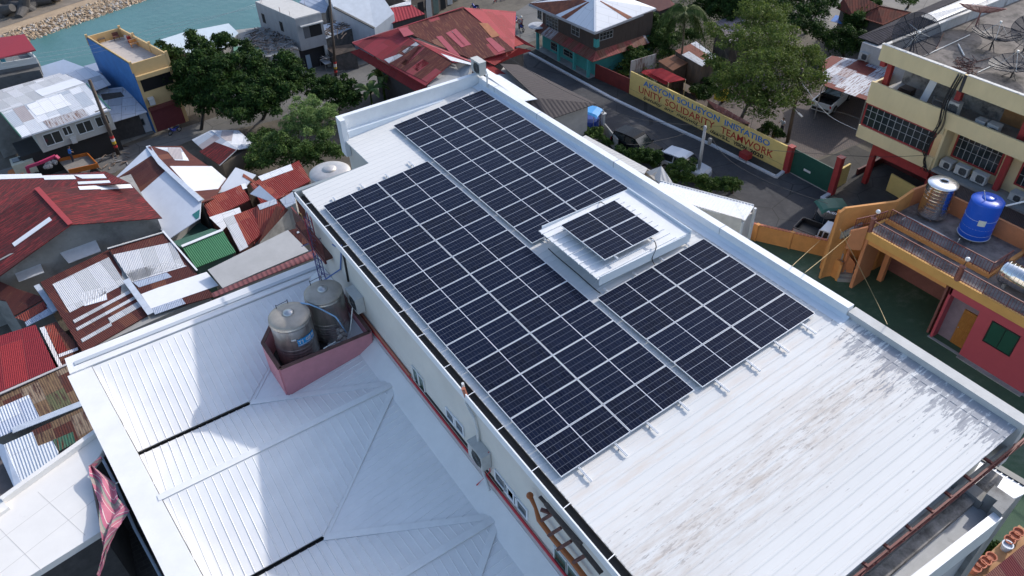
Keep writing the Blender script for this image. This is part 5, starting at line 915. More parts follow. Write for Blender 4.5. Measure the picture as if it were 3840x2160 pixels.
# ground floor under the terrace: fins, dark recess
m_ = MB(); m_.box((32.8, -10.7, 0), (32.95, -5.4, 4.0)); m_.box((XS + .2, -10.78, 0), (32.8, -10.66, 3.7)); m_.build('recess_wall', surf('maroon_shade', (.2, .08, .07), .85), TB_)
m_ = MB(); m_.prism([(XS - .02, -5.75), (XS + 1.9, -5.6), (XS + 1.9, -5.42), (XS - .02, -5.55)], 0, 3.72); m_.build('fin_wall', OR2, TB_)
m_ = MB(); m_.box((XS + 1.9, -6.4, 0), (XS + 2.2, -6.1, 3.72)); m_.build('column', OR2, TB_)
# stair: winds down beside the fin
m_ = MB()
for k in range(16):
    a = 1.9 - k * .17; z = 4.1 - k * .26; c_ = V((31.3, -3.6)); r0_, r1__ = .35, 1.75
    an = math.radians(-60) - k * math.radians(14) + math.pi; a2 = an - math.radians(15)
    m_.prism([(c_.x + r0_ * math.cos(an), c_.y + r0_ * math.sin(an)), (c_.x + r1__ * math.cos(an), c_.y + r1__ * math.sin(an)), (c_.x + r1__ * math.cos(a2), c_.y + r1__ * math.sin(a2)), (c_.x + r0_ * math.cos(a2), c_.y + r0_ * math.sin(a2))], max(0, z - .3), z)
stairs = m_
m_ = MB(); n_ = 13; st0, st1 = V((31.0, -4.6, 4.1)), V((29.6, -5.1, 0))
ctr = [T(13, 900, 830, 4.0), T(13, 790, 880, 3.3), T(13, 720, 960, 2.4), T(13, 740, 1080, 1.5), T(13, 790, 1200, .8), T(13, 790, 1380, 0.1)]
for i in range(len(ctr) - 1):
    for k in range(4):
        a_ = ctr[i].lerp(ctr[i + 1], k / 4); b_ = ctr[i].lerp(ctr[i + 1], (k + 1) / 4); d_ = (b_ - a_); d_.z = 0; d_.normalize(); s__ = V((-d_.y, d_.x, 0)) * .55
        m_.prism([((a_ + s__).x, (a_ + s__).y), ((a_ - s__).x, (a_ - s__).y), ((b_ - s__).x, (b_ - s__).y), ((b_ + s__).x, (b_ + s__).y)], max(0, a_.z - .45), a_.z)
m_.build('staircase', CONC, TB_)
m_ = MB(); lw = [T(13, 590, 960, 1.35), T(13, 600, 1085, 1.0), T(13, 655, 1190, 1.15), T(13, 750, 1205, 1.3), T(13, 700, 1340, .35)]
lw = [T(13, 600, 930, 1.9), T(13, 580, 1060, 1.3), T(13, 750, 1203, 1.25), ]
vwall(m_, T(13, 720, 660, 4.6), T(13, 640, 900, 2.6), 0); vwall(m_, T(13, 640, 900, 2.6), T(13, 585, 1060, 1.5), 0); vwall(m_, T(13, 585, 1060, 1.5), T(13, 748, 1200, 1.3), 0); vwall(m_, T(13, 748, 1200, 1.3), T(13, 735, 1215, 1.3), 0)
m_.build('outer_stair_wall', OR, TB_)
m_ = MB(); vwall(m_, T(13, 1010, 830, 4.6), T(13, 835, 870, 4.2), 2.9, .14); vwall(m_, T(13, 860, 960, 3.0), T(13, 800, 1090, 1.9), 0, .14); vwall(m_, T(13, 800, 1090, 1.9), T(13, 880, 1200, 1.2), 0, .14); m_.build('inner_stair_wall', OR2, TB_)
railing([T(13, 870, 840, 4.2), T(13, 1050, 800, 4.3), T(13, 1180, 760, 4.5)], .6, gap=.14)
# tanks on the terrace
POL = plain('polished_steel', (.78, .76, .74), .14, 1.0); POLD = surf('dull_steel', (.60, .57, .52), .3, .85, var=.3, scale=2, dirt=(.10, .08, .06), damt=.35, sc=(2, 2, .6), bmp=.05)
def tank(name, lb, c, r_, h, mat, domemat, ribs, lid=.3, hatch=None, open_=False, amp=.011):
    root = thing(name, lb, 'water tank', c); pr_ = [(.001, 0), (r_ * .97, 0), (r_, .03)]; z = .06; 
    for k in range(60):
        zz = .06 + (h - .12) * k / 59; f_ = 0
        for rb in ribs:
            if abs(zz / h - rb) < .009: f_ = amp
        pr_.append((r_ + f_, zz))
    pr_.append((r_, h)); MB().lathe(pr_, c, 40).build('shell', mat, root, True)
    dm = [(r_ * 1.015, h - .02), (r_ * 1.015, h + .02)]
    for k in range(1, 9): a = k / 8 * math.pi / 2 * .9; dm.append((r_ * (1 - (k / 8) ** 1.6 * (1 - lid)), h + .02 + .17 * r_ * math.sin(k / 8 * math.pi / 2)))
    MB().lathe(dm, c, 40).build('dome', domemat, root, True); zt_ = h + .02 + .17 * r_
    if open_: MB().lathe([(r_ * lid, zt_), (r_ * lid * 1.05, zt_ + .03), (r_ * lid, zt_ + .04), (r_ * lid * .9, zt_ + .02), (r_ * lid * .9, zt_ - .1)], c, 28).build('hatch_rim', domemat, root, True); MB().lathe([(r_ * lid * .9, zt_ - .03), (.001, zt_ - .03)], c, 28).build('hatch_opening', DARK, root)
    else: MB().lathe([(r_ * lid, zt_ - .01), (r_ * lid, zt_ + .03), (r_ * lid * .7, zt_ + .08), (.001, zt_ + .1)], c, 28).build('lid', hatch or domemat, root, True)
    return root, zt_
s1 = V((33.75, -6.75, zd + .25)); RB9 = [.04, .09, .14, .19, .25, .36, .47, .58, .69, .8, .9]
tk, _ = tank('steel_water_tank', 'shiny ribbed stainless water tank with an open round hatch on the terrace', s1, .82, 2.05, POL, plain('brushed_steel', (.8, .82, .85), .3, .9), RB9, .3, None, True)
m_ = MB(); [m_.bar(s1 + V((.6 * math.cos(a), .6 * math.sin(a), 0)), s1 + V((.6 * math.cos(a), .6 * math.sin(a), -.25)), .05, .05) for a in (.5, 2, 3.6, 5.2)]; m_.build('stand', STEEL, tk)
BT_ = plain('blue_plastic', (.01, .095, .55), .35); s2 = V((33.85, -9.3, zd + .22))
tk, zt_ = tank('plastic_water_tank', 'large bright blue plastic water tank at the back of the terrace', s2, .84, 2.25, BT_, BT_, [.12, .33, .55, .78], .42)
m_ = MB()
for k in range(6): a = k * math.pi / 3; m_.bar(s2 + V((.42 * math.cos(a), .42 * math.sin(a), 2.36)), s2 + V((.72 * math.cos(a), .72 * math.sin(a), 2.32)), .1, .08)
m_.build('dome_rib', BT_, tk)
m_ = MB(); [m_.tube([s2 + V((.845 * math.cos(a), .845 * math.sin(a), zz)) for a in [k * math.pi / 16 for k in range(33)]], .008, 4) for zz in (.32, .75, 1.3)]; m_.tube([s2 + V((.86 * math.cos(k * math.pi / 16), .86 * math.sin(k * math.pi / 16), .03)) for k in range(33)], .02, 5); m_.build('tie_wire', PVC, tk)
m_ = MB(); a0 = math.radians(200)
for k in range(5): a, b2 = a0 + k * .09, a0 + (k + 1) * .09; m_.face([s2 + V((.862 * math.cos(a), .862 * math.sin(a), 1.05)), s2 + V((.862 * math.cos(b2), .862 * math.sin(b2), 1.05)), s2 + V((.862 * math.cos(b2), .862 * math.sin(b2), 1.42)), s2 + V((.862 * math.cos(a), .862 * math.sin(a), 1.42))])
m_.build('sticker', surf('sticker_white', (.6, .65, .6), .6, dirt=(.05, .2, .15), damt=.3, dscale=9), tk)
m_ = MB(); [m_.bar(s2 + V((.6 * math.cos(a), .6 * math.sin(a), 0)), s2 + V((.75 * math.cos(a), .75 * math.sin(a), -.22)), .04, .04) for a in (.5, 1.5, 2.6, 3.6, 4.6, 5.6)]; m_.build('stand', BLK, tk)
m_ = MB(); m_.bar(s2 + V((-.35, -.05, 2.3)), s2 + V((-.5, .2, 3.0)), .06, .03); m_.bar(s2 + V((.5, -.75, 2.1)), s2 + V((1.2, -1.4, 2.5)), .12, .03); m_.build('pipe_stub', PVC, tk)
ht = thing('horizontal_water_tank', 'shiny steel water tank lying on its side at the right edge of the terrace', 'water tank', (31.2, -13.1, zd)); m_ = MB(); m_.tube([V((31.3, -12.3, zd + .75)), V((31.3, -12.4, zd + .75)), V((31.3, -14.9, zd + .75)), V((31.3, -15.0, zd + .75))], [.5, .62, .62, .5], 32); m_.build('shell', POL, ht, True)
m_ = MB(); [m_.tube([V((31.3 + .625 * math.cos(k * math.pi / 16), yy, zd + .75 + .625 * math.sin(k * math.pi / 16))) for k in range(33)], .012, 4) for yy in [-12.5 - .22 * i for i in range(11)]]; m_.build('hoop', POL, ht); m_ = MB(); [m_.box((30.9, yy - .08, zd), (31.7, yy + .08, zd + .25)) for yy in (-12.8, -14.4)]; m_.build('cradle', CONC, ht)
m_ = MB(); m_.tube([T(13, 1350, 760, zd + .2), T(13, 1400, 730, zd + .3), T(13, 1700, 880, zd + .2), T(13, 1900, 1000, zd + .2), T(13, 1930, 950, zd + .5)], .03, 6); tag(m_.build('pvc_pipe', PVC), 'white water pipe running along the terrace floor beside the steel tank', 'pipe')
# pink house under the terrace right
PK = surf('pink_wall', (.42, .065, .085), .75, var=.06, scale=1, dirt=(.30, .05, .065), damt=.2, bmp=.08)
PH_ = thing('pink_house', 'crimson pink house front with a wooden door and a sliding window', 'house', (30, -14, 0)); m_ = MB()
m_.box((XS, -16.2, .0), (XS + .14, -12.78, 3.7)); m_.box((XS, -12.78, 3.25), (XS + .14, -11.0, 3.7)); m_.box((XS, -11.12, 0), (XS + .9, -10.98, 3.7)); m_.box((XS, -16.34, 0), (33, -16.2, 3.7)); m_.build('wall', PK, PH_)
m_ = MB(); m_.box((XS + .6, -12.78, 0), (XS + .7, -11.12, 3.25)); m_.box((XS + .14, -12.9, 0), (XS + .6, -12.78, 3.25)); m_.build('recess_wall', surf('violet_grey_wall', (.22, .17, .21), .8), PH_)
m_ = MB(); m_.box((XS + .52, -12.7, .05), (XS + .6, -11.9, 2.5)); dr = m_.build('door', surf('varnished_wood', (.34, .14, .03), .5, var=.25, scale=3, sc=(1, 5, 1)), PH_); m_ = MB()
for i in range(4):
    for j in range(2): m_.box((XS + .505, -12.62 + j * .38, .2 + i * .56), (XS + .52, -12.32 + j * .38, .62 + i * .56))
m_.build('door_panel', _mc['varnished_wood'], dr); MB().ball((XS + .48, -12.0, 1.25), .04, 6).build('handle', STEEL, dr)
hwin(23, (2262, 325), (2432, 690), XS, BLK, GGLASS, 2, 1, PH_)
m_ = MB(); m_.box((XS - .3, -16.4, 0), (XS, -12.8, .08)); m_.box((XS - .1, -17, .02), (XS + .1, -10.9, .05)); m_.build('step', CONC, PH_)
m_ = MB(); m_.box((33, -22, 0), (33.2, -16.2, 3.9)); m_.build('side_wall', PK, PH_)
for i, (a, b_) in enumerate(((T(13, 540, 960, 1.3), T(12, 2576, 1449, 15.9)), (T(13, 830, 910, 4.0), N(3010, 1030, 16.0)), (T(13, 720, 850, 4.6), T(13, 1010, 1449, 0.5)))): pass
cable([T(13, 540, 955, 1.3), T(13, 380, 1100, 6), T(13, 240, 1230, 16.05)], .012, plain('wire_tan', (.35, .28, .15), .7), 'wire', 'tan wire from the orange boundary wall up to the white parapet', 'wire')
cable([T(13, 835, 910, 4.2), T(13, 600, 1110, 9), T(13, 370, 1295, 16.05)], .012, _mc['wire_tan'], 'wire', 'tan wire from the stair wall up to the white parapet', 'wire')
cable([T(13, 720, 850, 4.6), T(13, 900, 1200, 3), T(23, 1100, 150, 3), T(23, 1200, 365, 15.95)], .012, _mc['wire_tan'], 'wire', 'yellowish wire crossing over the green court', 'wire')
# ============================================================ VEHICLES
TYRE = plain('tyre', (.015, .015, .015), .85); RIM = plain('rim', (.35, .35, .36), .35, .8)
def wheel(root, c, r_, w_, ax):
    ax = V(ax).normalized(); c = V(c); MB().tube([c - ax * w_ / 2, c - ax * w_ * .4, c + ax * w_ * .4, c + ax * w_ / 2], [r_ * .88, r_, r_, r_ * .88], 20).build('wheel', TYRE, root, False)
    MB().tube([c - ax * (w_ / 2 + .01), c + ax * (w_ / 2 + .01)], r_ * .55, 14).build('rim', RIM, root)
def car(name, lb, cat, fr, bk_, w_, kind, paint, z0=0):
    """fr, bk_: ground points under the front and rear bumpers"""
    fr, bk_ = V((fr[0], fr[1], z0)), V((bk_[0], bk_[1], z0)); L_ = (fr - bk_).length; d_ = (fr - bk_) / L_; s_ = V((-d_.y, d_.x, 0)); root = thing(name, lb, cat, (fr + bk_) / 2); k = L_ / 4.6
    def P(x, y, z): return bk_ + d_ * (x * L_) + s_ * (y * w_ / 2) + V((0, 0, z * k))
    if kind == 'suv': st = [(0, .80, 1.0, 1.0), (.02, .93, 1.05, 1.05), (.35, 1, 1.08, 1.08), (.72, 1, 1.08, 1.08), (.95, .95, .98, .98), (1, .80, .72, .72)]; cab = [(.015, .82, 1.06), (.06, .78, 1.66), (.3, .80, 1.76), (.5, .80, 1.76), (.56, .78, 1.70), (.72, .84, 1.1)]
    else: st = [(0, .92, .98, .98), (.02, .96, 1.0, 1.0), (.4, 1, 1.02, 1.02), (.72, 1, 1.04, 1.04), (.95, .95, .96, .96), (1, .80, .70, .70)]; cab = [(.40, .86, 1.02), (.44, .80, 1.6), (.5, .80, 1.68), (.60, .80, 1.68), (.63, .78, 1.62), (.76, .84, 1.06)]
    m_ = MB(); rows = []
    for x, hw, zt_, _ in st: rows.append([P(x, -hw * .96, .28), P(x, -hw, .6), P(x, -hw, zt_ - .08), P(x, -hw * .9, zt_), P(x, 0, zt_ + .03), P(x, hw * .9, zt_), P(x, hw, zt_ - .08), P(x, hw, .6), P(x, hw * .96, .28)])
    for a, b_ in zip(rows, rows[1:]):
        for i in range(8):
            if kind == 'pickup' and i in (3, 4) and rows.index(a) < 2 : continue
            m_.face([a[i], a[i + 1], b_[i + 1], b_[i]])
    m_.face(rows[0]); m_.face(rows[-1][::-1]); m_.build('body', paint, root, False)
    if kind == 'pickup':
        m_ = MB(); m_.face([P(.03, -.85, .62), P(.03, .85, .62), P(.385, .85, .62), P(.385, -.85, .62)]); m_.face([P(.03, -.85, .62), P(.385, -.85, .62), P(.385, -.88, 1.0), P(.03, -.88, 1.0)]); m_.face([P(.03, .85, .62), P(.385, .85, .62), P(.385, .88, 1.0), P(.03, .88, 1.0)]); m_.face([P(.03, -.85, .62), P(.03, .85, .62), P(.03, .88, 1.0), P(.03, -.88, 1.0)]); m_.face([P(.385, -.85, .62), P(.385, .85, .62), P(.385, .88, 1.0), P(.385, -.88, 1.0)]); m_.build('bed', BLK, root)
        m_ = MB(); [m_.bar(P(.0, y, 1.0), P(.4, y, 1.02), .09, .05) for y in (-.95, .95)]; m_.bar(P(.0, -.95, 1.0), P(.0, .95, 1.0), .08, .05); m_.build('bed_rail', BLK if paint is not WPAINT2 else paint, root)
    b = cab; m_ = MB(); g_ = MB()
    top = b[1:5]
    for a, c_ in zip(top, top[1:]): m_.face([P(a[0], -a[1], a[2]), P(a[0], a[1], a[2]), P(c_[0], c_[1], c_[2]), P(c_[0], -c_[1], c_[2])])
    for sg in (-1, 1):
        for a, c_ in zip(top, top[1:]): m_.face([P(a[0], sg * a[1], a[2]), P(c_[0], sg * c_[1], c_[2]), P(c_[0], sg * c_[1] * 1.03, c_[2] - .07), P(a[0], sg * a[1] * 1.03, a[2] - .07)])
        for f_ in (b[1][0] + .005, (b[0][0] + b[5][0]) * .45, b[4][0] - .01): m_.bar(P(f_ - .01, sg * .90, 1.05), P(f_, sg * .83, 1.62), .07, .05)
    m_.build('cabin_roof', paint, root)
    m_ = MB(); m_.face([P(b[4][0], -.74, b[4][2] - .03), P(b[4][0], .74, b[4][2] - .03), P(b[5][0], .8, b[5][2]), P(b[5][0], -.8, b[5][2])]); m_.build('windshield', GLASS, root)
    m_ = MB(); m_.face([P(b[1][0], -.74, b[1][2] - .05), P(b[1][0], .74, b[1][2] - .05), P(b[0][0], .78, b[0][2]), P(b[0][0], -.78, b[0][2])]); m_.build('rear_window', GLASS, root)
    for sg in (-1, 1):
        m_ = MB(); m_.face([P(b[0][0], sg * .9, 1.05), P(b[5][0], sg * .9, 1.07), P(b[4][0], sg * .82, b[4][2] - .06), P(b[1][0], sg * .82, b[1][2] - .06)]); m_.build('side_window', GLASS, root)
        m_ = MB(); m_.box((0, 0, 0), (0, 0, 0)) if 0 else m_.bar(P(b[5][0] - .03, sg * .98, 1.12), P(b[5][0] - .03, sg * 1.14, 1.14), .1, .12); m_.build('mirror', paint, root)
        m_ = MB(); m_.bar(P(.985, sg * .5, .78), P(.975, sg * .84, .80), .06, .12); m_.build('headlight', plain('lamp_glass', (.6, .6, .62), .15), root)
        m_ = MB(); m_.bar(P(.0, sg * .8, .85), P(.005, sg * .93, .87), .05, .26); m_.build('tail_lamp', plain('tail_red', (.35, .01, .01), .25), root)
        for x in (.19, .81): wheel(root, P(x, sg * .93, .36), .36 * k, .22 * k, s_)
    m_ = MB(); m_.bar(P(-.012, -.8, .5), P(-.012, .8, .5), .1, .18); m_.build('bumper', BLK, root); return root
BPAINT = plain('black_paint', (.005, .006, .008), .25, spec=.12); WPAINT = plain('silver_white_paint', (.5, .53, .58), .22, .1); WPAINT2 = plain('white_car_paint', (.62, .64, .66), .25)
f0, b0 = T(12, 1480, 80, .6), T(2, 1085, 1400, .6); car('parked_suv', 'black SUV parked on the street behind the dark bushes', 'car', (30.0, 12.35), (29.35, 16.5), 1.65, 'suv', BPAINT)
car('parked_suv', 'silver white SUV parked by the grey concrete pole', 'car', (31.05, 8.2), (30.2, 12.0), 1.6, 'suv', WPAINT)
car('pickup_truck', 'white pickup truck parked under the patched carport roof', 'pickup', (50.4, 11.2), (45.85, 10.0), 1.75, 'pickup', WPAINT2)
car('pickup_truck', 'white pickup with a black open bed parked behind the orange wall', 'pickup', (32.3, -3.5), (31.35, .15), 1.55, 'pickup', plain('white_pickup_paint', (.6, .62, .65), .25))
def motorbike(lb, fr, rr, paint, person=None, grp=None):
    fr, rr = V((fr[0], fr[1], 0)), V((rr[0], rr[1], 0)); d_ = (fr - rr); L_ = d_.length; d_.normalize(); s_ = V((-d_.y, d_.x, 0)); root = thing('motorbike', lb, 'motorbike', (fr + rr) / 2, grp); k = L_ / 1.9; P = lambda x, y, z: rr + d_ * (x * L_) + s_ * (y * k) + V((0, 0, z * k))
    for x in (.16, .84):
        c_ = P(x, 0, .3); m_ = MB(); m_.tube([c_ + d_ * (.27 * k * math.cos(a)) + V((0, 0, .27 * k * math.sin(a))) for a in [i * math.pi / 10 for i in range(21)]], .05 * k, 6, cap=False); w_ = m_.build('wheel', TYRE, root); m_ = MB(); [m_.tube([c_ - d_ * (.25 * k * math.cos(a)) - V((0, 0, .25 * k * math.sin(a))), c_ + d_ * (.25 * k * math.cos(a)) + V((0, 0, .25 * k * math.sin(a)))], .012, 4) for a in (0, .8, 1.6, 2.4)]; m_.build('spoke', RIM, w_)
    m_ = MB(); m_.tube([P(.42, 0, .4), P(.6, 0, .45), P(.72, 0, .8), P(.76, 0, .95)], [.12 * k, .16 * k, .12 * k, .06 * k], 8); m_.tube([P(.1, 0, .72), P(.3, 0, .7), P(.5, 0, .6), P(.62, 0, .5)], [.05 * k, .11 * k, .12 * k, .12 * k], 8); m_.build('body', paint, root, True)
    MB().tube([P(.08, 0, .82), P(.2, 0, .84), P(.5, 0, .76)], [.08 * k, .12 * k, .1 * k], 8).build('seat', BLK, root, True)
    m_ = MB(); m_.tube([P(.78, -.32, 1.02), P(.76, 0, 1.0), P(.78, .32, 1.02)], .025 * k, 6); m_.tube([P(.76, 0, 1.0), P(.84, 0, .3)], .035 * k, 6); m_.build('handlebar', BLK, root); MB().ball(P(.83, 0, .88), .09 * k, 6).build('headlight', plain('lamp_glass', (.6, .6, .62), .15), root)
    m_ = MB(); m_.tube([P(.45, -.14, .3), P(.05, -.16, .4)], .05 * k, 8); m_.build('exhaust', RIM, root); return root, P, k
BLP = plain('bike_blue', (.02, .04, .28), .3); RDP = plain('bike_red', (.3, .02, .02), .3)
f1, f2_ = T(0, 1690, 1350, .2), T(0, 1825, 1290, .2); motorbike('blue motorbike parked on the pavement by the small white house', (f1.x, f1.y), (f2_.x, f2_.y), BLP)
for (a, b_, lb, pt) in (((1, 2160, 90), (1, 2255, 115), 'dark motorbike parked left of the others outside the stores', BLP), ((1, 2385, 35), (1, 2430, 20), 'red motorbike parked between two others outside the stores', RDP), ((1, 2455, 10), (1, 2510, 5), 'rightmost motorbike parked outside the stores at the top', BLP)):
    p, q = T(a[0], a[1], a[2], 0), T(b_[0], b_[1], b_[2], 0); motorbike(lb, (p.x, p.y), (q.x, q.y), pt)
def person(lb, P, k, shirt, trousers, helmet=None, sit=True, hair=(.02, .015, .012)):
    """P(x,y,z) maps fore-aft, sideways, height in metres/k"""
    J = {'pel': P(.36, 0, .88), 'ch': P(.42, 0, 1.2), 'nk': P(.44, 0, 1.42), 'hd': P(.455, 0, 1.52), 'lsh': P(.43, .2, 1.36), 'rsh': P(.43, -.2, 1.36), 'lel': P(.56, .28, 1.16), 'rel': P(.56, -.28, 1.16), 'lw': P(.72, .3, 1.06), 'rw': P(.72, -.3, 1.06),
         'lk': P(.58, .16, .78), 'rk': P(.58, -.16, .78), 'la': P(.5, .17, .36), 'ra': P(.5, -.17, .36), 'lt': P(.6, .18, .3), 'rt': P(.6, -.18, .3)}
    if not sit: J.update(lk=P(.42, .12, .48), rk=P(.34, -.1, .48), la=P(.38, .12, .08), ra=P(.3, -.1, .08), lt=P(.46, .13, .03), rt=P(.38, -.12, .03))
    root = thing('person', lb, 'person', (J['pel'].x, J['pel'].y, 0)); bmx = MB()
    me = bpy.data.meshes.new('body'); keys = list(J); ed = [('pel', 'ch'), ('ch', 'nk'), ('nk', 'hd'), ('ch', 'lsh'), ('ch', 'rsh'), ('lsh', 'lel'), ('rsh', 'rel'), ('lel', 'lw'), ('rel', 'rw'), ('pel', 'lk'), ('pel', 'rk'), ('lk', 'la'), ('rk', 'ra'), ('la', 'lt'), ('ra', 'rt')]
    me.from_pydata([tuple(J[a]) for a in keys], [(keys.index(a), keys.index(b_)) for a, b_ in ed], []); o = bpy.data.objects.new('body', me); COL.objects.link(o); md = o.modifiers.new('s', 'SKIN'); R_ = dict(pel=.15, ch=.16, nk=.06, hd=.07, lsh=.07, rsh=.07, lel=.05, rel=.05, lw=.035, rw=.035, lk=.075, rk=.075, la=.05, ra=.05, lt=.045, rt=.045)
    for i, a in enumerate(keys): v_ = me.skin_vertices[0].data[i]; v_.radius = (R_[a] * k, R_[a] * k); v_.use_root = a == 'pel'
    o.modifiers.new('u', 'SUBSURF').levels = 1; o.modifiers['u'].render_levels = 1
    m1, m2, m3 = shirt, trousers, plain('skin', (.30, .17, .11), .6); dg = bpy.context.evaluated_depsgraph_get(); me2 = bpy.data.meshes.new_from_object(o.evaluated_get(dg)); bpy.data.objects.remove(o)
    me2.materials.clear(); [me2.materials.append(x) for x in (m1, m2, m3)]; zp, zn = J['pel'].z, J['nk'].z
    for f_ in me2.polygons:
        c_ = f_.center; f_.use_smooth = True; dw = min((c_ - J['lw']).length, (c_ - J['rw']).length); f_.material_index = 2 if (c_.z > zn - .02 or dw < .22 * k) else (1 if c_.z < zp + .02 * k and dw > .3 * k else 0)
    o = bpy.data.objects.new('body', me2); COL.objects.link(o); o.parent = root; o.matrix_parent_inverse = Matrix.Translation(-root.location)
    MB().ball(J['hd'] + V((0, 0, .1 * k)), (.135 if helmet else .11) * k, 8, sq=1.12).build('helmet' if helmet else 'hair', helmet or plain('hair_dark', hair, .7), root, True)
    MB().ball(J['hd'] + (P(1, 0, 0) - P(0, 0, 0)).normalized() * .05 * k + V((0, 0, .06 * k)), .085 * k, 8, sq=1.2).build('head', m3, root, True); return root
SHD, SHW, SHB = plain('cloth_dark', (.03, .035, .05), .9), plain('cloth_white', (.45, .47, .5), .9), plain('cloth_blue', (.04, .16, .5), .9); TRD = plain('cloth_trousers', (.03, .03, .04), .9)
p, q = T(2, 65, 265, .1), T(2, 0, 290, .1); rt, P, k = motorbike('dark motorbike being ridden along the cross street', (p.x, p.y), (p.x - .4, p.y - 1.6), BLP); person('person in dark clothes and a pale helmet riding a motorbike on the street', P, k, SHD, TRD, plain('helmet_white', (.6, .6, .58), .3))
p = T(1, 2560, 260, .1); rt, P, k = motorbike('motorbike with a pale windscreen beside the red roof corner', (p.x + 1.4, p.y + .6), (p.x, p.y), BLP)
# tricycles
def tricycle(lb, c, hd, roofc, num=None, scale=.85, bodyc=None, fronts=True):
    c = V(c); d_ = V((math.cos(hd), math.sin(hd), 0)); s_ = V((-d_.y, d_.x, 0)); root = thing('tricycle_taxi', lb, 'tricycle', c); P = lambda x, y, z: c + (d_ * x + s_ * y + V((0, 0, z))) * scale
    m_ = MB(); pr_ = [(-1.05, 1.62), (-.95, 1.74), (-.3, 1.82), (.5, 1.8), (.85, 1.7), (1.0, 1.55)]
    for (x0, z0), (x1, z1) in zip(pr_, pr_[1:]):
        for (ya, yb, za, zb_) in ((-.78, -.6, -.12, 0), (-.6, .6, 0, 0), (.6, .78, 0, -.12)): m_.face([P(x0, ya, z0 + za), P(x1, ya, z1 + za), P(x1, yb, z1 + zb_), P(x0, yb, z0 + zb_)])
    m_.build('canopy', roofc, root); m_ = MB()
    for x, y in ((-.95, -.7), (-.95, .7), (.7, -.7), (.7, .7), (-.2, -.7), (-.2, .7)): m_.bar(P(x, y, .4), P(x, y, 1.6), .03, .03)
    m_.build('frame', STEEL, root); m_ = MB(); m_.prism([tuple(P(x, y, 0).xy) for x, y in ((-1, -.72), (.55, -.72), (.8, -.3), (.8, .3), (.55, .72), (-1, .72))], c.z + .28 * scale, c.z + .95 * scale); m_.build('body', bodyc or roofc, root)
    m_ = MB(); m_.bar(P(-.6, -.6, 1.0), P(-.6, .6, 1.0), .3 * scale, .12 * scale); m_.build('seat', BLK, root); 
    for x, y in ((-.6, -.75), (-.6, .75), (1.15, .0)):
        cc = P(x, y, .28); wheel(root, cc, .27 * scale, .1 * scale, s_)
    m_ = MB(); m_.tube([P(1.15, 0, .3), P(1.0, 0, .95)], .03, 6); m_.tube([P(1.0, -.3, .98), P(1.0, .3, .98)], .02, 6); m_.build('handlebar', BLK, root)
    if num: text(num, .3 * scale, WB_, P(-.75, -.62, 1.80) if False else P(.0, 0, 1.84), -s_ * 0 + V((.75, -.6, 0)), V((.5, .62, 0)), root, 'number', 0, .004, .01)
    return root
tricycle('tricycle with a dark green canopy marked A-079 parked by the stair', T(13, 640, 680, 1.0) * V((1, 1, 0)) if False else (33.75, -.45, 0), math.radians(150), surf('canopy_green', (.02, .11, .075), .5), None, .95, plain('tri_dark', (.02, .03, .04), .4))
q = T(13, 590, 690, 1.78); text('A-079', .34, WB_, q + V((0, 0, .03)), (T(13, 640, 705, 1.78) - q), (T(13, 600, 640, 1.78) - q), [o for o in bpy.data.objects if o.name.startswith('tricycle_taxi')][0], 'number', 0, .004, .01)
tricycle('tricycle with a light blue canopy parked beside the blue awning', (29.05, 19.75, 0), math.radians(-60), plain('canopy_light_blue', (.05, .28, .62), .4), None, 1.0, plain('tri_blue', (.02, .06, .3), .4))
# no-entry road sign
sg = thing('road_sign', 'round red rimmed road sign on a post at the street corner', 'sign', T(2, 82, 385, 0)); q = T(2, 82, 385, 0); MB().tube([q, q + V((0, 0, 1.9))], .025, 6).build('pole', BLK, sg); tn_ = (CAM - q); tn_.z = 0; tn_.normalize(); MB().tube([q + V((0, 0, 1.75)) + tn_ * .03, q + V((0, 0, 1.75)) + tn_ * .045], .27, 24).build('sign_face', plain('sign_white', (.5, .5, .5), .5), sg)
m_ = MB(); cc = q + V((0, 0, 1.75)) + tn_ * .05; sx_ = V((-tn_.y, tn_.x, 0)); m_.tube([cc + sx_ * .24 * math.cos(a) + V((0, 0, .24 * math.sin(a))) for a in [i * math.pi / 12 for i in range(25)]], .03, 5); m_.bar(cc - sx_ * .14 + V((0, 0, .14)), cc + sx_ * .14 - V((0, 0, .14)), .03, .04); m_.build('rim', TR, sg)
rt = thing('man_in_yard', 'x', 'x') if 0 else None
q = T(3, 130, 1345, 0); PP = lambda x, y, z: V((q.x, q.y, 0)) + V((-(x - .38), y, z)) * .85
person('person in a pale shirt standing in the brick paved yard', PP, .85, SHW, TRD, None, False)
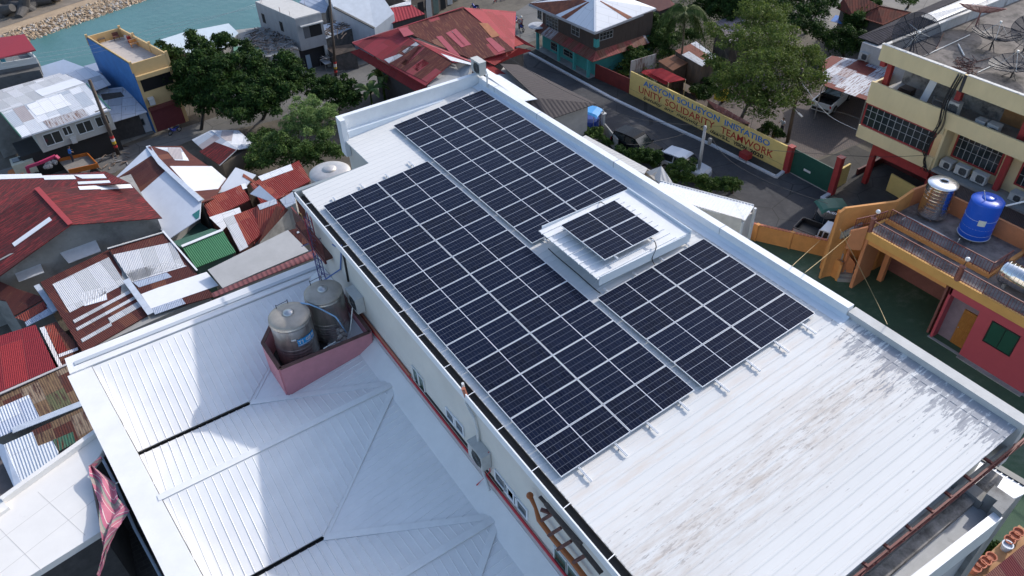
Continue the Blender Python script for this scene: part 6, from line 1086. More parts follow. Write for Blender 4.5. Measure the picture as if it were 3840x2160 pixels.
# ============================================================ LEFT SIDE ROOFS
def onplane(pts, sl):
    best = None; c = sum((V(p) for p in pts), V()) / len(pts)
    for S_ in sl:
        P = [V(p) for p in S_]; n = V()
        for i in range(len(P)): n += P[i].cross(P[(i + 1) % len(P)])
        n.normalize(); o = sum(P, V()) / len(P); hit = lambda p: CAM + (V(p) - CAM) * ((o - CAM).dot(n) / (V(p) - CAM).dot(n)); h = hit(c); ins = False
        for i in range(len(P)):
            a, b = P[i], P[(i + 1) % len(P)]
            if (a.y > h.y) != (b.y > h.y) and h.x < (b.x - a.x) * (h.y - a.y) / (b.y - a.y) + a.x: ins = not ins
        if best is None or ins: best = [hit(p) for p in pts]
        if ins: break
    return best
def gable(name, lb, cat, slopes, wallm, wpts=None, z0=0, k=.95, drop=.1, th=.05, extra=None):
    """slopes: list of (points, material index/list of materials, ori pair)"""
    slopes = [(flat(s_[0]),) + tuple(s_[1:]) for s_ in slopes]; allp = [V(p) for s_ in slopes for p in s_[0]]; root = thing(name, lb, cat, (sum(allp, V()) / len(allp)).xy.to_3d()); mats = []; m_ = MB()
    for s_ in slopes:
        if s_[1] not in mats: mats.append(s_[1])
        m_.slab(s_[0], th, mats.index(s_[1]), s_[2] if len(s_) > 2 else None)
    for e_ in extra or ():
        if e_[1] not in mats: mats.append(e_[1])
        P_, mi = onplane(e_[0], [s_[0] for s_ in slopes]), mats.index(e_[1]); m_.slab([V(p) + V((0, 0, .025)) for p in P_], .02, mi, e_[2] if len(e_) > 2 else None)
    m_.build('roof', mats, root)
    if wallm: walls(wpts or slopes[0][0], z0, k, drop).build('wall', wallm, root)
    return root
def sub(P, s0, s1, t0, t1): return [lerp4(P, s0, t0), lerp4(P, s1, t0), lerp4(P, s1, t1), lerp4(P, s0, t1)]
def cap_(a, b_, mat, root, w_=.28, nm='ridge_cap'): MB().bar(V(a) + V((0, 0, .04)), V(b_) + V((0, 0, .04)), w_, .04).build(nm, mat, root)
PALE = surf('pale_sheet', (.70, .71, .74), .5, var=.06, scale=1.5, dirt=(.4, .4, .42), damt=.2, bmp=.1); CAPB = surf('cap_blueish', (.45, .50, .58), .5, var=.12)
GREYW = surf('grey_gable_plaster', (.30, .295, .28), .9, var=.25, scale=.6, dirt=(.15, .145, .14), damt=.42, dscale=.5, bmp=.25)
REDR = sheet('red_weathered', [((.22, .02, .024), 4), ((.26, .03, .032), 3), ((.14, .024, .028), 3)], pw=1.0, pl=2.4, rust=.62, rustcol=(.06, .014, .014), corr=.1, seam=.3, seed=5)
RUSTD = sheet('dark_rust', [((.07, .02, .018), 3), ((.09, .027, .022), 3), ((.125, .045, .03), 1)], pw=.8, pl=2.2, rust=.3, rustcol=(.15, .06, .035), corr=.09, seed=1)
GREYT = sheet('grey_tin', [((.45, .46, .48), 3), ((.52, .53, .56), 3), ((.38, .39, .41), 2)], pw=.8, pl=2.4, rust=.16, rustcol=(.11, .05, .04), corr=.09, seed=7)
WTIN = sheet('white_tin', [((.70, .71, .74), 1)], pw=.8, pl=2.4, rust=.06, rustcol=(.3, .25, .22), corr=.09)
BTIN = sheet('blue_tin', [((.33, .38, .48), 1)], pw=.8, pl=2.4, rust=.08, corr=.09)
PTIN = sheet('patch_tin', [((.50, .53, .58), 3), ((.62, .64, .68), 2), ((.38, .42, .48), 2), ((.33, .30, .31), 1)], pw=.85, pl=1.9, rust=.2, rustcol=(.2, .12, .1), corr=.09, seed=11)
RTIN = sheet('red_corrugated', [((.19, .025, .022), 3), ((.24, .05, .035), 2), ((.11, .022, .02), 2)], pw=.8, pl=2.4, rust=.3, rustcol=(.32, .17, .14), corr=.12, bmp=.9, seed=4)
MOSS = sheet('mossy_rust_tin', [((.17, .11, .065), 3), ((.09, .03, .022), 2), ((.24, .18, .13), 2), ((.11, .115, .06), 1)], pw=.85, pl=1.2, rust=.45, rustcol=(.07, .035, .03), corr=.11, bmp=.4, seed=9)
RFLAT = sheet('crimson_flat', [((.19, .018, .026), 3), ((.25, .025, .03), 1)], pw=1.1, pl=3, rust=.2, rustcol=(.12, .02, .02), corr=.09, seed=8)
# big red gable roof
R0, R1_ = T(10, 372, 445, 5.3), T(10, 712, 812, 5.3); e1, e2 = T(10, 1310, 395, 4.1), T(10, 1632, 745, 4.1); l2 = T(10, -60, 1370, 4.1); l1 = l2 + (R0 - R1_)
b0_, b1_ = T(10, -700, 380, 4.1), T(10, 1060, 275, 4.1)
gr = gable('red_roof_house', 'large weathered red gable roof house with a grey plaster gable wall', 'house', [([R0, R1_, e2, e1], REDR), ([R1_, R0, l1, l2], REDR), ([R0, e1, b1_, b0_, l1], REDR)], None,
  extra=[([T(10, 785, 430, 4.42), T(10, 1310, 403, 4.13), T(10, 1340, 443, 4.13), T(10, 1020, 462, 4.35), T(10, 1015, 455, 4.36), T(10, 805, 463, 4.45)], PALE), ([T(10, -20, 310, 4.2), T(10, 415, 300, 4.25), T(10, 440, 342, 4.4), T(10, -20, 358, 4.4)], PALE), ([T(10, 425, 320, 4.28), T(10, 740, 312, 4.2), T(10, 770, 355, 4.3), T(10, 450, 362, 4.4)], PALE), ([T(10, 740, 312, 4.2), T(10, 1045, 305, 4.12), T(10, 1075, 345, 4.1), T(10, 830, 350, 4.25)], PALE), ([T(10, 780, 382, 4.35), T(10, 1100, 368, 4.12), T(10, 1115, 392, 4.12), T(10, 790, 408, 4.4)], PALE),
         (sub([R1_, R0, l1, l2], .28, .36, .12, .62), PALE)])
cap_(R0, R1_, RED, gr, .3)
m_ = MB(); gw = [V((e2.x - .15, e2.y + .25, 0)), V((l2.x - .0, l2.y + .25, 0))]; m_.prism([(l2.x - 1.5, R1_.y + .35), (R1_.x, R1_.y + .35), (e2.x - .2, R1_.y + .35), (e2.x - .2, R1_.y + .5), (R1_.x, R1_.y + .5), (l2.x - 1.5, R1_.y + .5)], 0, [3.9, 5.2, 4.0, 4.0, 5.2, 3.9]); m_.box((l2.x - 1.5, R1_.y + .51, 0), (e2.x - .3, b1_.y - .3, 3.5)); m_.build('gable_wall', GREYW, gr)
for q in ([(605, 1100), (965, 970), (1015, 1075), (690, 1198)], [(150, 1308), (410, 1210), (443, 1290), (188, 1385)]):
    m_ = MB(); yw = R1_.y + .34; P = [TY(10, *q[0], yw), TY(10, *q[1], yw), TY(10, *q[2], yw - .85), TY(10, *q[3], yw - .85)]; m_.slab(P, .04); m_.bar(P[0], P[1], .06, .05); m_.build('window_awning', surf('shiny_sheet', (.62, .64, .67), .35, .25, var=.08), gr)
# white / rusty gable behind it
g0, g1 = T(10, 1490, 25, 3.7), T(10, 2025, 575, 3.7); l_a, l_b = T(10, 1110, 385, 2.8), T(10, 1712, 948, 2.8)
lp = [g0, g1, T(10, 2012, 748, 3.35), l_b, l_a]; q4 = [g0, g1, l_b, l_a]
wg = gable('tin_roof_house', 'house with a pale blue tin gable roof striped with brown rust', 'house', [(lp, surf('pale_blue_tin', (.60, .63, .69), .5, var=.05, scale=1.5, dirt=(.42, .42, .45), damt=.2), (g0, g1))], GREYW, [g0, T(10, 1980, 560, 3.6), l_b, l_a], k=.9,
  extra=[([T(10, 1520, 120, 3.6), T(10, 1670, 265, 3.6), T(10, 1400, 500, 3.08), T(10, 1165, 355, 2.92)], RUSTD, (g0, g1)), ([T(10, 1935, 712, 3.25), T(10, 2010, 660, 3.4), T(10, 2005, 740, 3.36), T(10, 1975, 760, 3.28)], surf('teal_sheet', (.02, .16, .15), .5))])
cap_(T(10, 1610, 195, 3.75), g1, CAPB, wg, .32); cap_(g0, T(10, 1610, 195, 3.75), CAPB, wg, .3)
rp = [g0, T(10, 1830, 20, 3.2), T(10, 1905, 90, 3.15), T(10, 2285, 350, 2.9), T(10, 2200, 475, 2.9), T(10, 2170, 545, 2.9), T(10, 2030, 590, 3.6)]
gable('tin_roof_house', 'house with a bright white corrugated roof next to the pale blue gable', 'house', [(rp, RUSTD, (rp[1], rp[3]))], GREYW, [rp[0], rp[1], rp[3], rp[5], rp[6]], k=.9,
  extra=[([T(10, 1560, 35, 3.55), T(10, 1820, 40, 3.25), T(10, 1905, 170, 3.2), T(10, 1760, 165, 3.35), T(10, 1690, 80, 3.45)], PTIN), ([T(10, 1710, 225, 3.5), T(10, 2130, 225, 3.08), T(10, 2275, 350, 2.95), T(10, 2195, 455, 2.95), T(10, 1940, 478, 3.3)], sheet('bright_corr', [((.64, .65, .68), 1)], pw=.8, pl=8, corr=.14, bmp=1., seam=.1), (rp[1], rp[3]))])
# small hut with red and silver roof
gable('small_hut', 'small hut with half red half grey tin roof beside the trees', 'hut', [([T(0, 2120, 1310, 2.3), T(10, 2390, 50, 2.3), T(10, 2210, 215, 1.9), T(0, 1930, 1405, 1.9)], PTIN), ([T(0, 2120, 1310, 2.3), T(0, 2400, 1310, 2.1), T(10, 2576, 20, 2.0), T(10, 2400, 55, 2.3)], PTIN)], surf('hut_wall', (.13, .11, .09), .9), [T(0, 1960, 1405, 1.9), T(0, 2400, 1310, 2.0), T(10, 2540, 20, 2.0), T(10, 2230, 215, 1.9)], k=.92,
  extra=[([T(10, 2160, -20, 2.2), T(10, 2375, 60, 2.26), T(10, 2208, 212, 1.92), T(10, 2005, 80, 1.94)], REDR)])
# white shed + sheds right of the gable: (2190..) white/rust, red corrugated pair, green shed
gable('tin_shed', 'shed with a pale sheet roof and orange rust streak above the red corrugated sheds', 'shed', [([T(10, 2370, 235, 3.4), T(10, 2576, 310, 3.3), T(10, 2480, 420, 2.9), T(10, 2180, 498, 2.8)], PALE)], WOOD, extra=[([T(10, 2450, 300, 3.3), T(10, 2576, 380, 3.2), T(10, 2560, 400, 3.1), T(10, 2440, 330, 3.2)], surf('orange_rust', (.33, .09, .05), .8, var=.3))])
gable('corrugated_shed', 'shed with a rust red corrugated roof and a white edge sheet', 'shed', [([T(10, 2032, 572, 3.2), T(10, 2430, 408, 3.2), T(10, 2520, 560, 2.7), T(10, 2115, 750, 2.7)], RTIN)], BRN, extra=[([T(10, 2105, 740, 2.78), T(10, 2410, 640, 2.8), T(10, 2430, 690, 2.7), T(10, 2240, 870, 2.4)], WTIN), ([T(10, 2425, 408, 3.2), T(10, 2470, 398, 3.2), T(10, 2490, 445, 3.1), T(10, 2445, 460, 3.1)], PALE)])
gable('corrugated_shed', 'shed with a dark red striped corrugated roof right of the green roof', 'shed', [([T(10, 2245, 755, 3.4), T(10, 2640, 610, 3.4), T(11, 235, 760, 2.9), T(10, 2410, 1085, 2.6)], RTIN)], BRN, extra=[([T(10, 2245, 755, 3.42), T(10, 2350, 715, 3.42), T(10, 2500, 1035, 2.75), T(10, 2415, 1082, 2.62)], GREYT)])
gs = gable('green_roof_shed', 'small shed with a bright green corrugated roof and white ridge', 'shed', [([T(10, 1840, 1050, 3.3), T(10, 2245, 878, 3.3), T(10, 2372, 1088, 2.8), T(10, 1970, 1245, 2.8)], sheet('green_corr', [((.045, .16, .08), 1)], pw=.8, pl=6, corr=.12, bmp=1, seam=.1)), ([T(10, 1730, 985, 3.05), T(10, 2130, 850, 3.05), T(10, 2240, 875, 3.28), T(10, 1830, 1045, 3.28)], surf('dark_green_sheet', (.04, .11, .07), .6))], surf('green_shade_wall', (.05, .10, .09), .9), [T(10, 1750, 1000, 2.9), T(10, 2130, 860, 2.9), T(10, 2350, 1088, 2.8), T(10, 1970, 1235, 2.8)], k=.95)
cap_(T(10, 1830, 1035, 3.34), T(10, 2240, 868, 3.34), PALE, gs, .24)
m_ = MB(); m_.prism([tuple(T(10, *q, 1.8).xy) for q in ((1720, 950), (2010, 790), (2100, 850), (1760, 990))], 0, 1.8); tag(m_.build('lean_to', surf('teal_dark', (.02, .07, .065), .7)), 'dark teal lean-to floor between the pale gable and the green shed', 'shed')
# mixed roofs: red gables right column (tile 11 left)
gable('corrugated_shed', 'shed with a bright red corrugated roof and silver top sheet near the steel tank', 'shed', [([T(11, -60, 400, 3.2), T(11, 430, 165, 3.5), T(11, 550, 370, 3.1), T(11, 60, 620, 2.9)], RTIN)], BRN, extra=[([T(11, 20, 330, 3.35), T(11, 350, 205, 3.5), T(11, 375, 260, 3.42), T(11, 60, 375, 3.25)], WTIN)])
gable('corrugated_shed', 'shed with a faded pink red gable roof below the bright red one', 'shed', [([T(11, 0, 395, 3.2), T(11, 350, 490, 3.0), T(11, 200, 560, 2.9), T(11, 40, 415, 3.3)], RTIN), ([T(11, 35, 415, 3.6), T(11, 215, 570, 3.6), T(11, 150, 580, 3.4), T(11, -60, 500, 3.2)], PALE)], BRN)
gable('corrugated_shed', 'shed with a deep rust red roof ridged in silver beside the white gutter corner', 'shed', [([T(11, 10, 620, 3.6), T(11, 205, 565, 3.8), T(11, 290, 640, 3.5), T(11, -20, 1010, 2.6), T(11, -140, 760, 2.9)], RTIN)], GREYW, extra=[([T(11, 15, 615, 3.64), T(11, 200, 555, 3.84), T(11, 215, 600, 3.8), T(11, 40, 665, 3.55)], WTIN)])
gable('tin_shed', 'narrow brown iron lean-to roof against the white gutter corner wall', 'shed', [([T(11, 205, 620, 3.8), T(11, 330, 650, 3.5), T(11, 235, 760, 3.1), T(11, 20, 1000, 2.7)], RUSTD)], GREYW, extra=None)
gable('tin_shed', 'white corrugated porch roof touching the gutter corner of the white building', 'shed', [([T(11, 385, 470, 4.2), T(11, 400, 590, 3.8), T(11, 300, 640, 3.6), T(11, 240, 560, 3.8)], WTIN)], GREYW)
m_ = MB(); P = [T(11, 360, 700, 2.2), T(11, 480, 790, 2.2)]; m_.bar(P[0] + V((0, 0, -.1)), P[1] + V((0, 0, -.1)), .03, 1.5); tag(m_.build('woven_panel', surf('bamboo_weave', (.32, .22, .12), .8, var=.3, scale=9)), 'tan woven bamboo wall panel beside the rusty sheds', 'panel')
# long patchwork roof (rust border, grey sheets)
Q1 = [T(10, 1085, 1062, 4.0), T(10, 1640, 893, 4.0), T(10, 1985, 1275, 3.4), T(20, 1500, 265, 3.0)]
a0_, a1_ = T(10, 1090, 1055, 4.0), T(10, 1655, 885, 4.0); c1_, c0_ = T(20, 2150, 60, 3.3), T(20, 1560, 250, 3.3)
b0q, d0q = T(10, 405, 1390, 3.7), T(20, 835, 650, 3.2); b1q = T(10, 1090, 1065, 3.9); d1q = T(20, 1500, 265, 3.2)
SH = [b0q, b1q, d1q, d0q]
pr = gable('patchwork_roof_house', 'long low house with a patchwork roof of grey white and rust brown sheets', 'house', [(SH, RUSTD, (d0q, d1q)), ([a0_, a1_, T(20, 2155, 85, 3.3), c0_], RUSTD, (a0_, a1_))], GREYW, [b0q, a1_, T(20, 2150, 60, 3.2), d0q], k=.95,
  extra=[(sub(SH, .12, .95, .10, .52), GREYT, (b0q, b1q)), ([T(20, 790, 60, 3.68), T(20, 1060, -10, 3.85), T(20, 1080, 120, 3.66), T(20, 850, 185, 3.6)], WTIN), (sub(SH, .1, .98, .62, .66), GREYT), (sub(SH, .08, .98, .72, .755), GREYT), (sub(SH, .5, .97, .80, .87), GREYT), (sub(SH, .06, .5, .86, .90), GREYT),
         ([T(10, 1140, 1115, 3.95), T(10, 1735, 990, 3.95), T(10, 1860, 1225, 3.6), T(10, 1320, 1390, 3.6)], GREYT, (a0_, a1_)), ([T(10, 1260, 1290, 3.75), T(10, 1690, 1180, 3.8), T(10, 1880, 1230, 3.62), T(10, 1330, 1392, 3.6)], WTIN, (a0_, a1_)), ([T(10, 1340, 1395, 3.6), T(10, 1680, 1295, 3.6), T(10, 1730, 1340, 3.55), T(10, 1400, 1445, 3.52)], BTIN),
         ([T(10, 1590, 1449, 3.52), T(10, 2080, 1290, 3.52), T(10, 2200, 1425, 3.35), T(20, 1520, 210, 3.3), T(20, 1420, 65, 3.42)], surf('bright_patch', (.76, .77, .79), .5, var=.03)), ([T(20, 1520, 210, 3.32), T(20, 1830, 105, 3.35), T(20, 1870, 160, 3.3), T(20, 1560, 270, 3.28)], BTIN)])
cap_(T(10, 1270, 1370, 3.72), T(20, 1520, 265, 3.35), CAPB, pr, .34, 'flashing_strip'); cap_(T(10, 1640, 880, 4.02), T(10, 1985, 1278, 3.6), PALE, pr, .1, 'edge_strip'); cap_(T(10, 1085, 1058, 4.02), T(10, 1640, 895, 4.02), CONCL, pr, .12, 'edge_strip')
gg = gable('grey_roof_house', 'house with a smooth light grey roof beside the tower of the white building', 'house', [([T(10, 2090, 1265, 4.0), T(11, 320, 865, 4.3), T(11, 530, 1075, 3.9), T(11, 0, 1300, 3.7), T(10, 2240, 1449, 3.6)], surf('smooth_grey', (.40, .40, .40), .7, var=.08, scale=1, dirt=(.26, .26, .26), damt=.3))], GREYW)
m_ = MB(); m_.slab([T(11, 0, 1315, 3.9), T(11, 590, 1065, 4.1), T(11, 615, 1110, 4.1), T(11, 570, 1150, 4.0), T(11, 0, 1370, 3.8), T(20, 2150, 95, 3.7), T(20, 2130, 50, 3.8)], .05, 0, (T(11, 0, 1315, 3.9), T(11, 590, 1065, 4.1))); m_.build('red_edge', sheet('maroon_rib', [((.19, .075, .08), 1)], pw=.28, pl=9, corr=.28, seam=.6), gg)
gable('rusty_roof_shed', 'dark brown iron roof tucked behind the grey roof and the white wall', 'shed', [([T(11, 325, 870, 4.0), T(11, 560, 805, 4.2), T(11, 590, 975, 4.0), T(11, 470, 1010, 3.8)], RUSTD)], GREYW, extra=[([T(11, 410, 885, 4.02), T(11, 560, 850, 4.14), T(11, 562, 865, 4.12), T(11, 412, 902, 4.0)], PTIN)])
# lower-left cluster
gable('red_roof_house', 'house with a plain crimson sheet roof at the left edge', 'house', [([T(20, -260, 560, 3.9), T(20, 355, 368, 3.9), T(20, 562, 800, 3.4), T(20, -260, 1160, 3.4)], RFLAT)], BRN)
gable('rusty_roof_house', 'house with a dark brown iron roof above the crimson roof', 'house', [([T(10, -120, 1330, 3.3), T(10, 150, 1449, 3.3), T(20, 460, 100, 3.0), T(20, 140, 280, 2.8), T(20, 60, 130, 2.9), T(20, -100, 100, 2.9)], RUSTD)], GREYW, extra=[([T(20, 150, 300, 2.9), T(20, 440, 135, 3.0), T(20, 480, 210, 2.9), T(20, 260, 340, 2.8)], RTIN), ([T(20, 250, 350, 2.86), T(20, 500, 160, 2.95), T(20, 560, 245, 2.9), T(20, 270, 390, 2.8)], BTIN)])
cap_(T(10, 370, 1425, 3.2), T(20, 560, 240, 3.1), CAPB, [o for o in bpy.data.objects if o.name.startswith('rusty_roof_house')][-1], .3, 'flashing_strip')
gable('tin_shed', 'narrow shed with a faded red strip roof edged in silver', 'shed', [([T(20, 395, 400, 3.1), T(20, 560, 340, 3.1), T(20, 800, 590, 3.0), T(20, 620, 800, 2.8), T(20, 600, 790, 2.8)], RUSTD)], BRN, extra=[([T(20, 400, 405, 3.12), T(20, 450, 390, 3.12), T(20, 630, 790, 2.85), T(20, 595, 800, 2.82)], WTIN), ([T(20, 450, 392, 3.12), T(20, 545, 370, 3.1), T(20, 680, 630, 2.98), T(20, 590, 670, 2.95)], RTIN), ([T(20, 590, 670, 2.97), T(20, 780, 600, 2.97), T(20, 790, 625, 2.95), T(20, 600, 700, 2.94)], WTIN)])
gable('mossy_roof_house', 'low house with mossy brown corrugated sheets between the crimson roof and the pale ribbed roof', 'house', [([T(20, -200, 1165, 4.0), T(20, 690, 770, 4.0), T(20, 850, 1140, 3.6), T(20, 410, 1320, 3.5), T(20, -200, 1560, 3.5)], MOSS, (T(20, -200, 1165, 4.0), T(20, 690, 770, 4.0)))], GREYW,
  extra=[([T(20, -200, 1290, 3.85), T(20, 290, 1078, 3.85), T(20, 410, 1325, 3.52), T(20, -200, 1590, 3.52)], sheet('blue_white_corr', [((.42, .47, .58), 2), ((.55, .59, .67), 2)], pw=1.6, pl=3, corr=.12, bmp=1.), (T(20, -200, 1290, 3.85), T(20, 290, 1078, 3.85)))])
mg = [o for o in bpy.data.objects if o.name.startswith('mossy_roof_house')][-1]; cap_(T(20, -200, 1160, 4.05), T(20, 690, 768, 4.05), surf('verge_grey', (.45, .42, .42), .8), mg, .14, 'edge_strip'); cap_(T(20, 130, 1440, 3.6), T(20, 870, 1150, 3.7), CAPB, mg, .38, 'flashing_strip')
gable('mossy_roof_house', 'low house with mossy sheets and white corrugated sheets above the pale concrete slab', 'house', [([T(20, 310, 1440, 3.6), T(20, 870, 1185, 3.7), T(20, 985, 1440, 3.4), T(30, 580, 200, 3.2), T(30, 370, 150, 3.3)], MOSS, (T(20, 310, 1440, 3.6), T(20, 870, 1185, 3.7)))], GREYW,
  extra=[([T(30, 40, 130, 3.6), T(30, 330, 0, 3.62), T(30, 385, 145, 3.45), T(30, 530, 90, 3.45), T(30, 590, 200, 3.3), T(30, 560, 450, 3.0), T(30, 240, 565, 2.95)], sheet('white_corr2', [((.60, .64, .70), 1)], pw=1, pl=2.2, corr=.13, bmp=1., seam=.3), (T(30, 40, 130, 3.6), T(30, 330, 0, 3.62))), ([T(30, 535, 85, 3.47), T(30, 735, 0, 3.5), T(30, 760, 110, 3.4), T(30, 595, 195, 3.32)], sheet('green_moss_corr', [((.05, .13, .085), 1)], pw=1, pl=4, corr=.12, rust=.4))])
m_ = MB(); m_.slab([T(30, -60, 100, 3.5), T(30, 40, 130, 3.55), T(30, 235, 565, 2.95), T(30, 160, 600, 2.9), T(30, 0, 240, 3.3)], .1); tag(m_.build('gutter_sheet', surf('blueish_sheet', (.50, .56, .66), .4, var=.1)), 'creased pale blue flashing sheet left of the white corrugated sheets', 'flashing')
m_ = MB(); m_.prism([tuple(T(30, *q, 2.6).xy) for q in ((-300, 200), (0, 230), (170, 600), (-300, 800))], 0, 2.6); tag(m_.build('tiled_terrace', surf('tile_brownish', (.14, .12, .115), .9)), 'dull brown tiled terrace at the left edge', 'terrace')
# pale concrete slab roof bottom left
SLABM = surf('pale_slab', (.70, .68, .65), .8, var=.05, scale=.8, dirt=(.5, .47, .45), damt=.3, dscale=1.2, bmp=.1)
fb = thing('flat_roof_house', 'house with a flat pale cream concrete roof and raised edge at the bottom left', 'house', T(30, 400, 900, 0)); zz = 10.7
c_ = [T(30, -500, 980, zz), T(30, 990, 5, zz), T(30, 1110, 160, zz), T(30, 1080, 960, zz), T(30, 350, 1500, zz), T(30, -500, 2000, zz)]
rot_a = T(30, 80, 660, zz); u1 = (T(30, 990, 5, zz) - rot_a).normalized(); v1 = V((u1.y, -u1.x, 0)); o_ = T(30, 990, 5, zz)
def fbp(a, b_, z): p = o_ - u1 * a + v1 * b_; return (p.x, p.y)
Wd = (T(30, 1080, 955, zz) - o_).dot(v1); m_ = MB(); SP = [tuple(T(30, *q, zz).xy) for q in ((990, 5), (1060, 130), (1000, 240), (905, 360), (930, 560), (1015, 1000), (300, 1449), (-500, 1950), (-500, 980))]; m_.prism(SP, zz - .25, zz); m_.build('roof_slab', SLABM, fb)
m_ = MB(); m_.prism([fbp(0, -.02, 0), fbp(3.35, -.02, 0), fbp(3.35, .16, 0), fbp(0, .16, 0)], zz + .005, zz + .22); m_.prism([fbp(3.35, -.02, 0), fbp(3.6, -.02, 0), fbp(3.6, .5, 0), fbp(3.35, .5, 0)], zz + .005, zz + .12); m_.prism([fbp(3.6, .3, 0), fbp(9, .3, 0), fbp(9, .5, 0), fbp(3.6, .5, 0)], zz + .005, zz + .22); m_.build('raised_edge', SLABM, fb)
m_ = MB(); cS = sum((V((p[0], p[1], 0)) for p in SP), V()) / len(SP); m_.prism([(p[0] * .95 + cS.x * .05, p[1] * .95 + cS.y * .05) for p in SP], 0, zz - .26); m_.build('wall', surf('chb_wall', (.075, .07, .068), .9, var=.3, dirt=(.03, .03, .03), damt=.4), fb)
m_ = MB()
for a in (2.5, 3.9, 5.2): m_.prism([fbp(a, .6, 0), fbp(a + .015, .6, 0), fbp(a + .015, Wd - .3, 0), fbp(a, Wd - .3, 0)], zz + .0005, zz + .004)
for b_ in (1.3, 2.4): m_.prism([fbp(1.6, b_, 0), fbp(9, b_, 0), fbp(9, b_ + .015, 0), fbp(1.6, b_ + .015, 0)], zz + .0005, zz + .003)
m_.build('joint_line', plain('slab_joint', (.5, .48, .46), .9), fb)
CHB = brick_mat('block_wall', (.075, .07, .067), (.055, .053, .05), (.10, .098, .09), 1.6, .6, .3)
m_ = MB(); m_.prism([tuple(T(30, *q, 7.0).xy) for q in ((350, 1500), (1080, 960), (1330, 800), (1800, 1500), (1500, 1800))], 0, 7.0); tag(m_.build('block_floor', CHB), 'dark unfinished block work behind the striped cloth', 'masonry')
m_ = MB(); m_.tube([T(30, 1020, 250, 10.8), T(30, 1160, 520, 10.6), T(30, 1350, 960, 10.1), T(30, 1640, 1500, 9.6)], .045, 8); tag(m_.build('long_pipe', surf('blue_grey_pipe', (.22, .27, .33), .5)), 'long blue grey pipe hanging beside the left white roof', 'pipe')
m_ = MB(); m_.tube([T(30, 1160, 520, 10.7), T(30, 1280, 465, 10.8)], .02, 6); m_.build_ = 0; tag(m_.build('tie_rod', STEEL), 'thin steel rod from the long pipe to the white roof edge', 'rod')
m_ = MB(); m_.bar(T(30, 910, 350, 10.75), T(30, 1090, 480, 10.6), .08, .08); tag(m_.build('timber', WOOD), 'short brown timber holding up the striped cloth', 'timber')
# striped cloth hanging
def stripe():
    m, t, b = nmat('striped_cloth'); uv = nd(t, 'ShaderNodeTexCoord').outputs['UV']; sp = nd(t, 'ShaderNodeSeparateXYZ'); t.links.new(uv, sp.inputs[0])
    f_ = math_(t, 'FRACT', math_(t, 'MULTIPLY', sp.outputs[1], 5)); c = ramp(t, f_, [(0, (.42, .13, .19)), (.34, (.55, .5, .48)), (.38, (.36, .10, .17)), (.55, (.14, .20, .17)), (.62, (.28, .24, .22)), (.8, (.40, .13, .18)), (.97, (.6, .55, .5))], True)
    t.links.new(c, b.inputs['Base Color']); b.inputs['Roughness'].default_value = .8; return m
L_ = [(1020, 265, 4.9, 1030, 262, 4.9), (905, 360, 4.85, 940, 340, 4.9), (905, 450, 4.7, 1150, 505, 4.7), (950, 600, 4.5, 1170, 560, 4.7), (985, 700, 4.2, 1200, 680, 4.6), (1005, 800, 4.0, 1300, 785, 4.7), (1012, 950, 3.7, 1220, 880, 4.2), (1022, 1080, 3.4, 1165, 1000, 3.8), (1035, 1200, 3.0, 1080, 1200, 3.2), (1020, 1320, 2.8, 1045, 1330, 2.9), (985, 1449, 2.5, 992, 1449, 2.5)]
m_ = MB(); prv = None
for i in range((len(L_) - 1) * 4 + 1):
    k, f_ = divmod(i, 4); f_ /= 4; A0 = L_[min(k, len(L_) - 1)]; A1 = L_[min(k + 1, len(L_) - 1)]; g_ = [A0[j] * (1 - f_) + A1[j] * f_ for j in range(6)]; zc_ = 11.05 - max(0, i - 26) * .06; a, b_ = T(30, g_[0], g_[1], zc_), T(30, g_[3], g_[4], zc_ - .05); cur = []
    for j in range(9):
        s_ = j / 8; p = a.lerp(b_, s_) + V((0, 0, .1 * math.sin(s_ * 9 + i * .35))); cur.append((p, (s_, i / 40 + .12 * math.sin(s_ * 3 + i * .15))))
    if prv:
        for j in range(8): m_.face([prv[j][0], prv[j + 1][0], cur[j + 1][0], cur[j][0]], 0, [prv[j][1], prv[j + 1][1], cur[j + 1][1], cur[j][1]])
    prv = cur
tag(m_.build('striped_cloth', stripe(), None, True), 'pink and green striped cloth hanging twisted from a pole', 'cloth')
m_ = MB(); a = T(30, 1340, 830, 3.4)
m_.slab([T(30, 1330, 760, 9.6), T(30, 1460, 700, 9.7), T(30, 1560, 900, 9.5), T(30, 1400, 950, 9.2)], .05); tag(m_.build('corrugated_scrap', sheet('grey_scrap', [((.16, .18, .2), 1)], pw=1, pl=3, corr=.1, bmp=1)), 'grey corrugated scrap sheet in the dark gap beside the left roof', 'sheet')
# ============================================================ TANKS AND BOX ON THE LEFT ROOF
PKB = surf('pink_box_paint', (.52, .22, .25), .8, var=.08, dirt=(.14, .045, .045), damt=.18, dscale=2.5, bmp=.1)
pb = thing('tank_enclosure', 'pink rust stained parapet box around two old steel tanks on the left roof', 'roof enclosure', (-2.3, -2.8, 10.6)); zt_ = 11.9; ring = [(-3.97, -3.97), (-.55, -4.12), (-.5, -1.35), (-3.2, -1.35), (-4.0, -2.35)]
m_ = MB(); [vwall(m_, V((a[0], a[1], zt_)), V((b_[0], b_[1], zt_)), 10.2, .12) for a, b_ in zip(ring, ring[1:] + ring[:1])]; m_.build('wall', PKB, pb)
m_ = MB(); [vwall(m_, V((a[0], a[1], zt_ + .035)), V((b_[0], b_[1], zt_ + .035)), zt_ + .004, .15) for a, b_ in zip(ring, ring[1:] + ring[:1])]; m_.build('rim', surf('rim_rust', (.12, .06, .05), .9, var=.3), pb)
m_ = MB(); m_.prism(ring, 10.4, 10.95); m_.build('floor', surf('wet_dark', (.03, .026, .024), .6), pb)
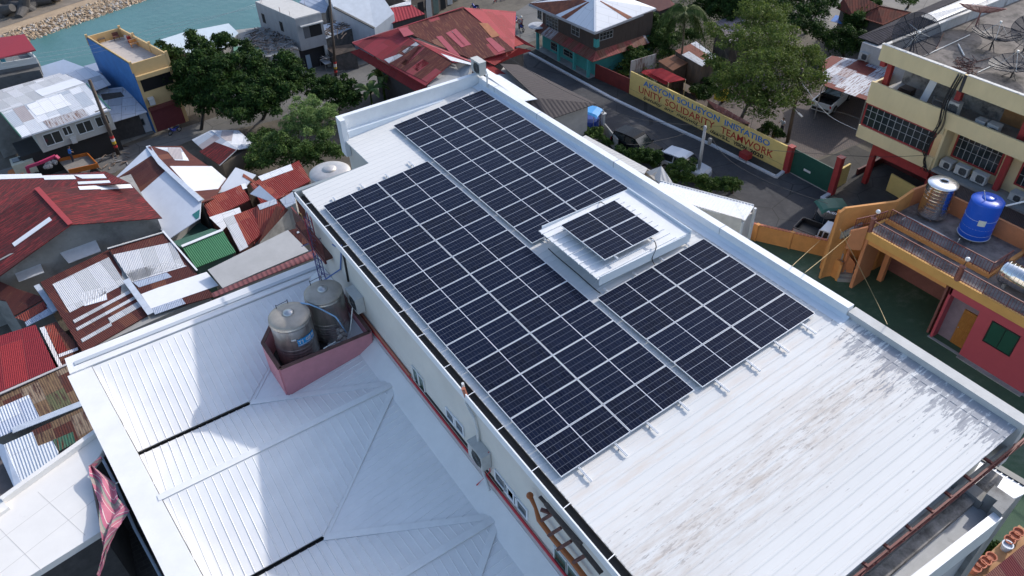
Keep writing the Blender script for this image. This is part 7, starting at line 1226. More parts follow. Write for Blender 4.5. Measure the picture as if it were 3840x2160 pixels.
RB5 = [.06, .12, .18, .24, .30, .36, .44, .94]
tk1, z1 = tank('steel_water_tank', 'old stained steel water tank with a blue label, left one in the pink box', V((-2.9, -2.72, 10.95)), .73, 1.98, POLD, surf('tank_top', (.42, .37, .31), .45, .35, var=.15, dirt=(.18, .13, .09), damt=.3), RB5, .28, STEEL, amp=.03)
tk2, z2 = tank('steel_water_tank', 'old brown topped steel water tank by the wall, right one in the pink box', V((-1.38, -2.25, 10.95)), .70, 2.0, POLD, _mc['tank_top'], RB5, .28, STEEL, amp=.03)
LB = plain('label_blue', (.03, .28, .62), .5); c_ = V((-2.9, -2.72, 11.12)); cang = math.atan2(CAM.y + 2.72, CAM.x + 2.9); m_ = MB(); a0 = cang + .02
m_ = MB()
for k in range(10):
    a, b_ = a0 + k * .1, a0 + (k + 1) * .1; P = lambda an, z: c_ + V((.752 * math.cos(an), .752 * math.sin(an), z)); m_.face([P(a, .92), P(b_, .92), P(b_, 1.24), P(a, 1.24)])
m_.build('label', LB, tk1)
for k, ch in enumerate('TIGER'):
    an = a0 + .1 + k * .19; p = c_ + V((.757 * math.cos(an), .757 * math.sin(an), 1.04)); t_ = V((-math.sin(an), math.cos(an), 0)); text(ch, .2, WB_, p - t_ * .05, t_, (0, 0, 1), tk1, 'label_letter', 0, .002, .006)
m_ = MB(); 
for k in range(20): a, b_ = a0 + k * .05, a0 + (k + 1) * .05; z_ = .96 + .02 * (k % 2); m_.face([c_ + V((.758 * math.cos(a), .758 * math.sin(a), z_ - .012)), c_ + V((.758 * math.cos(b_), .758 * math.sin(b_), 1.94 - z_ - .012)), c_ + V((.758 * math.cos(b_), .758 * math.sin(b_), 1.94 - z_ + .012)), c_ + V((.758 * math.cos(a), .758 * math.sin(a), z_ + .012))])
m_.build('label_pattern', WB_, tk1)
m_ = MB()
for k in range(3): a, b_ = a0 - .25 + k * .07, a0 - .18 + k * .07; m_.face([c_ + V((.755 * math.cos(a), .755 * math.sin(a), 1.24)), c_ + V((.755 * math.cos(b_), .755 * math.sin(b_), 1.24)), c_ + V((.755 * math.cos(b_), .755 * math.sin(b_), 1.32)), c_ + V((.755 * math.cos(a), .755 * math.sin(a), 1.32))])
m_.build('small_label', WB_, tk1)
for tk, c in ((tk1, (-2.9, -2.75, 12.95)), (tk2, (-1.38, -2.25, 13.0))):
    m_ = MB(); c = V(c); m_.tube([c + V((-.25, .55, 0)), c + V((-.25, .55, .25))], .015, 5); m_.tube([c + V((.2, .6, 0)), c + V((.2, .6, .25))], .015, 5); m_.tube([c + V((-.25, .55, .2)), c + V((.2, .6, .2))], .012, 5); m_.build('handle', BLK, tk)
LBP = plain('light_blue_pvc', (.25, .42, .62), .4)
m_ = MB(); m_.tube([T(21, 450, 150, 13.0), T(21, 540, 165, 13.05), T(21, 640, 205, 12.8), T(21, 800, 290, 12.5), T(21, 830, 330, 12.4), T(21, 910, 450, 11.6)], .03, 6); tag(m_.build('water_pipe', LBP), 'pale blue pipe running from the left tank across the right tank', 'pipe')
m_ = MB(); m_.tube([T(21, 970, 200, 13.0), T(21, 945, 480, 11.6)], .02, 6); m_.tube([T(21, 680, 610, 11.95), T(21, 800, 540, 11.9)], .02, 6); tag(m_.build('thin_pipe', PVC), 'thin white pipes inside the pink box by the wall', 'pipe')
m_ = MB(); p = T(21, 865, 490, 11.7)
for k in range(14): q = p + V(rng.normal(size=3)) * .13; m_.ball(q, .07 + .04 * rng.random(), 4)
tag(m_.build('rubble_pile', surf('rubble', (.30, .26, .24), .9, var=.3)), 'lump of broken concrete on the front corner of the pink box', 'rubble')
aircon('big grey white outdoor aircon mounted on the wall beside the tanks', (-.46, -2.95, 12.25), .32, .85, .68)
aircon('white outdoor aircon on the wall above the middle of the left roof', (-.46, -11.6, 12.3), .32, .8, .65); ac_ = aircon('white outdoor aircon unit on the far right corner of the parapet', (9.75, 4.3, 16.02), .34, .75, .6); 
m_ = MB(); m_.tube([(9.7, 3.6, 16.4), (9.65, 3.4, 16.3), (9.6, 3.4, 15.7)], .04, 6); m_.build('hose', PVC, ac_)
# pipes at the foot of the wall
m_ = MB(); m_.tube([(-.36, -2.6, 11.68), (-.36, -20.5, 11.66)], .045, 8); tag(m_.build('fire_pipe', plain('pipe_red', (.5, .03, .04), .45)), 'bright red pipe running along the foot of the cream wall', 'pipe')
m_ = MB(); m_.tube([(-.34, -2.6, 11.8), (-.34, -6.8, 11.78)], .05, 8); tag(m_.build('conduit', surf('pipe_salmon', (.42, .15, .09), .6)), 'salmon orange pipe beside the red one near the tanks', 'pipe')
m_ = MB(); m_.tube([(-.46, -2.6, 11.58), (-.46, -20.5, 11.56)], .025, 6); tag(m_.build('conduit', PVC), 'thin white conduit below the red pipe', 'pipe')
m_ = MB(); m_.tube([(-.31, -7.2, 11.82), (-.31, -12.6, 11.8)], .035, 6); tag(m_.build('cable_run', BLK), 'black cable run on the cream wall under the small windows', 'cable')
m_ = MB(); m_.tube([TX(21, 2080, 960, -.45), TX(21, 2110, 1150, -.35), TX(21, 2190, 1300, -.35), TX(21, 2230, 1449, -.35), TX(31, 2240, 150, -.35), TX(31, 2280, 380, -.4), TX(31, 2350, 590, -.6)], .045, 8); tag(m_.build('drain_pipe', PVC), 'white drain pipe dropping from the gutter to the left roof', 'pipe')
m_ = MB(); m_.tube([TX(21, 2085, 1010, -.5), TX(21, 2130, 1130, -.42)], .06, 8); tag(m_.build('pipe_end', _mc['pipe_salmon']), 'short salmon pipe piece at the gutter above the drain pipe', 'pipe')
m_ = MB(); m_.tube([TX(31, 2270, 210, -.33), TX(31, 2340, 200, -.33), TX(31, 2355, 400, -.33), TX(31, 2220, 535, -.7)], .02, 6); tag(m_.build('red_hose', _mc['pipe_red']), 'thin red hose hanging below the aircon on the cream wall', 'hose')
m_ = MB(); m_.tube([TX(11, 860, 1020, -.33), TX(11, 850, 1260, -.33), T(11, 700, 1360, 12.0), T(11, 640, 1400, 11.9)], .03, 6); m_.tube([TX(11, 770, 1010, -.33), TX(11, 800, 1030, -.33), TX(11, 850, 1030, -.33)], .03, 6); tag(m_.build('water_pipe', BLUEP), 'dark blue pipe bending down the corner wall behind the tanks', 'pipe')
m_ = MB(); m_.tube([TX(11, 870, 1050, -.31), TX(11, 930, 1380, -.31)], .05, 5); tag(m_.build('cable_run', BLK), 'thick black cable stripe down the corner of the cream wall', 'cable')
# lattice tower
tw = thing('lattice_mast', 'slim red and blue lattice mast rising behind the steel tanks', 'mast', (-.95, -1.9, 10.9)); zb_, zt2 = 11.2, 14.6; X1 = T(11, 655, 1420, 11.2); X2 = T(11, 712, 1400, 11.2); tp1, tp2 = TY(11, 655, 830, X1.y), TY(11, 710, 850, X2.y); X3 = (X1 + X2) / 2 + V((.1, .3, 0)); MAST = plain('mast_blue', (.10, .10, .25), .6); MASTR = plain('mast_red', (.30, .03, .05), .6)
for i, (a, b_) in enumerate(((X1, V((X1.x, X1.y, 14.55))), (X2, V((X2.x, X2.y, 14.55))), (X3, V((X3.x, X3.y, 14.55))))): MB().tube([a, a.lerp(b_, .5)], .022, 6).build('leg', MAST, tw); MB().tube([a.lerp(b_, .5), b_], .022, 6).build('leg', MASTR, tw)
m_ = MB()
for k in range(9):
    for a, b_ in ((X1, X2), (X2, X3), (X3, X1)): z = 11.2 + k * .38; m_.tube([(a.x, a.y, z + .38), (b_.x, b_.y, z)], .01, 4); m_.tube([(a.x, a.y, z), (b_.x, b_.y, z)], .01, 4)
m_.build('brace', MAST, tw); m_ = MB(); m_.tube([T(11, 460, 1030, 12.6), T(11, 650, 950, 13.4)], .02, 4); m_.tube([T(11, 530, 1080, 12.4), T(11, 710, 1005, 13.2)], .02, 4); m_.tube([T(11, 655, 1290, 11.7), T(11, 880, 1368, 11.6)], .015, 4); m_.build('stay', MAST, tw)
# red-brown balcony under the gutter corner, corner wall
m_ = MB(); m_.prism([(-.12, 1.75), (2.6, 1.75), (2.6, 2.4), (-.6, 2.4), (-.6, .6), (-.12, .6)], 11.9, 12.05)
bc = thing('service_balcony', 'rusty brown balcony with a railing hidden below the gutter corner', 'balcony', (-.4, .8, 12)); m_ = MB(); m_.box((-.6, -.7, 13.05), (-.12, 2.3, 13.15)); m_.build('floor', BRN, bc)
m_ = MB(); m_.bar((-.6, -.7, 13.9), (-.6, 2.3, 13.9), .06, .05); [m_.bar((-.6, -.7 + k * .15, 13.15), (-.6, -.7 + k * .15, 13.9), .02, .02) for k in range(21)]; m_.bar((-.6, -.7, 12.98), (-.6, 2.3, 12.98), .08, .16); m_.build('railing', RAIL, bc)
# big steel tank behind
tkb, _ = tank('steel_water_tank', 'wide dull steel water tank standing below the north end of the white roof', V((2.55, 6.35, 10.6)), .95, 1.75, POLD if 0 else surf('dull_steel_light', (.5, .49, .48), .4, .7, var=.15, dirt=(.3, .27, .24), damt=.25), surf('dome_light', (.5, .48, .47), .45, .5, var=.12, dirt=(.34, .3, .27), damt=.3), [.1, .3, .5, .7, .9], .34)
m_ = MB(); m_.box((1.3, 5.0, 0), (3.9, 7.6, 10.6)); tag(m_.build('tank_tower', CONC), 'concrete stand carrying the wide steel tank', 'tower')
# ladder / timber stair and orange pipe near the bottom of the wall
ld_ = thing('timber_ladder', 'weathered brown timber ladder frame leaning under the gutter near the bottom', 'ladder', T(32, 450, 950, 12.0)); A1, A2 = TX(32, 340, 720, -.6), TX(32, 900, 1420, -.6); m_ = MB(); m_.bar(A1, A2, .12, .05); m_.bar(TX(32, 280, 650, -.55), TX(32, 700, 1130, -.55), .09, .05); m_.build('stringer', WOOD, ld_)
for (a, b_) in (((300, 890), (410, 820)), ((370, 1040), (500, 960)), ((460, 1180), (600, 1095)), ((620, 1310), (740, 1240)), ((290, 780), (380, 810))): MB().bar(TX(32, *a, -.75), TX(32, *b_, -.62), .09, .07).build('rung', BRN, ld_)
ORP = plain('pipe_orange', (.33, .095, .02), .5); m_ = MB(); m_.tube([TX(32, 180, 640, -.5), TX(32, 235, 760, -.5), TX(32, 270, 880, -.5), TX(32, 420, 1080, -.5), TX(32, 600, 1290, -.5), TX(32, 760, 1500, -.5)], [.07, .05, .075, .075, .08, .08], 10); tag(m_.build('orange_pipe', ORP, None, True), 'thick orange sewer pipe running along the wall by the timber ladder', 'pipe')
MB().ball(TX(32, 180, 640, -.5), .1, 8).build('elbow', ORP, [o for o in bpy.data.objects if o.name == 'orange_pipe'][0], True)
# ============================================================ BOTTOM RIGHT
tr_ = thing('steel_truss', 'long dark red steel truss running along the south edge of the white roof', 'truss', (7, -21.4, 14.6)); a, b_ = T(33, 880, 1449, 14.9), T(33, 2576, 70, 14.9); e_ = b_ - a; a = a - e_ * .2; b_ = b_ + e_ * .15; m_ = MB(); m_.bar(a, b_, .05, .04); m_.bar(a - V((0, 0, .28)), b_ - V((0, 0, .28)), .05, .04); m_.build('chord', RAIL, tr_); m_ = MB(); n_ = 34
for k in range(n_): p, q = a.lerp(b_, k / n_), a.lerp(b_, (k + 1) / n_); m_.bar(p if k % 2 else p - V((0, 0, .28)), q - V((0, 0, .28)) if k % 2 else q, .025, .025)
m_.build('web', RAIL, tr_)
for q, w_ in (((930, 1300), (1010, 1355)), ((1140, 1110), (1230, 1175)), ((1370, 920), (1450, 990)), ((1580, 745), (1670, 810)), ((1765, 590), (1850, 655)), ((1955, 420), (2050, 490)), ((2165, 255), (2260, 320)), ((2390, 60), (2480, 125))): MB().bar(T(33, *q, 14.92), T(33, *w_, 14.92), .07, .06).build('outrigger', RAIL, tr_)
m_ = MB(); m_.box((-.2, -20.83, 14.4), (10.4, -20.78, 14.8)); m_.build('south_fascia', GREYW, B)
m_ = MB(); m_.box((2.5, -21.15, 0), (9.9, -20.85, 14.0)); m_.build('south_ledge', surf('mossy_ledge', (.3, .28, .26), .9, var=.3, dirt=(.07, .065, .06), damt=.5, dscale=2), B)
# lower concrete deck beyond the truss
dk = thing('lower_deck_building', 'lower grey concrete roof deck with pale parapet south of the white roof', 'building', (7, -24, 0)); zk = 13.8
c_ = [T(33, 1050, 1500, zk), T(33, 1930, 560, zk), T(33, 2300, 800, zk), T(33, 1500, 1600, zk)]; SD = surf('deck_grey', (.44, .45, .46), .85, var=.15, scale=1, dirt=(.18, .18, .19), damt=.35, dscale=.8)
P0, P1 = T(33, 1130, 1300, zk), T(33, 2130, 590, zk)
m_ = MB(); xs0, xs1 = 2.0, T(33, 2300, 820, zk).x; ysn, yss = P1.y + .8, T(33, 2050, 1000, zk).y
par0, par1 = T(33, 1500, 1480, zk + .7), T(33, 2330, 830, zk + .7)
m_.prism([(p.x, p.y) for p in (T(33, 500, 1500, zk), T(33, 1800, 450, zk), T(33, 2200, 640, zk), T(33, 2330, 840, zk), T(33, 1400, 1560, zk), T(33, 900, 1900, zk))], 0, zk); m_.build('deck', SD, dk)
m_ = MB(); vwall(m_, T(33, 1330, 1600, zk + .45), T(33, 2320, 830, zk + .45), zk - .5, .22); m_.build('parapet', surf('shiny_parapet', (.66, .68, .72), .35, var=.06, dirt=(.5, .52, .55), damt=.2), dk)
m_ = MB(); vwall(m_, T(33, 1920, 460, zk + .3), T(33, 2200, 680, zk + .3), zk, .35); m_.build('beam', CONC, dk); m_ = MB(); q = T(33, 2330, 640, zk + .6); p2_ = T(33, 2360, 740, zk + .6); m_.prism([tuple(T(33, *a_, zk + .6).xy) for a_ in ((2200, 620), (2280, 535), (2490, 680), (2360, 830), (2260, 740), (2310, 690))], 0, zk + .6); m_.build('corner_pier', CONC, dk)
wr2 = thing('lower_white_roof', 'lower white ribbed roof with a dark gutter at the bottom right corner', 'roof', T(33, 2300, 500, 0)); zq = 13.4; P = [T(33, 1960, 420, zq), T(33, 2130, 285, zq), T(33, 2640, 590, zq), T(33, 2490, 665, zq), T(33, 2200, 700, zq)]; m_ = MB(); m_.slab(P, .06); e = P[2] - P[1]
for k in range(1, 9): a = P[1] + e * k / 9; m_.bar(a + V((0, 0, .01)), a + (P[0] - P[1]) * 1.2 + V((0, 0, .01)), .03, .03)
m_.build('roof', _mc['bright_white_roof'], wr2); m_ = MB(); m_.bar(P[1] + V((.12, 0, -.02)), P[2] + V((.12, 0, -.02)), .2, .12); m_.build('gutter', plain('gutter_navy', (.03, .045, .06), .5), wr2); walls([P[0], P[1], P[2], P[3]], 0, .9, .15).build('wall', GREYW, wr2)
# planter ledge and flower pots far below, red roof corner
pl = thing('planter_ledge', 'orange tiled ledge holding a row of rusty round pots', 'ledge', T(33, 2400, 1200, 0)); zp_ = 5.; a, b_ = T(33, 2000, 1600, zp_), T(33, 2620, 1000, zp_); m_ = MB(); vwall(m_, a, b_, 0, .7); m_.build('ledge', surf('ledge_ochre', (.38, .21, .10), .8, var=.15, dirt=(.2, .13, .08), damt=.3), pl)
for k, (x, y) in enumerate(((2490, 1050), (2450, 1090), (2400, 1130), (2380, 1180), (2215, 1300), (2160, 1340), (2110, 1370), (2060, 1410))):
    q = T(33, x, y, zp_); o = MB().lathe([(.001, 0), (.13, 0), (.18, .3), (.2, .3), (.2, .34), (.16, .34), (.15, .26), (.001, .26)], q, 16).build('flower_pot', _mc['coping_terracotta'] if k != 3 else CAPB); tag(o, ('rusty round pot number %s along the orange ledge from the right' % (k + 1)) if 0 else ['terracotta pot nearest the right edge on the orange ledge', 'second terracotta pot from the right on the orange ledge', 'third terracotta pot from the right on the orange ledge', 'blue grey pot among the terracotta pots on the orange ledge', 'fifth pot from the right on the orange ledge, after the gap', 'sixth pot from the right on the orange ledge', 'seventh pot from the right on the orange ledge', 'last pot on the orange ledge at the bottom edge'][k], 'pot', 'round pots on the orange ledge')
gable('red_roof_house', 'corner of a dark red sheet roof at the bottom right edge', 'house', [([T(33, 2180, 1449, 5.2), T(33, 2640, 1080, 5.2), T(33, 2900, 1400, 4.6), T(33, 2500, 1800, 4.6)], sheet('dark_red_wet', [((.11, .02, .025), 1), ((.15, .06, .05), 1)], rust=.35, seed=3))], WOOD)
tree('leafy_bush', 'dark bush growing beside the orange ledge and pots', 'bush', T(33, 2230, 1180, 0), [(T(33, 2230, 1180, 4.5), .45), (T(33, 2160, 1270, 4.3), .4)], LDK, 1600, .1, limbs=False)
# ============================================================ TOP LEFT TOWN
# cream house under patched roof
FR = [T(0, 0, 1130, 4.8), T(0, 870, 845, 4.8), T(0, 1112, 1100, 3.9), T(0, 215, 1382, 3.9)]; BR = [T(0, 870, 845, 4.8), T(0, 0, 1130, 4.8), T(0, -150, 990, 4.2), T(0, 660, 745, 4.2)]
ch_ = gable('cream_house', 'cream walled house with a long patched silver and white tin roof by the wooden pole', 'house', [(FR, PTIN), (BR, GREYT)], None, extra=[(sub(FR, .28, .68, .05, .5), WTIN), (sub(FR, .3, .75, .72, 1.), sheet('rusty_silver', [((.38, .38, .4), 2), ((.3, .25, .24), 1)], rust=.45, corr=.1, rustcol=(.16, .09, .07))), (sub(BR, .0, .5, .1, .55), PALE)])
[MB().bar(p, q, .08, .14).build('bargeboard', surf('board_green', (.03, .12, .09), .7), ch_) for p, q in ((FR[0], FR[3]), (FR[1], FR[2]))]; m_ = MB(); m_.bar(FR[3] - V((0, 0, .04)), FR[2] - V((0, 0, .04)), .07, .12); m_.build('fascia', PALE, ch_)
fy_ = (FR[3].y + FR[2].y) / 2 + .15; dd_ = (FR[2] - FR[3]); dd_.z = 0; dd_.normalize(); nrm_ = V((dd_.y, -dd_.x, 0)); w0 = FR[3] + dd_ * .9 - nrm_ * .3; w1 = FR[2] - dd_ * .1 - nrm_ * .3
CW = surf('cream_siding', (.44, .42, .38), .8, var=.08, scale=2, dirt=(.25, .23, .2), damt=.3)
m_ = MB(); bkv = -nrm_ * 3.5; m_.prism([(w0.x, w0.y), (w1.x, w1.y), ((w1 + bkv).x, (w1 + bkv).y), ((w0 + bkv).x, (w0 + bkv).y)], 2.1, 3.75); m_.build('upper_wall', CW, ch_)
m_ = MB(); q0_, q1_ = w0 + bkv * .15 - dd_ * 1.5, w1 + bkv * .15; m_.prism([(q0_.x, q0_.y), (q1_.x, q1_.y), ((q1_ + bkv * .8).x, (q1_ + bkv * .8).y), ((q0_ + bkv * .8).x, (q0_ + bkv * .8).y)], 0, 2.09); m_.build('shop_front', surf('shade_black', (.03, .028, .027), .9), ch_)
def wallrect(P0_, dx, nz_, s0, s1, za, zb_, fr, pn, root, n=2):
    m1, m2 = MB(), MB(); O = P0_ + nz_ * .02; R = lambda s_, z, o=0.: (P0_ + dx * s_ + nz_ * o).xy.to_3d() + V((0, 0, z))
    for a, b_ in ((R(s0, za), R(s1, za)), (R(s0, zb_), R(s1, zb_))): m1.bar(a + nz_ * .03, b_ + nz_ * .03, .05, .06)
    for k in range(n + 1): s_ = s0 + (s1 - s0) * k / n; m1.bar(R(s_, za + .03) + nz_ * .03, R(s_, zb_ - .03) + nz_ * .03, .05, .05)
    w_ = m1.build('window', fr, root); m2.slab if 0 else m2.face([R(s0, za, .012), R(s1, za, .012), R(s1, zb_, .012), R(s0, zb_, .012)]); m2.build('pane', pn, w_)
wl_ = (w1 - w0).length
for s0, s1, za, zb_ in ((.08, .30, 2.5, 3.45), (.34, .45, 2.85, 3.55), (.52, .72, 2.6, 3.5), (.78, .95, 2.7, 3.5)): wallrect(w0, dd_, nrm_, s0 * wl_, s1 * wl_, za, zb_, PVC, GLASS, ch_)
aw1 = T(10, 1110, 25, .9); 
dc = thing('display_case', 'white framed glass display case on the dirt under the cream house', 'display case', T(10, 1000, 50, 0)); p, q = T(10, 890, 85, .05), T(10, 1120, 10, .05); m_ = MB()
for z in (.1, .9): m_.bar(p + V((0, 0, z)), q + V((0, 0, z)), .06, .06); m_.bar(p + V((0, .5, z)), q + V((0, .5, z)), .06, .06)
for a in (p, q): m_.bar(a, a + V((0, 0, .9)), .06, .06); m_.bar(a + V((0, .5, 0)), a + V((0, .5, .9)), .06, .06)
m_.build('frame', PVC, dc); m_ = MB(); m_.bar(p + V((0, .1, .5)), q + V((0, .1, .5)), .02, .75); m_.build('glass', GLASS, dc)
aircon('white window aircon in the front wall of the cream house', (w0 + dd_ * wl_ * .42 + nrm_ * .1).xy.to_3d() + V((0, 0, 2.2)), .4, .5, .4)
# roofs behind
gable('tin_roof_house', 'house with a long dull grey tin roof behind the cream house', 'house', [([T(0, -200, 960, 3.9), T(0, 600, 735, 3.9), T(0, 880, 840, 3.8), T(0, -200, 1200, 3.6)], GREYT)], GREYW, extra=[([T(0, 350, 820, 3.92), T(0, 440, 800, 3.92), T(0, 500, 860, 3.9), T(0, 420, 880, 3.9)], PALE), ([T(0, 430, 830, 3.95), T(0, 520, 820, 3.95), T(0, 560, 880, 3.92), T(0, 460, 895, 3.92)], RUSTD)])
gable('tin_roof_house', 'house with a pale blue smooth roof near the water', 'house', [([T(0, 395, 672, 3.4), T(0, 640, 598, 3.4), T(0, 860, 680, 3.4), T(0, 830, 720, 3.2), T(0, 440, 790, 3.0)], surf('pale_blue_roof', (.33, .40, .52), .5, var=.06))], GREYW)
gable('tin_roof_house', 'house with a blue grey roof touching the blue wall near the water', 'house', [([T(0, 840, 665, 3.2), T(0, 985, 625, 3.2), T(0, 1060, 730, 3.0), T(0, 1000, 740, 3.0)], surf('blue_grey_roof', (.26, .31, .42), .5, var=.06))], GREYW)
gable('tin_roof_house', 'house with a white and cream tin roof in front of the blue wall', 'house', [([T(0, 660, 740, 3.9), T(0, 870, 672, 3.9), T(0, 1025, 748, 3.7), T(0, 805, 815, 3.7)], WTIN), ([T(0, 800, 815, 3.7), T(0, 1030, 750, 3.7), T(0, 1115, 850, 3.4), T(0, 960, 910, 3.4)], GREYT)], GREYW)
gable('tin_roof_house', 'house with a silver tin roof scored by brown rust lines beside the blue wall', 'house', [([T(0, 955, 905, 3.0), T(0, 1245, 872, 3.0), T(0, 1480, 1125, 2.05), T(0, 1085, 1245, 2.05), T(0, 1040, 1180, 2.2)], sheet('silver_rust_lines', [((.48, .50, .55), 3), ((.36, .38, .42), 2), ((.55, .55, .56), 1)], pw=1.1, pl=1.1, rust=.28, rustcol=(.16, .07, .06), seam=.8, corr=.1, seed=13))], surf('dark_masonry', (.07, .06, .055), .9, var=.3), k=.68)
# red roofed balcony house at left edge
rb = thing('red_roof_house', 'house with a small red roof and white framed balcony at the left edge', 'house', T(0, 150, 700, 0)); 
m_ = MB(); RQ = [T(0, -160, 400, 6.6), T(0, 243, 343, 6.6), T(0, 358, 498, 6.1), T(0, -120, 610, 6.1)]; m_.slab(RQ, .12); m_.build('roof', surf('red_smooth', (.26, .022, .035), .6, var=.06), rb)
m_ = MB(); fl = [T(0, -150, 730, 4.2), T(0, 385, 635, 4.2), T(0, 275, 530, 4.2), T(0, -200, 600, 4.2)]; m_.prism([(p.x, p.y) for p in fl], 0, 4.2); m_.build('base_wall', surf('bare_grey', (.16, .16, .165), .9, var=.15, dirt=(.09, .09, .09), damt=.4), rb)
m_ = MB(); [m_.bar(fl[i] + V((0, 0, .28)), fl[(i + 1) % 4] + V((0, 0, .28)), .1, .55) for i in (0, 1, 2)]; m_.build('balcony_wall', PVC, rb); m_ = MB()
for k in (.02, .35, .6, .97): q = fl[0].lerp(fl[1], k); m_.bar(q + V((0, 0, .5)), q + V((0, .05, 1.85)), .08, .08)
m_.build('post', PVC, rb); m_ = MB(); m_.bar(fl[0].lerp(fl[1], .0) + V((0, .2, 1.1)), fl[0].lerp(fl[1], .45) + V((0, .2, 1.1)), .05, 1.2); m_.build('blue_wall', surf('teal_wall', (.03, .2, .28), .7), rb)
# dull concrete wall house below left (0,740)-(430,..)
m_ = MB(); m_.prism([tuple(T(0, *q, 3.3).xy) for q in ((-200, 900), (300, 790), (430, 770), (410, 660), (-200, 720))], 0, 3.9); tag(m_.build('block_house', surf('block_grey', (.13, .13, .13), .9, var=.2, dirt=(.07, .07, .07), damt=.4)), 'plain grey block wall house below the red roofed balcony', 'house')
# blue and yellow building
by = thing('blue_yellow_building', 'narrow building with a bright blue side wall and a cream yellow roof terrace', 'building', (0, 45, 0)); ztp = 6.0; cA, cB, cC, cD = T(0, 870, 370, 6.1), T(0, 1200, 280, 6.1), T(0, 1545, 470, 6.1), T(0, 1310, 650, 6.1)
cD2 = T(0, 1312, 645, 6.1); cC2 = cD2 + (cB - cA) * 1.05
BLW = surf('blue_wall', (.035, .16, .42), .75, var=.14, scale=1.2, dirt=(.05, .2, .45), damt=.4, dscale=2); YTW = surf('peach_wall', (.55, .38, .18), .75, var=.05, dirt=(.4, .28, .15), damt=.2)
dzf = 5.35
m_ = MB(); m_.prism([(p.x, p.y) for p in (cA, cD2, cC2, cB)], 0, dzf); m_.build('body', YTW, by); m_ = MB(); m_.prism([(p.x, p.y) for p in (cA + (cA - cB) * .02, cD2 + (cA - cB) * .02, cD2 - (cA - cB) * .001, cA - (cA - cB) * .001)], 0, 6.02); m_.build('blue_side', BLW, by)
m_ = MB(); [vwall(m_, V((a.x, a.y, 6.1)), V((b_.x, b_.y, 6.1)), dzf - .3, .13) for a, b_ in ((cA, cB), (cB, cC2), (cD2, cC2))]; vwall(m_, V((cA.x + .1, cA.y, 6.12)), V((cD2.x + .1, cD2.y, 6.12)), dzf, .1); m_.build('parapet', YTW, by)
for q in (cA, cB, cB.lerp(cC2, .3), cB.lerp(cC2, .65), cC2, cD2): m_ = MB(); m_.box((q.x - .1, q.y - .1, dzf), (q.x + .1, q.y + .1, 6.3)); m_.build('parapet_post', YTW, by)
m_ = MB(); i_ = lambda p: p.lerp((cA + cC2) / 2, .05); m_.prism([(i_(p).x, i_(p).y) for p in (cA, cD2, cC2, cB)], dzf + .002, dzf + .02); m_.build('deck', surf('terrace_pale', (.45, .41, .38), .9, var=.15, scale=1.5, dirt=(.2, .18, .17), damt=.4), by)
fr_ = (cC2 - cD2); fl_ = fr_.length; fr_.normalize(); fn = V((fr_.y, -fr_.x, 0)); fn = fn if fn.y < 0 else -fn
def fbox(s0, s1, z0, z1, o0, o1, mat, nm, root=by):
    m_ = MB(); P_ = [cD2 + fr_ * s0 + fn * o0, cD2 + fr_ * s1 + fn * o0, cD2 + fr_ * s1 + fn * o1, cD2 + fr_ * s0 + fn * o1]; m_.prism([(p.x, p.y) for p in P_], z0, z1); return m_.build(nm, mat, root)
fbox(.25, fl_ - .2, 3.6, 4.7, .005, .02, plain('window_black', (.01, .01, .012), .3), 'window'); fbox(.0, fl_, 4.75, 5.1, .003, .35, YTW, 'canopy'); fbox(.15, fl_ - .3, .0, 2.0, .005, .05, sheet('maroon_shutter', [((.15, .035, .04), 1)], pw=.1, pl=9, corr=.1), 'roller_shutter'); fbox(.1, fl_ - .2, 2.0, 2.25, .02, .3, RAIL, 'shutter_box'); 
aircon('white aircon on the yellow front beside the blue wall', (cD2 + fr_ * .5 + fn * .2).xy.to_3d() + V((0, 0, 2.55)), .45, .6, .5)
for k, (x, y, sz, mt, lb, ct_) in enumerate(((1030, 425, .3, WOOD, 'brown wooden bench on the yellow roof terrace', 'bench'), (1180, 400, .25, BRN, 'dark chairs jumbled at the left of the terrace clutter', 'chairs'), (1280, 395, .22, WHT, 'white box among the chairs on the yellow terrace', 'box'), (1340, 430, .35, RED, 'red table on the yellow roof terrace', 'table'), (1360, 470, .3, _mc['orange_plaster'], 'ochre chairs near the terrace wall', 'chairs'))):
    q = T(0, x, y, dzf + .02); m_ = MB()
    if k == 2: m_.box((q.x - .15, q.y - .15, q.z), (q.x + .15, q.y + .15, q.z + .35))
    else:
        m_.box((q.x - sz, q.y - sz * .7, q.z + .3), (q.x + sz, q.y + sz * .7, q.z + .34)); m_.box((q.x - sz, q.y + sz * .7 - .03, q.z + .34), (q.x + sz, q.y + sz * .7, q.z + .62))
        for a in (-1, 1):
            for b_ in (-1, 1): m_.box((q.x + a * (sz - .03) - .02, q.y + b_ * (sz * .7 - .03) - .02, q.z), (q.x + a * (sz - .03) + .02, q.y + b_ * (sz * .7 - .03) + .02, q.z + .3))
    tag(m_.build(ct_.rstrip('s').replace('chair', 'chair'), mt), lb, ct_)
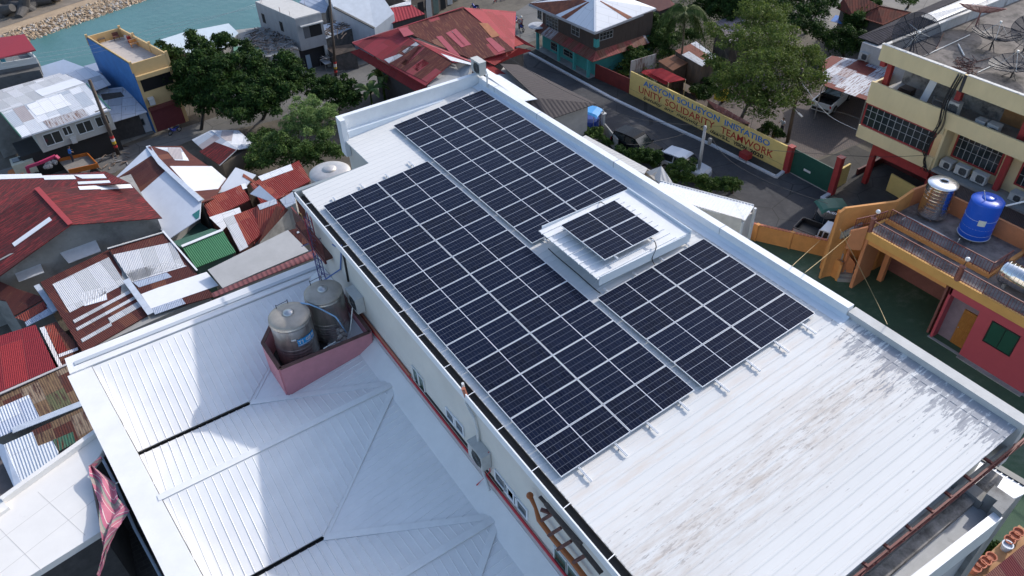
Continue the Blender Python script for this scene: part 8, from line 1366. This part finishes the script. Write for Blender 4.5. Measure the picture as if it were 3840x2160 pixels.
# small white house
sw = thing('small_white_house', 'tiny whitewashed house with a grey door beside the maroon shutter', 'house', T(0, 1390, 1350, 0)); p0, p1, = T(0, 1235, 1400, 0), T(0, 1555, 1310, 0); d_ = (p1 - p0); Lh = d_.length; d_.normalize(); nb = V((-d_.y, d_.x, 0))
m_ = MB(); m_.prism([tuple(q.xy) for q in (p0, p1, p1 + nb * 1.6, p0 + nb * 1.6)], 0, 1.75); m_.build('wall', surf('whitewash', (.55, .55, .55), .85, var=.1, dirt=(.25, .24, .22), damt=.3), sw); m_ = MB(); nf = -nb; m_.prism([tuple(q.xy) for q in (p0 + d_ * .1 + nf * .01, p0 + d_ * Lh * .34 + nf * .01, p0 + d_ * Lh * .34 + nf * .04, p0 + d_ * .1 + nf * .04)], .0, 1.45); m_.build('door', plain('door_grey', (.13, .12, .15), .7), sw)
wallrect(p0, d_, nf, Lh * .52, Lh * .8, .7, 1.3, FRG, GLASS, sw, 3); m_ = MB(); m_.bar(p0 + nf * .05 + V((0, 0, 1.8)) - d_ * .6, p1 + nf * .05 + V((0, 0, 1.8)), .1, .12); m_.build('beam', BRN, sw)
# pale roof behind the dark tree; green roof edge
gable('pale_roof_building', 'building with a pale blue white sheet roof behind the big dark tree', 'building', [([T(0, 1605, 402, 3.6), T(0, 1870, 318, 3.6), T(0, 2300, 235, 3.6), T(0, 2400, 330, 3.4), T(0, 2250, 480, 3.3), T(0, 1700, 560, 3.3)], surf('ice_roof', (.52, .59, .63), .5, var=.05))], GREYW)
gable('green_roof_building', 'low building with a pale green roof edge beside the debris', 'building', [([T(0, 2350, 470, 3.0), T(1, 0, 450, 3.0), T(1, 75, 515, 2.9), T(1, 0, 590, 2.9), T(0, 2350, 600, 2.9)], surf('green_pale_roof', (.12, .24, .17), .7, var=.1))], GREYW)
def debris(name, lb, t, x0, x1, y0, y1, z, n, mats, L__=.7, up=.25, group=None):
    m_ = MB()
    for k in range(n):
        p = T(t, rng.uniform(x0, x1), rng.uniform(y0, y1), z) + V((0, 0, rng.uniform(0, up))); a = rng.uniform(0, 3.14); d = V((math.cos(a), math.sin(a), rng.uniform(-.15, .25))) * L__ * rng.uniform(.3, 1)
        m_.bar(p - d / 2, p + d / 2, rng.uniform(.03, .1), rng.uniform(.02, .04), int(rng.integers(0, len(mats))))
    o = m_.build(name, mats); return tag(o, lb, 'debris', None, 'stuff')
DEB = [surf('board_tan', (.24, .18, .14), .9, var=.3), surf('board_grey', (.28, .27, .27), .9, var=.3), WOOD]
m_ = MB(); m_.prism([tuple(T(1, *q, 2.9).xy) for q in ((-200, 300), (60, 270), (425, 480), (140, 570), (-200, 560))], 0, 2.9); tag(m_.build('low_concrete_house', CONC), 'low concrete roof covered by broken timber beside the grey unfinished house', 'house')
debris('timber_debris', 'heap of broken boards on the low concrete roof', 1, -60, 400, 300, 530, 2.95, 260, DEB, 1.0)
debris('timber_debris', 'loose boards scattered over the pale collapsed roof behind the pole', 1, 700, 940, 230, 380, 3.05, 60, [WOOD], 1.2, .3)
debris('timber_debris', 'pile of rotten boards at the corner behind the banded pole', 1, 680, 900, 440, 620, .9, 120, DEB, 1.0, .5)
# grey unfinished house
cg = thing('concrete_house', 'bare grey unfinished concrete house with a flat roof and black window', 'house', (14, 47, 0)); z6 = 5.3; a_, b_, c_ = T(1, 390, 195, z6), T(1, 655, 130, z6), T(1, -10, 20, z6); d_ = b_ + (c_ - a_)
m_ = MB(); m_.prism([(p.x, p.y) for p in (a_, b_, d_, c_)], 2.3, z6); m_.build('upper_storey', surf('raw_concrete', (.33, .33, .34), .9, var=.12, scale=1.2, dirt=(.13, .13, .135), damt=.32, dscale=1.2, sc=(1.5, 1.5, .5)), cg)
m_ = MB(); i_ = lambda p, k: p.lerp((a_ + d_) / 2, k); m_.prism([(i_(p, .02).x, i_(p, .02).y) for p in (a_, b_, d_, c_)], z6 + .002, z6 + .06); m_.build('roof_slab', surf('raw_roof', (.50, .49, .47), .9, var=.08, dirt=(.3, .29, .27), damt=.35), cg)
e1_ = (b_ - a_).normalized(); n1_ = V((e1_.y, -e1_.x, 0)); m_ = MB(); q = [a_ + e1_ * .05 - n1_ * .8, b_ - e1_ * .05 - n1_ * .8, d_, c_]; m_.prism([(p.x, p.y) for p in q], 0, 2.29); m_.build('shop_front', surf('shop_dark', (.035, .035, .04), .8), cg)
m_ = MB(); P_ = [b_ - e1_ * .3, b_ - e1_ * .02, b_ - e1_ * .02 - n1_ * .25, b_ - e1_ * .3 - n1_ * .25]; m_.prism([(p.x, p.y) for p in P_], 0, 2.29); m_.build('column', CONCL, cg)
Lc = (b_ - a_).length
def crect(o, e, n, s0, s1, z0, z1, d0, d1, mat, nm, root): m_ = MB(); m_.prism([tuple((o + e * s_ + n * dd).xy) for s_, dd in ((s0, d0), (s1, d0), (s1, d1), (s0, d1))], z0, z1); return m_.build(nm, mat, root)
crect(a_, e1_, n1_, Lc * .22, Lc * .9, 3.35, 4.45, .004, .012, plain('opening_black', (.008, .008, .01), .8), 'window', cg); crect(a_, e1_, n1_, Lc * .12, Lc * .98, 4.55, 4.65, .0, .35, CONCL, 'canopy', cg); crect(a_, e1_, n1_, Lc * .22, Lc * .45, 3.35, 4.45, .013, .02, surf('inner_grey', (.12, .12, .13), .9), 'window', cg)
e2_ = (c_ - a_).normalized(); n2_ = V((-e2_.y, e2_.x, 0)); n2_ = n2_ if n2_.x < 0 else -n2_; Ls = (c_ - a_).length
for s_ in (.36, .82): crect(a_, e2_, n2_, Ls * s_, Ls * (s_ + .08), 3.5, 4.4, .004, .012, _mc['opening_black'], 'window', cg)
m_ = MB()
for k in range(10): q = i_(a_.lerp(c_, .1 + .8 * rng.random()), .05) if k % 2 else i_(b_.lerp(d_, .2 + .7 * rng.random()), .05); m_.tube([V((q.x, q.y, z6)), V((q.x + .03, q.y, z6 + .5))], .012, 4)
m_.build('rebar', BRN, cg); crect(a_, e1_, n1_, Lc * .18, Lc * .35, .1, 1.5, -.75, -.70, plain('fridge_white', (.35, .45, .55), .4), 'fridge', cg)
tb = thing('roadside_table', 'white topped table standing at the kerb under the grey house', 'table', T(1, 700, 640, 0)); P = [T(1, 640, 600, .75), T(1, 700, 582, .75), T(1, 757, 625, .75), T(1, 695, 645, .75)]; MB().slab(P, .08).build('table_top', WHT, tb)
for p in P: MB().tube([(p.x, p.y, 0), (p.x, p.y, .7)], .025, 5).build('leg', STEEL, tb)
# collapsed roof shed, big white gable, stair
gable('collapsed_shed', 'half ruined shed with a pale blue sheet roof behind the banded pole', 'shed', [([T(1, 670, 250, 3.3), T(1, 880, 200, 3.3), T(1, 985, 270, 2.9), T(1, 690, 395, 2.8)], surf('ruin_sheet', (.42, .48, .56), .6, var=.15, dirt=(.15, .14, .14), damt=.3))], surf('ruin_wall', (.10, .095, .09), .9, var=.4))
gable('collapsed_shed', 'dark timber shed with a tilted roof frame and open steps at the roadside', 'shed', [([T(1, 700, 480, 1.9), T(1, 960, 440, 2.1), T(1, 1010, 500, 1.9), T(1, 800, 560, 1.6)], WOOD)], surf('ruin_wall', (.10, .095, .09), .9))
gable('grey_roof_house', 'house with a plain blue grey ribbed roof between the concrete house and white gable', 'house', [([T(1, 430, 20, 4.0), T(1, 560, -60, 4.4), T(1, 760, -40, 4.4), T(1, 700, 125, 3.9), T(1, 650, 130, 3.9)], sheet('blue_grey_rib', [((.33, .38, .47), 1)], pw=.5, pl=9, corr=.5, seam=.5))], GREYW)
wgb = thing('white_gable_building', 'tall building with a stained white gable wall above the ruined shed', 'building', (21, 46, 0)); m_ = MB(); WG = surf('stained_white_wall', (.48, .52, .57), .8, var=.08, scale=1, dirt=(.12, .125, .14), damt=.27, dscale=.7, sc=(2, 2, .4))
P = [T(1, 1285, 320, .0)]; q0, q1 = TY(1, 770, 60, 45.6), TY(1, 1280, 300, 41.3)
gA, gB = T(1, 830, 300, 2.0), T(1, 1285, 320, 2.2); top1, top2 = T(1, 720, 40, 5.0), T(1, 1190, -60, 6.2)
m_.prism([(19.0, 46.4), (21.2, 42.6), (23.8, 43.4), (24.2, 50), (19.5, 50)], 0, [4.6, 3.2, 3.8, 6.2, 6.0]); m_.build('wall', WG, wgb)
m_ = MB(); m_.bar((19.0, 46.4, 4.65), (21.2, 42.6, 3.25), .25, .1); m_.build('wall_coping', surf('dark_coping', (.09, .09, .09), .9), wgb)
gable('red_roof_house', 'store with a bright red ribbed roof left of the big rusty roof', 'house', [([T(1, 1240, 95, 3.5), T(1, 1560, 45, 3.7), T(1, 1700, 140, 3.2), T(1, 1300, 252, 3.0)], sheet('bright_red_rib', [((.27, .03, .04), 1)], pw=.3, pl=9, corr=.3, bmp=1., seam=.3)), ([T(1, 1240, 95, 3.5), T(1, 1420, 40, 3.4), T(1, 1560, 0, 3.4), T(1, 1560, 45, 3.7)], GREYT)], surf('store_dark', (.06, .055, .05), .9))
m_ = MB(); m_.prism([(27.5, 47.5), (34.0, 51.0), (36.5, 53.0), (34, 58), (26, 54)], 0, 3.1); st_ = thing('store_row', 'row of dark open fronted stores along the cross street at the top', 'building', (31, 50, 0)); m_.build('wall', surf('store_wall', (.075, .065, .06), .9, var=.35), st_); m_ = MB(); m_.slab([(27.0, 47.0, 3.25), (36.8, 52.4, 3.25), (36.2, 53.4, 3.5), (26.6, 48.0, 3.5)], .1); m_.build('awning', CONCL, st_); m_ = MB(); m_.prism([(27.2, 47.3), (36.8, 52.6), (34.2, 58.4), (25.6, 54.4)], 3.5, 3.6); m_.build('roof', GREYT, st_)
for k in range(7): p = V((27.9 + k * 1.25, 47.65 + k * .68, 0)); m_ = MB(); m_.box((p.x - .3, p.y - .12, .1), (p.x + .35, p.y + .1, 2.3)); m_.build('stall_door' , [surf('door_green', (.12, .17, .15), .8), DARK, CONCL][k % 3], st_)
# big rusty red roof house (mid top)
zr1 = 6.2; rA, rB = T(1, 1420, 290, 6.0), T(1, 2090, 75, 6.6); eR = T(1, 2640, 470, 5.0); eL = T(1, 2215, 612, 4.9); vE = T(2, 0, 110, 5.4)
MAINS = [rA, rB, T(1, 2600, 500, 5.0), eL]
RB6 = sheet('rust_red_patch', [((.08, .018, .016), 5), ((.10, .026, .02), 3), ((.28, .05, .06), 2), ((.2, .09, .06), 1)], pw=.95, pl=2.6, rust=.4, rustcol=(.2, .08, .045), corr=.1, seed=21)
RR6 = sheet('faded_red', [((.24, .03, .036), 3), ((.29, .04, .05), 3), ((.19, .03, .035), 1)], pw=.9, pl=2.4, rust=.32, rustcol=(.14, .05, .04), corr=.1, seed=22)
PNK = surf('pink_red_sheet', (.36, .07, .09), .7, var=.12)
bh = gable('red_roof_house', 'large house with a broad patchwork roof of rust brown and red sheets', 'house', [(MAINS, RB6, (rA, rB)), ([rB, T(2, 40, 115, 5.1), T(1, 2600, 500, 5.0)], RR6), ([T(1, 970, 432, 4.8), rA, T(1, 1550, 390, 5.5), T(1, 1960, 640, 5.2), T(1, 1705, 862, 4.4)], RR6, (T(1, 970, 432, 4.8), T(1, 1705, 862, 4.4))), ([T(1, 1550, 380, 5.55), T(1, 1900, 500, 5.4), T(1, 2240, 640, 4.9), T(1, 1980, 625, 5.2)], RR6)], None,
  extra=[([T(1, 1480, 460, 5.3), T(1, 1700, 470, 5.35), T(1, 1970, 640, 5.2), T(1, 1720, 830, 4.55), T(1, 1340, 640, 4.7)], RB6, (T(1, 970, 432, 4.8), T(1, 1705, 862, 4.4))), ([T(1, 1470, 520, 5.16), T(1, 1610, 425, 5.5), T(1, 1640, 450, 5.45), T(1, 1500, 545, 5.14)], GREYT), ([T(1, 1290, 600, 4.82), T(1, 1440, 545, 5.08), T(1, 1480, 560, 5.06), T(1, 1340, 640, 4.76)], GREYT), ([T(1, 1570, 680, 4.97), T(1, 1690, 600, 5.15), T(1, 1745, 640, 5.12), T(1, 1620, 720, 4.9)], RR6), ([T(1, 1910, 335, 5.8), T(1, 2010, 290, 5.8), T(1, 2165, 450, 5.4), T(1, 2065, 480, 5.4)], PNK), ([T(1, 1962, 322, 5.8), T(1, 1975, 318, 5.8), T(1, 2105, 458, 5.4), T(1, 2095, 462, 5.4)], PALE), ([T(1, 1812, 372, 5.7), T(1, 1868, 362, 5.7), T(1, 2080, 590, 5.1), T(1, 2000, 580, 5.1)], PNK), ([T(1, 2310, 392, 5.4), T(1, 2362, 378, 5.4), T(1, 2510, 500, 5.1), T(1, 2440, 528, 5.1)], PNK), ([T(1, 2242, 232, 5.9), T(1, 2330, 236, 5.8), T(1, 2455, 360, 5.5), T(1, 2375, 382, 5.5)], surf('orange_tan_sheet', (.38, .15, .07), .8, var=.2)), ([T(1, 1432, 290, 5.9), T(1, 1520, 276, 5.9), T(1, 1592, 345, 5.7), T(1, 1490, 372, 5.7)], PNK), ([T(1, 1460, 640, 4.9), T(1, 1640, 470, 5.3), T(1, 1700, 480, 5.3), T(1, 1500, 665, 4.85)], PNK), ([T(1, 1860, 540, 5.4), T(1, 2180, 640, 5.08), T(1, 2165, 655, 5.06), T(1, 1960, 610, 5.3)], WTIN)])
for a, b_ in ((rA, rB), (T(1, 1550, 380, 5.57), T(1, 2200, 640, 5.0)), (T(1, 970, 432, 4.82), rA)): cap_(a, b_, RR6 if a is rA else _mc['cap_blueish'] if 0 else surf('pink_cap', (.38, .1, .1), .7, var=.2), bh, .16)
m_ = MB(); SKR = [T(1, 1040, 490, 4.0), T(1, 1735, 880, 3.9), T(1, 1600, 912, 3.4), T(1, 948, 522, 3.4)]; m_.slab(SKR, .05); m_.slab([T(1, 2040, 700, 4.4), T(1, 2300, 612, 4.5), T(1, 2510, 740, 4.1), T(1, 2380, 745, 4.1)], .05); m_.slab([T(1, 2290, 600, 4.8), T(1, 2640, 480, 4.85), T(2, 190, 505, 4.3), T(2, 0, 575, 4.2), T(1, 2400, 655, 4.4)], .05); m_.slab([T(2, -60, 300, 5.0), T(2, 0, 330, 4.9), T(2, 235, 475, 4.3), T(2, 120, 440, 4.4), T(2, -80, 500, 4.8)], .05); m_.build('skirt_roof', sheet('skirt_red', [((.25, .025, .025), 1), ((.21, .02, .022), 1)], pw=1, pl=5, rust=.25, rustcol=(.1, .03, .03)), bh)
m_ = MB(); m_.prism([(18.2, 36.6), (18.0, 26.5), (19.6, 25.8), (28.0, 27.5), (28.4, 36.8)], 0, [3.4, 3.5, 4.0, 4.2, 4.4]); m_.build('wall', surf('dark_plank_wall', (.055, .05, .048), .9, var=.4, sc=(4, 4, .4)), bh)
m_ = MB(); m_.prism([tuple(T(1, *q, 4.2).xy) for q in ((1720, 868), (1985, 630), (2190, 700), (2100, 860))], 0, [4.2, 5.1, 4.6, 4.2]); m_.build('gable_wall', surf('grey_plaster2', (.33, .34, .35), .85, var=.12, dirt=(.2, .2, .2), damt=.3), bh)
# truck with orange bed, crane arm, worker
tk_ = thing('flatbed_truck', 'truck with an orange drop side bed and a pink crane arm beside the red roof', 'truck', T(10, 700, 250, 0)); ORG = surf('orange_bed_paint', (.50, .14, .02), .6, var=.15, dirt=(.2, .07, .02), damt=.25); a, b_, c_ = T(10, 690, 275, 1.0), T(10, 985, 210, 1.0), T(10, 878, 98, 1.0); d_ = a + (c_ - b_)
m_ = MB(); m_.prism([(p.x, p.y) for p in (a, b_, c_, d_)], .75, .85); m_.build('bed_floor', WALK if 0 else surf('bed_sand', (.22, .2, .18), .9), tk_); m_ = MB(); [m_.bar(V((p.x, p.y, .95)), V((q.x, q.y, .95)), .06, .38) for p, q in ((a, b_), (b_, c_))]; m_.bar(V((c_.x, c_.y, .95)), V((d_.x, d_.y, .95)), .06, .3); m_.build('side_panel', ORG, tk_)
m_ = MB(); cb = T(10, 220, 170, 1.6); m_.box((cb.x - .75, cb.y - .7, .35), (cb.x + .75, cb.y + .6, 1.75)); m_.build('cab', surf('cab_cream', (.45, .45, .36), .6), tk_); m_ = MB(); m_.box((cb.x - .6, cb.y - .3, 1.76), (cb.x + .4, cb.y + .35, 1.8)); m_.build('roof_hatch', GLASS, tk_)
m_ = MB(); ar = [T(10, 290, 290, 1.2), T(10, 270, 235, 1.8), T(10, 400, 190, 2.2), T(10, 560, 120, 2.3), T(10, 595, 150, 2.1)]; [m_.bar(p, q, .2, .2) for p, q in zip(ar, ar[1:])]; m_.build('crane_arm', surf('crane_pink', (.42, .03, .10), .5, var=.1), tk_)
m_ = MB(); m_.prism([tuple(T(10, *q, .8).xy) for q in ((90, 295), (180, 255), (250, 290), (240, 330), (90, 330))], .3, 1.0); m_.build('side_box', ORG, tk_)
for p in (a.lerp(b_, .2), a.lerp(b_, .8), V((cb.x - .5, cb.y - .7, 0)), V((cb.x + .5, cb.y - .7, 0))): wheel(tk_, (p.x, p.y, .38), .38, .22, (b_ - a).cross(V((0, 0, 1))) * 1)
m_ = MB(); q = T(10, 510, 215, .95)
for k in range(16): m_.ball(q + V((rng.uniform(-.45, .45), rng.uniform(-.3, .3), rng.uniform(0, .15))), rng.uniform(.1, .2), 4)
tag(m_.build('sack_pile', surf('sack_white', (.4, .38, .36), .9, var=.2)), 'pile of pale sacks behind the pink crane arm', 'sacks')
q = T(10, 740, 170, .86); PP = lambda x, y, z: V((q.x, q.y, q.z - .06)) + V(((x - .38), y, z)) * .8
person('person in a bright blue shirt bending over the truck bed', PP, .8, SHB, TRD, None, False)
debris('construction_debris', 'loose sticks and rubble on the dirt between the pole and the roofs', 10, 900, 1300, 20, 300, .05, 50, DEB, .8, .1)
# overhead wires near town
WIRE = plain('wire_black', (.02, .02, .022), .6); WIREG = plain('wire_grey', (.35, .38, .4), .6)
tp = T(1, 735, -60, 7.6)
for k in range(3):
    cable([T(0, -100, 600 + k * 45, 7.5), T(0, 900, 460 + k * 40, 6.8), T(0, 1700, 250 + k * 38, 7), T(1, 0, 80 - k * 20, 7.6)], .007, WIREG, 'wire', ['topmost pale overhead wire across the water', 'middle pale overhead wire across the water', 'lowest pale overhead wire across the water'][k], 'wire', 5)
P3T = T(2, 1945, 1270, 4.3)
cable([P3T, T(12, 2150, 130, 4.0), T(12, 2576, 380, 4.4), T(13, 600, 600, 6)], .012, WIRE, 'wire', 'dark overhead wire from the concrete pole to the right', 'wire'); cable([P3T, T(2, 1700, 1360, 4), T(2, 1300, 1449, 4.6), T(12, 1150, 0, 5)], .01, WIRE, 'wire', 'dark overhead wire from the concrete pole to the left', 'wire')
cable([T(13, -20, 60, 5), T(13, 700, 110, 4.7), T(13, 1200, 130, 4.6), T(13, 1620, 110, 4.9)], .014, WIRE, 'wire', 'dark wire passing in front of the red gate posts to the school', 'wire'); cable([T(3, 345, 840, 5.6), T(3, 600, 1150, 4.4), T(3, 900, 1310, 4.4)], .014, WIREG, 'wire', 'sagging wire from the lamp pole to the school wall', 'wire')
cable([T(2, -60, 560, 5.6), T(2, 500, 900, 5.0), T(2, 1200, 1180, 4.9), P3T], .012, WIRE, 'wire', 'dark overhead wire above the street up to the concrete pole', 'wire'); cable([P3T, T(2, 2300, 1240, 4.8), T(3, 120, 1010, 5.2), T(3, 345, 800, 5.8)], .01, WIRE, 'wire', 'dark overhead wire from the concrete pole to the lamp pole', 'wire'); cable([T(3, 345, 860, 5.5), T(3, 500, 1080, 4.2), T(3, 760, 1140, 4.5), T(3, 1000, 1230, 5)], .012, WIRE, 'wire', 'second sagging wire from the lamp pole to the school', 'wire')
